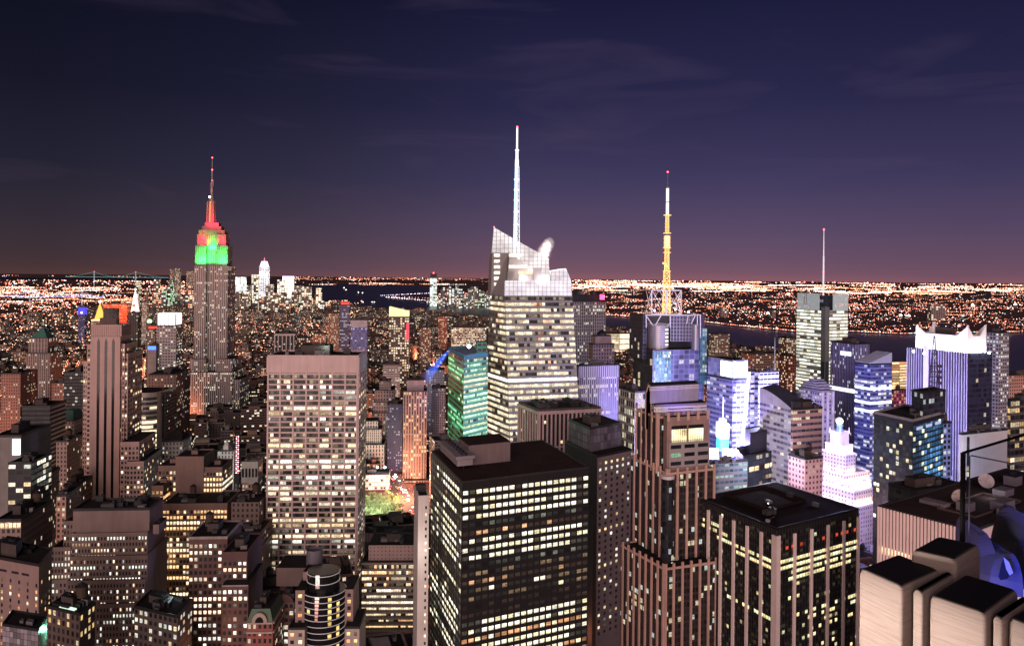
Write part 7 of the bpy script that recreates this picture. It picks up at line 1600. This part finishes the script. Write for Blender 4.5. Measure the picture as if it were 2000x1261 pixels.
for xl, xr, y, D, lab, mt, yb in ((452, 464, 541, 5500, 'left of the far twin white-lit towers beside the floodlit skyscraper', fm('tw1', (.5, .55, .55), 1.3, ((.85, 1, 1), (1, 1, 1), (.8, .9, 1)), 1.5, (.1, .9, .05, .97)), 573),
        (466.5, 479, 541, 5520, 'right of the far twin white-lit towers beside the floodlit skyscraper', fm('tw2', (.5, .55, .55), 1.0, ((.8, 1, .95), (1, 1, 1), (.8, .9, 1)), 1.2, (.15, .85, .05, .97)), 573),
        (491, 505, 536, 5700, 'yellowish far tower just behind the violet white supertall', fm('yl', (.4, .36, .25), .75, PALE), 578), (519, 533, 555, 5300, 'shorter dull far tower in front of the violet white supertall', fm('dl', (.3, .26, .24), .5, PALE, 1.2), 581),
        (541.5, 555, 546, 5400, 'cream far tower joined to a wider blazing white one', fm('cw', (.5, .44, .35), .8, PALE), 575), (552, 572.5, 540, 5500, 'wide blazing cream-white far slab with a violet lit rim', fm('bw', (.7, .65, .55), 1.4, ((1, .95, .75), (1, 1, .9), (1, .9, .7)), 1.5, (.05, .95, .1, .95)), 572),
        (575, 592, 558, 5200, 'stepped pale far block right of the blazing cream-white slab', fm('s1', (.42, .36, .3), .55, PALE, 1.3), 585), (590, 607, 560, 5100, 'second pale far block with a jagged lit roof before the bay', fm('s2', (.42, .36, .3), .6, PALE, 1.3), 585),
        (617, 627, 562, 4700, 'lone amber-lit far tower standing at the water', fm('s3', (.4, .28, .2), .7, WARM, 1.6), 594), (480, 490, 557, 5600, 'dim far tower between the twin towers and the yellowish one', fm('s4', (.25, .2, .18), .4, RED, 1.3), 580)):
    b_, p_, h_ = ft('downtown_tower', lab, xl, xr, y, D, mt, yb)
    if xl == 552: mb = MB(); mb.prism(inset(p_, -1), h_ - 6, h_ + 3); mb.build('lit_rim', glow('rim_violet', (.75, .55, 1), 1.5), b_)
gd = random.Random(44)
for i in range(46):
    x = gd.uniform(446, 636); w = gd.uniform(5, 13); y = gd.uniform(568, 596); 
    ft('downtown_block', 'dim far downtown block with scattered warm windows at the foot of the lit cluster', x, x + w, y, 4300 + (598 - y) * 25 + gd.uniform(0, 200), fm('db', gd.choice([(.3, .2, .15), (.22, .17, .15), (.36, .28, .22)]), gd.uniform(.3, .55), gd.choice([WARM, RED, PALE]), 1.6), y + 12, group='far downtown blocks')
for i in range(16):
    x = gd.uniform(262, 372); w = gd.uniform(4, 9); y = gd.uniform(545, 585)
    ft('downtown_block', 'dim far block with scattered windows between the far bridge and the green floodlit skyscraper', x, x + w, y, 4600 + gd.uniform(0, 500), fm('dc', gd.choice([(.3, .2, .15), (.22, .17, .15), (.2, .25, .22)]), gd.uniform(.3, .5), gd.choice([WARM, RED, GREENL]), 1.5), y + 18, group='far blocks by the bridge')
B, p, h = ft('riverside_tower', 'tall greenish-white tower across the water with a black top and red lights', 840, 853.5, 543, 6800, fm('gs', (.45, .55, .5), .95, ((.75, 1, .88), (.95, 1, .9), (.8, .95, .9)), 1.1, (.02, .98, .2, .85)), 575)
q = inset(p, 2); mb = MB(); mb.prism(q, h, zat(534, 6800, 846)); mb.build('dark_crown', M_DARK, B); mb = MB(); mb.ball((*centre(p), zat(533, 6800, 846)), 7, 6); mb.build('beacon_light', M_RED, B)
for i in range(22):
    x = 858 + i * 4.4 + gd.uniform(-2, 2); w = gd.uniform(4, 8.5); y = gd.uniform(556, 584)
    ft('waterfront_tower', 'far waterfront tower with green and white windows across the bay', x, x + w, y, 6300 + gd.uniform(0, 500), fm('jc', gd.choice([(.2, .22, .2), (.12, .25, .22), (.25, .2, .2)]), gd.uniform(.3, .6), gd.choice([GREENL, COOL, PALE]), 1.3), y + 12, group='far waterfront towers')
for xl, xr, y, D, lab in ((1819, 1846, 594, 5200, 'pale broad hotel slab far across the river'), (1408, 1423, 600, 5400, 'pale far tower standing alone across the river'), (1508, 1515, 606, 5300, 'dim narrow far tower across the river, right of the lone pale one')):
    ft('far_slab', lab, xl, xr, y, D, fm('fs', (.42, .34, .32), .25, WARM, 1.1), y + 22)
# suspension bridges
def bridge(name, label, D, towers, ytop, ydeck, x0, x1, col, wpx, s=1.6, segs=26):
    c = at((x0 + x1) / 2, ydeck, D); B = thing(name, label, 'bridge', (c.x, c.y, 0)); mt = glow(name + '_light', col, s); zd = zat(ydeck, D, (x0 + x1) / 2); t = wpx * D / F
    z1 = zat(ytop, D, towers[0])
    for x in towers:
        p = at(x, ydeck, D); mb = MB()
        for k in (-1, 1): mb.obox((p.x + k * t * 1.6 - t * .6, D - t, 0), (t * 1.2, 0, 0), (0, t * 2, 0), (0, 0, z1))
        mb.obox((p.x - t * 2.2, D - t, z1 - t * 2), (t * 4.4, 0, 0), (0, t * 2, 0), (0, 0, t * 2)); tw = mb.build('bridge_tower', plain('bridge_steel', (.40, .45, .48), emit=(.25, .32, .38), es=.6), B)
        mb = MB(); mb.ball((p.x, D, z1 + t), t * 1.2, 6); mb.build('beacon_light', M_RED, tw)
    mb = MB(); a, b = at(x0, ydeck, D), at(x1, ydeck, D); mb.obox((a.x, D - t, zd - t), (b.x - a.x, 0, 0), (0, t * 2, 0), (0, 0, t * 1.2)); mb.build('deck', mt, B)
    T = [x0] + list(towers) + [x1]
    for i in range(len(T) - 1):
        mb = MB(); xa, xb = T[i], T[i + 1]; za = z1 if i > 0 else zd; zb = z1 if i < len(T) - 2 else zd; prev = None
        for k in range(segs + 1):
            f = k / segs; zz_ = za + (zb - za) * f - 4 * (min(za, zb) - zd if za == zb else (z1 - zd) * .22) * f * (1 - f) * .92; p = at(xa + (xb - xa) * f, ydeck, D); q = Vector((p.x, D, zz_))
            if k % 2 == 0: mb.octa(q, t * .8)
            if prev: mb.tube(prev, q, t * .3, n=4, cap=False)
            prev = q
        mb.build('cable', mt, B)
bridge('suspension_bridge', 'far suspension bridge with teal lit deck between two tall towers on the horizon', 15000, (184, 265), 530, 541, 128, 330, (.45, .95, .90), .36, .5, 30)
bridge('violet_cable_bridge', 'nearer suspension bridge traced by strings of violet cable lights', 5200, (58, 160), 570, 579, 8, 205, (.50, .45, 1), .42, 1.7, 22)
# park with trees
PG = [onz(690, 968, .1), onz(780, 968, .1), onz(788, 1040, .1), onz(690, 1040, .1)]
m = plain('park_grass', (.05, .10, .03), .95, noise=.5, scale=.15); sheet('park_ground', [tuple(Vector((p.x, p.y, .35))) for p in PG], m)
LEAF = [plain('leaf_light', (.22, .25, .13), .8, noise=.4, scale=.5), plain('leaf_dark', (.10, .14, .07), .8, noise=.4, scale=.5)]
gp_ = random.Random(12)
def tree_mesh(seed):
    g = random.Random(seed); mb = MB(); cl = [(Vector((g.uniform(-2.6, 2.6), g.uniform(-2.6, 2.6), g.uniform(5, 10))), g.uniform(1.1, 2.1)) for _ in range(9)]
    for c, r in cl:
        for _ in range(42):
            d = Vector((g.gauss(0, 1), g.gauss(0, 1), g.gauss(0, .8))).normalized() * r * g.uniform(.6, 1.05); p = c + d; u = Vector((g.gauss(0, 1), g.gauss(0, 1), g.gauss(0, 1))).normalized() * g.uniform(.25, .5); v = u.cross(Vector((g.gauss(0, 1), g.gauss(0, 1), g.gauss(0, 1)))).normalized() * g.uniform(.2, .4)
            mb.face([p - u, p - v, p + u, p + v], None, 0 if g.random() < .6 else 1)
    return mb
protos = []
for k in range(3):
    T = thing('park_tree', 'leafy tree in the floodlit park below the gridded slab', 'tree', (0, 0, 0), 'trees in the park')
    mb = MB(); mb.tube((0, 0, 0), (0, 0, 5.5), .35, .22, 7)
    for i in range(5): a = i * 1.26; mb.tube((0, 0, 4 + i * .3), (1.9 * math.cos(a), 1.9 * math.sin(a), 7 + i * .3), .15, .06, 5)
    mb.build('trunk', plain('bark', (.07, .05, .035)), T); tree_mesh(k).build('crown', LEAF, T); protos.append(T)
k = 0
for j in range(8):
    for i in range(8):
        px, py = 699 + i * 11.5 + gp_.uniform(-4, 4) + j * .5, 974 + j * 8 + gp_.uniform(-3, 3)
        if px > 778 + j * 1.5: continue
        p = onz(px, py, .35); s = gp_.uniform(.75, 1.1)
        if k < 3: T = protos[k]
        else:
            src = protos[k % 3]; T = src.copy(); COL.objects.link(T)
            for ch in src.children: c_ = ch.copy(); COL.objects.link(c_); c_.parent = T
        T.location = p; T.rotation_euler = (0, 0, gp_.uniform(0, 6)); T.scale = (s, s, s); k += 1
for px, py, w in ((715, 990, 42000), (750, 1000, 42000), (735, 1018, 55000), (705, 1015, 36000), (765, 985, 26000)): lamp('park_lamp', onz(px, py, 0) + Vector((0, 0, 19)), w, (.92, 1, .72), .4)
HERO.append((693, 816, 1034, 800, [tuple(p[:2]) for p in PG]))
# bright low building by the park, and the busy avenue
D = 962; B, p, h = Lt('bright_storefront_building', 'low white building with blazing windows and roof floodlights at the park edge', 'building', 703, 760, 926, D, fac('storefront', (.55, .58, .60), (.15, .85, .2, .75), .75, .2, ((.85, .95, 1), (1, .95, .95), (1, .5, .5)), 1.7), 968, 24, 3.6, 4.2, units=2)
for x in (737, 752): q = at(x, 912, D + 6); mb = MB(); mb.ball(q, 1.3, 8); mb.build('roof_floodlight', glow('flare_teal', (.8, 1, 1), 12), B); lamp('roof_floodlight', q + Vector((0, -3, 1)), 9000, (.8, 1, 1), .4)
CARM = [plain('car_paint', (.25, .25, .27), .3, noise=0), plain('car_taxi', (.6, .38, .03), .35, noise=0), plain('dark_glass', (.012, .012, .015), .2, noise=0), glow('headlight_white', (1, .93, .85), 14), glow('taillight_red', (1, .06, .05), 9)]
gc = random.Random(9); proto = {}
def car(kind, away):
    mb = MB(); m_ = kind
    mb.obox((-.9, -2.2, .35), (1.8, 0, 0), (0, 4.4, 0), (0, 0, .75), m_)
    v = [(-.8, -1.3, 1.1), (.8, -1.3, 1.1), (.8, 1.2, 1.1), (-.8, 1.2, 1.1)]; w = [(-.65, -.7, 1.6), (.65, -.7, 1.6), (.65, .7, 1.6), (-.65, .7, 1.6)]
    for i in range(4): mb.face([v[i], v[(i + 1) % 4], w[(i + 1) % 4], w[i]], None, 2)
    mb.face(w, None, m_)
    for x in (-.62, .62):
        for y in (-1.4, 1.4): mb.tube((x * 1.35, y, .35), (x * 1.5, y, .35), .35, n=10, m=2)
        mb.ball((x, -2.25 if not away else 2.25, .75), .42, 6, 3); mb.ball((x, -2.25 if away else 2.25, .8), .38, 6, 4)
    return mb
for i in range(64):
    a = gc.uniform(800, 1090); lane = gc.choice([-9, -5.5, -2, 2, 5.5, 9]); x, y = xy(a, 150 + lane); aw = lane < 3; kd = 1 if gc.random() < .4 else 0; key = (kd, aw)
    if key not in proto:
        o = car(kd, aw).build('car', CARM); proto[key] = o
    else: o = proto[key].copy(); COL.objects.link(o)
    o.location = (x, y, .31); o.rotation_euler = (0, 0, TH)
    tag(o, ('yellow' if kd else 'grey') + (' car heading away, red tail lights on, on the avenue by the park' if aw else ' car with headlights on coming down the avenue by the park'), 'car', 'cars on the busy avenue')
for a in range(820, 1100, 40): x, y = xy(a, 163); lamp('street_glow', (x, y, 11), 20000, (1, .55, .42) if a % 80 else (1, .85, .8), .5)
# steam plume from the crystal tower
m = new_mat('steam'); t = m.node_tree; pv = nd(t, 'ShaderNodeVolumePrincipled'); pv.inputs['Color'].default_value = (1, .97, .95, 1)
g = nd(t, 'ShaderNodeNewGeometry'); z = nd(t, 'ShaderNodeTexNoise'); z.inputs['Scale'].default_value = .16; z.inputs['Detail'].default_value = 4; z.inputs['Distortion'].default_value = 1.5; t.links.new(g.outputs['Position'], z.inputs['Vector'])
tcv = nd(t, 'ShaderNodeTexCoord'); ln = nd(t, 'ShaderNodeVectorMath', operation='LENGTH'); t.links.new(tcv.outputs['Object'], ln.inputs[0]); fo = mth(t, 'POWER', mth(t, 'MAXIMUM', mth(t, 'SUBTRACT', 1.0, ln.outputs['Value']), 0), .7)
t.links.new(mth(t, 'MULTIPLY', fo, mth(t, 'MULTIPLY', mth(t, 'MAXIMUM', mth(t, 'SUBTRACT', z.outputs[0], .38), 0), .26)), pv.inputs['Density']); o = nd(t, 'ShaderNodeOutputMaterial'); t.links.new(pv.outputs[0], o.inputs['Volume'])
for cx_, cy_, cz_, sx_, sz_ in ((1063, 494, 622, 5.5, 12), (1071, 477, 624, 5, 6)):
    mb = MB(); mb.ball((0, 0, 0), 1, 20); o = mb.build('steam_plume', m, None, True, True); o.location = at(cx_, cy_, cz_); o.scale = (sx_, sx_, sz_); o.rotation_euler = (0, R(14), 0); tag(o, kind='stuff')
lamp('steam_floodlight', at(1068, 508, 618), 110000, (1, .84, .80), .4)  # lamp added only to brighten the steam

m = new_mat('beam_air'); t = m.node_tree; pv = nd(t, 'ShaderNodeVolumePrincipled'); pv.inputs['Density'].default_value = .0; pv.inputs['Emission Color'].default_value = (.03, .16, 1, 1); o = nd(t, 'ShaderNodeOutputMaterial'); t.links.new(pv.outputs[0], o.inputs['Volume'])  # blue beam painted as a self-glowing volume that fades along its length
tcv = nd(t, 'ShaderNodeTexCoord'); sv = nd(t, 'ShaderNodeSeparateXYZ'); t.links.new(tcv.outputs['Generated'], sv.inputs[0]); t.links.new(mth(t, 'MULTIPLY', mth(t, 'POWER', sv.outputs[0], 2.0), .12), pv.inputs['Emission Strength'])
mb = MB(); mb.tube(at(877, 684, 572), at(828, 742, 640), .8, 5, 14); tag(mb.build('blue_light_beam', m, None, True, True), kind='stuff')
IDX = [2890, 2745, 2750, 2889, 2778, 2868, 3964, 2859, 2850, 2824, 2834, 2870, 3910, 2849, 809, 2746, 2766, 3077, 4069, 2924, 2980, 2935, 2858, 2765, 2853, 2869, 4029, 2842, 4170, 1406, 2447, 4003, 5302, 2951, 3019, 3580, 3174, 4264, 2911, 3451, 901, 2819, 3365, 4163, 4174, 852, 4925, 4087, 2786, 474, 6317, 3008, 3539, 5405, 3196, 792, 2923, 2818, 461, 1396, 6233, 2899, 2815, 3221, 4271, 1380, 795, 2784, 3280, 1634, 3318, 5383, 3201, 1871, 6431, 3109, 2420, 1843, 6316, 2429, 1561, 4408, 4060, 4602, 98, 3310, 3278, 3575, 3551, 394, 8245, 4253, 3165, 3076, 8292, 4254, 3009, 2794, 3442, 8269, 1353, 1364, 3449, 922, 6823, 1388, 4058, 2074, 3581, 4628, 99, 3467, 5541, 2492, 4361, 1337, 158, 6953, 1376, 1993, 3277, 6338, 3559, 7911, 439, 5278, 4137, 3577, 4574, 60, 3463, 3445, 3367, 386, 8306, 8295, 813, 6837, 5643, 443, 8505, 915, 2469, 861, 3066, 4159, 5845, 3561, 521, 2011, 890, 1426, 6339, 1740, 2823, 4672, 3579, 4472, 464, 6385, 2354, 3905, 2087, 189, 3476, 8523, 416, 6465, 1601, 7108]
# ------------------------------------------------------------------ the low city between the landmarks
FR = random.Random(99)
FM = [fac('low_facade', (.2, .15, .13), (.22, .78, .25, .8), .17, .08, WARM, 1.62, attr=True), fac('low_facade', (.2, .15, .13), (.15, .85, .3, .75), .24, .12, PALE, 1.76, attr=True),
      fac('low_facade', (.2, .15, .13), (.3, .7, .2, .8), .12, .05, AMBER, 1.76, attr=True), fac('low_facade', (.2, .15, .13), (.08, .92, .3, .8), .2, .25, WARM, 1.89, attr=True),
      fac('low_facade', (.2, .15, .13), (.2, .8, .2, .85), .3, .1, RED, 1.62, attr=True)]
WC = [(.20, .13, .11), (.26, .19, .16), (.13, .075, .065), (.33, .27, .24), (.10, .085, .08), (.23, .105, .08), (.18, .165, .16), (.30, .22, .17)]
WN = ['brown', 'tan', 'maroon', 'pale stone', 'near-black', 'red-brick', 'grey', 'buff']
HB = []
for xl, xr, yb, D, poly in HERO:
    q = [ac(*p) for p in poly]
    HB.append((min(p[0] for p in q) - 3, max(p[0] for p in q) + 3, min(p[1] for p in q) - 3, max(p[1] for p in q) + 3))
def inpoly(x, y, P):
    r = False; n = len(P)
    for i in range(n):
        (xa, ya), (xb, yb) = P[i], P[i - 1]
        if (ya > y) != (yb > y) and x < (xb - xa) * (y - ya) / (yb - ya) + xa: r = not r
    return r
WATER_PX = [(612, 553.5), (960, 555), (2400, 600), (2400, 790), (2000, 735), (1750, 716), (1640, 705), (1550, 695), (1400, 675), (1300, 667), (1190, 657), (1100, 648), (950, 633), (870, 619), (800, 615), (720, 610), (640, 604), (622, 585)]
PARK = [onz(690, 968, 0), onz(800, 968, 0), onz(806, 1040, 0), onz(690, 1040, 0)]
PK = [ac(p.x, p.y) for p in PARK]; PKB = (min(p[0] for p in PK) - 20, max(p[0] for p in PK) + 6, min(p[1] for p in PK) - 10, max(p[1] for p in PK) + 10)
LOTS = []
av = sorted(AVEN)
for c0, c1 in zip(av, av[1:]):
    for k in range(5, 72):
        a0 = k * 80 + 9
        for row in range(2):
            c = c0 + 15
            while c < c1 - 15 - 9:
                w = FR.choice([13, 16, 20, 24, 30, 38]) * (1.25 if k > 34 else 1); w = min(w, c1 - 15 - c)
                aa = a0 + row * 31; A = aa + 15; x, y = xy(A, c + w / 2)
                r1, r2, r3, r4 = FR.random(), FR.random(), FR.random(), FR.random(); cc = c; c += w + .6
                if y < 330: continue
                px, _ = proj((x, y, 30))
                if px < -60 or px > 2060: continue
                h = (14 + 22 * r1 + (46 * r2 ** 3 if y < 1500 else 26 * r2 ** 4) + (26 if y < 1000 else 0))
                if y > 3600 and 300 < px < 660: h += 35 * r2 ** 2
                if any(aa + 30 > b[0] and aa < b[1] and cc + w > b[2] and cc < b[3] for b in HB): continue
                if aa + 30 > PKB[0] and aa < PKB[1] and cc + w > PKB[2] and cc < PKB[3]: continue
                gx, gy = proj((x, y, 0))
                if inpoly(gx, gy, WATER_PX): continue
                hw = w * .6 * F / y; lim = 1e9
                for xl, xr, yb, D, poly in HERO:
                    if D > y - 10 and xl < px + hw and xr > px - hw: lim = min(lim, EYE - (yb - 3 - (YH + .01 * (px - CX))) / F * (y - 20))
                h = min(h, lim)
                if h < 9: continue
                q = [xy(aa, cc), xy(aa, cc + w), xy(aa + 30, cc + w), xy(aa + 30, cc)]
                LOTS.append((q, h, r3, r4, px, y))
def lot_style(r3, r4):
    i = int(r3 * 7.999); return i, scol(WC[i], .30 + .36 * r4), int(r4 * 4.999)
SHOWN = set(IDX)
mass = MB()
for n, (q, h, r3, r4, px, y) in enumerate(LOTS):
    ci, col, mi = lot_style(r3, r4)
    if n in SHOWN: continue
    big = 1.0 if y < 1300 else (1.4 if y < 2100 else 2.3)
    mass.prism(q, 0, h, mi, 5, 3.4 * big, 3.5 * big, col, uo=n * 13 % 977, vo=n % 89)
    if y < 3000 and r4 > .3:
        z = subq(q, .25, .65, .3, .7); mass.prism(z, h, h + 2.5 + 3 * r3, 6, 5)
        if (n % 3) == 0:
            p = quadpt(q, .8, .3); mass.tube((p.x, p.y, h + 2), (p.x, p.y, h + 6), 1.7, 1.7, 6, 7); mass.tube((p.x, p.y, h + 6), (p.x, p.y, h + 7.3), 1.8, .1, 6, 7, cap=False)
if mass.f: tag(mass.build('distant_buildings', FM + [M_ROOF, M_DARK, M_WOOD]), kind='stuff')
# the houses that show largest: things of their own
NICK = [(o, o.name.split('.')[0].replace('_', ' ')) for o in COL.objects if o.parent is None and o.type == 'EMPTY' and o.get('label')]
cnt = {}
for o, n in NICK: cnt[n] = cnt.get(n, 0) + 1
MARK = []
for o, n in NICK:
    if cnt[n] > 1 or n in ('glass screen', 'lobed ornament', 'satellite dish'): continue
    if o.location.y < 150: continue
    zs = [max((v[2] for v in c.bound_box)) for c in o.children if c.type == 'MESH'] or [20]
    px, py = proj((o.location.x, o.location.y, max(zs) * .75)); MARK.append((px, py, o.location.y, n))
cand = []
for n in IDX:
    if n >= len(LOTS): continue
    q, h, r3, r4, px, y = LOTS[n]; ci, col, mi = lot_style(r3, r4); c = centre(q); x_, yy = proj((c[0], c[1], h))
    m_ = min(MARK, key=lambda k: math.hypot(k[0] - x_, (k[1] - yy) * .8) + .03 * abs(k[2] - y))
    dx = x_ - m_[0]; rel = ('just behind' if y > m_[2] + 15 else 'in front of') if abs(dx) < 22 else ('left of' if dx < 0 else 'right of')
    wd = ['few lit windows', 'pale lit windows', 'narrow amber windows', 'ribbon windows', 'reddish windows'][mi]
    sz = 'low' if h < 32 else ('mid-height' if h < 60 else 'tall')
    cand.append([n, '%s %s block with %s, %s the %s' % (sz, WN[ci], wd, rel, m_[3]), x_, yy])
by = {}
for c in cand: by.setdefault(c[1], []).append(c)
ORD = ['leftmost', 'second from left', 'third from left', 'fourth from left', 'fifth from left', 'sixth from left', 'seventh from left', 'eighth from left', 'ninth from left', 'tenth from left']
for lab, L in by.items():
    if len(L) > 1:
        for k, c in enumerate(sorted(L, key=lambda c: c[2])): c[1] = lab.replace(' block with', ' block, %s, with' % ORD[min(k, 9)])
for n, lab, x_, yy in cand:
    q, h, r3, r4, px, y = LOTS[n]; ci, col, mi = lot_style(r3, r4); c = centre(q)
    w = lab.split(); lab = lab if len(w) <= 16 else ' '.join(w[:16])
    B = thing('apartment_building' if mi in (0, 2, 4) else 'office_building', lab, 'building', (c[0], c[1], 0), 'blocks between the landmark towers')
    mb = MB(); mb.prism(q, 0, h, 0, 1, 3.4, 3.5, col, uo=n * 13 % 977, vo=n % 89); mb.build('wall', [FM[mi], M_ROOF], B)
    if y < 1500: parapet(B, q, h, .9, .5, plain('coping%d' % ci, WC[ci]))
    z = subq(q, .25, .65, .3, .7); mb = MB(); mb.prism(z, h, h + 2.5 + 3 * r3); mb.build('penthouse', plain('coping%d' % ci, WC[ci]), B)
    if n % 2 == 0: p = quadpt(q, .8, .3); tank(B, p.x, p.y, h, 1.6, 3.4)
    if y < 1100: unit(B, q, h, .3, .8, 3, 2.4, 1.6); unit(B, q, h, .8, .75, 2, 3.4, 2.3)
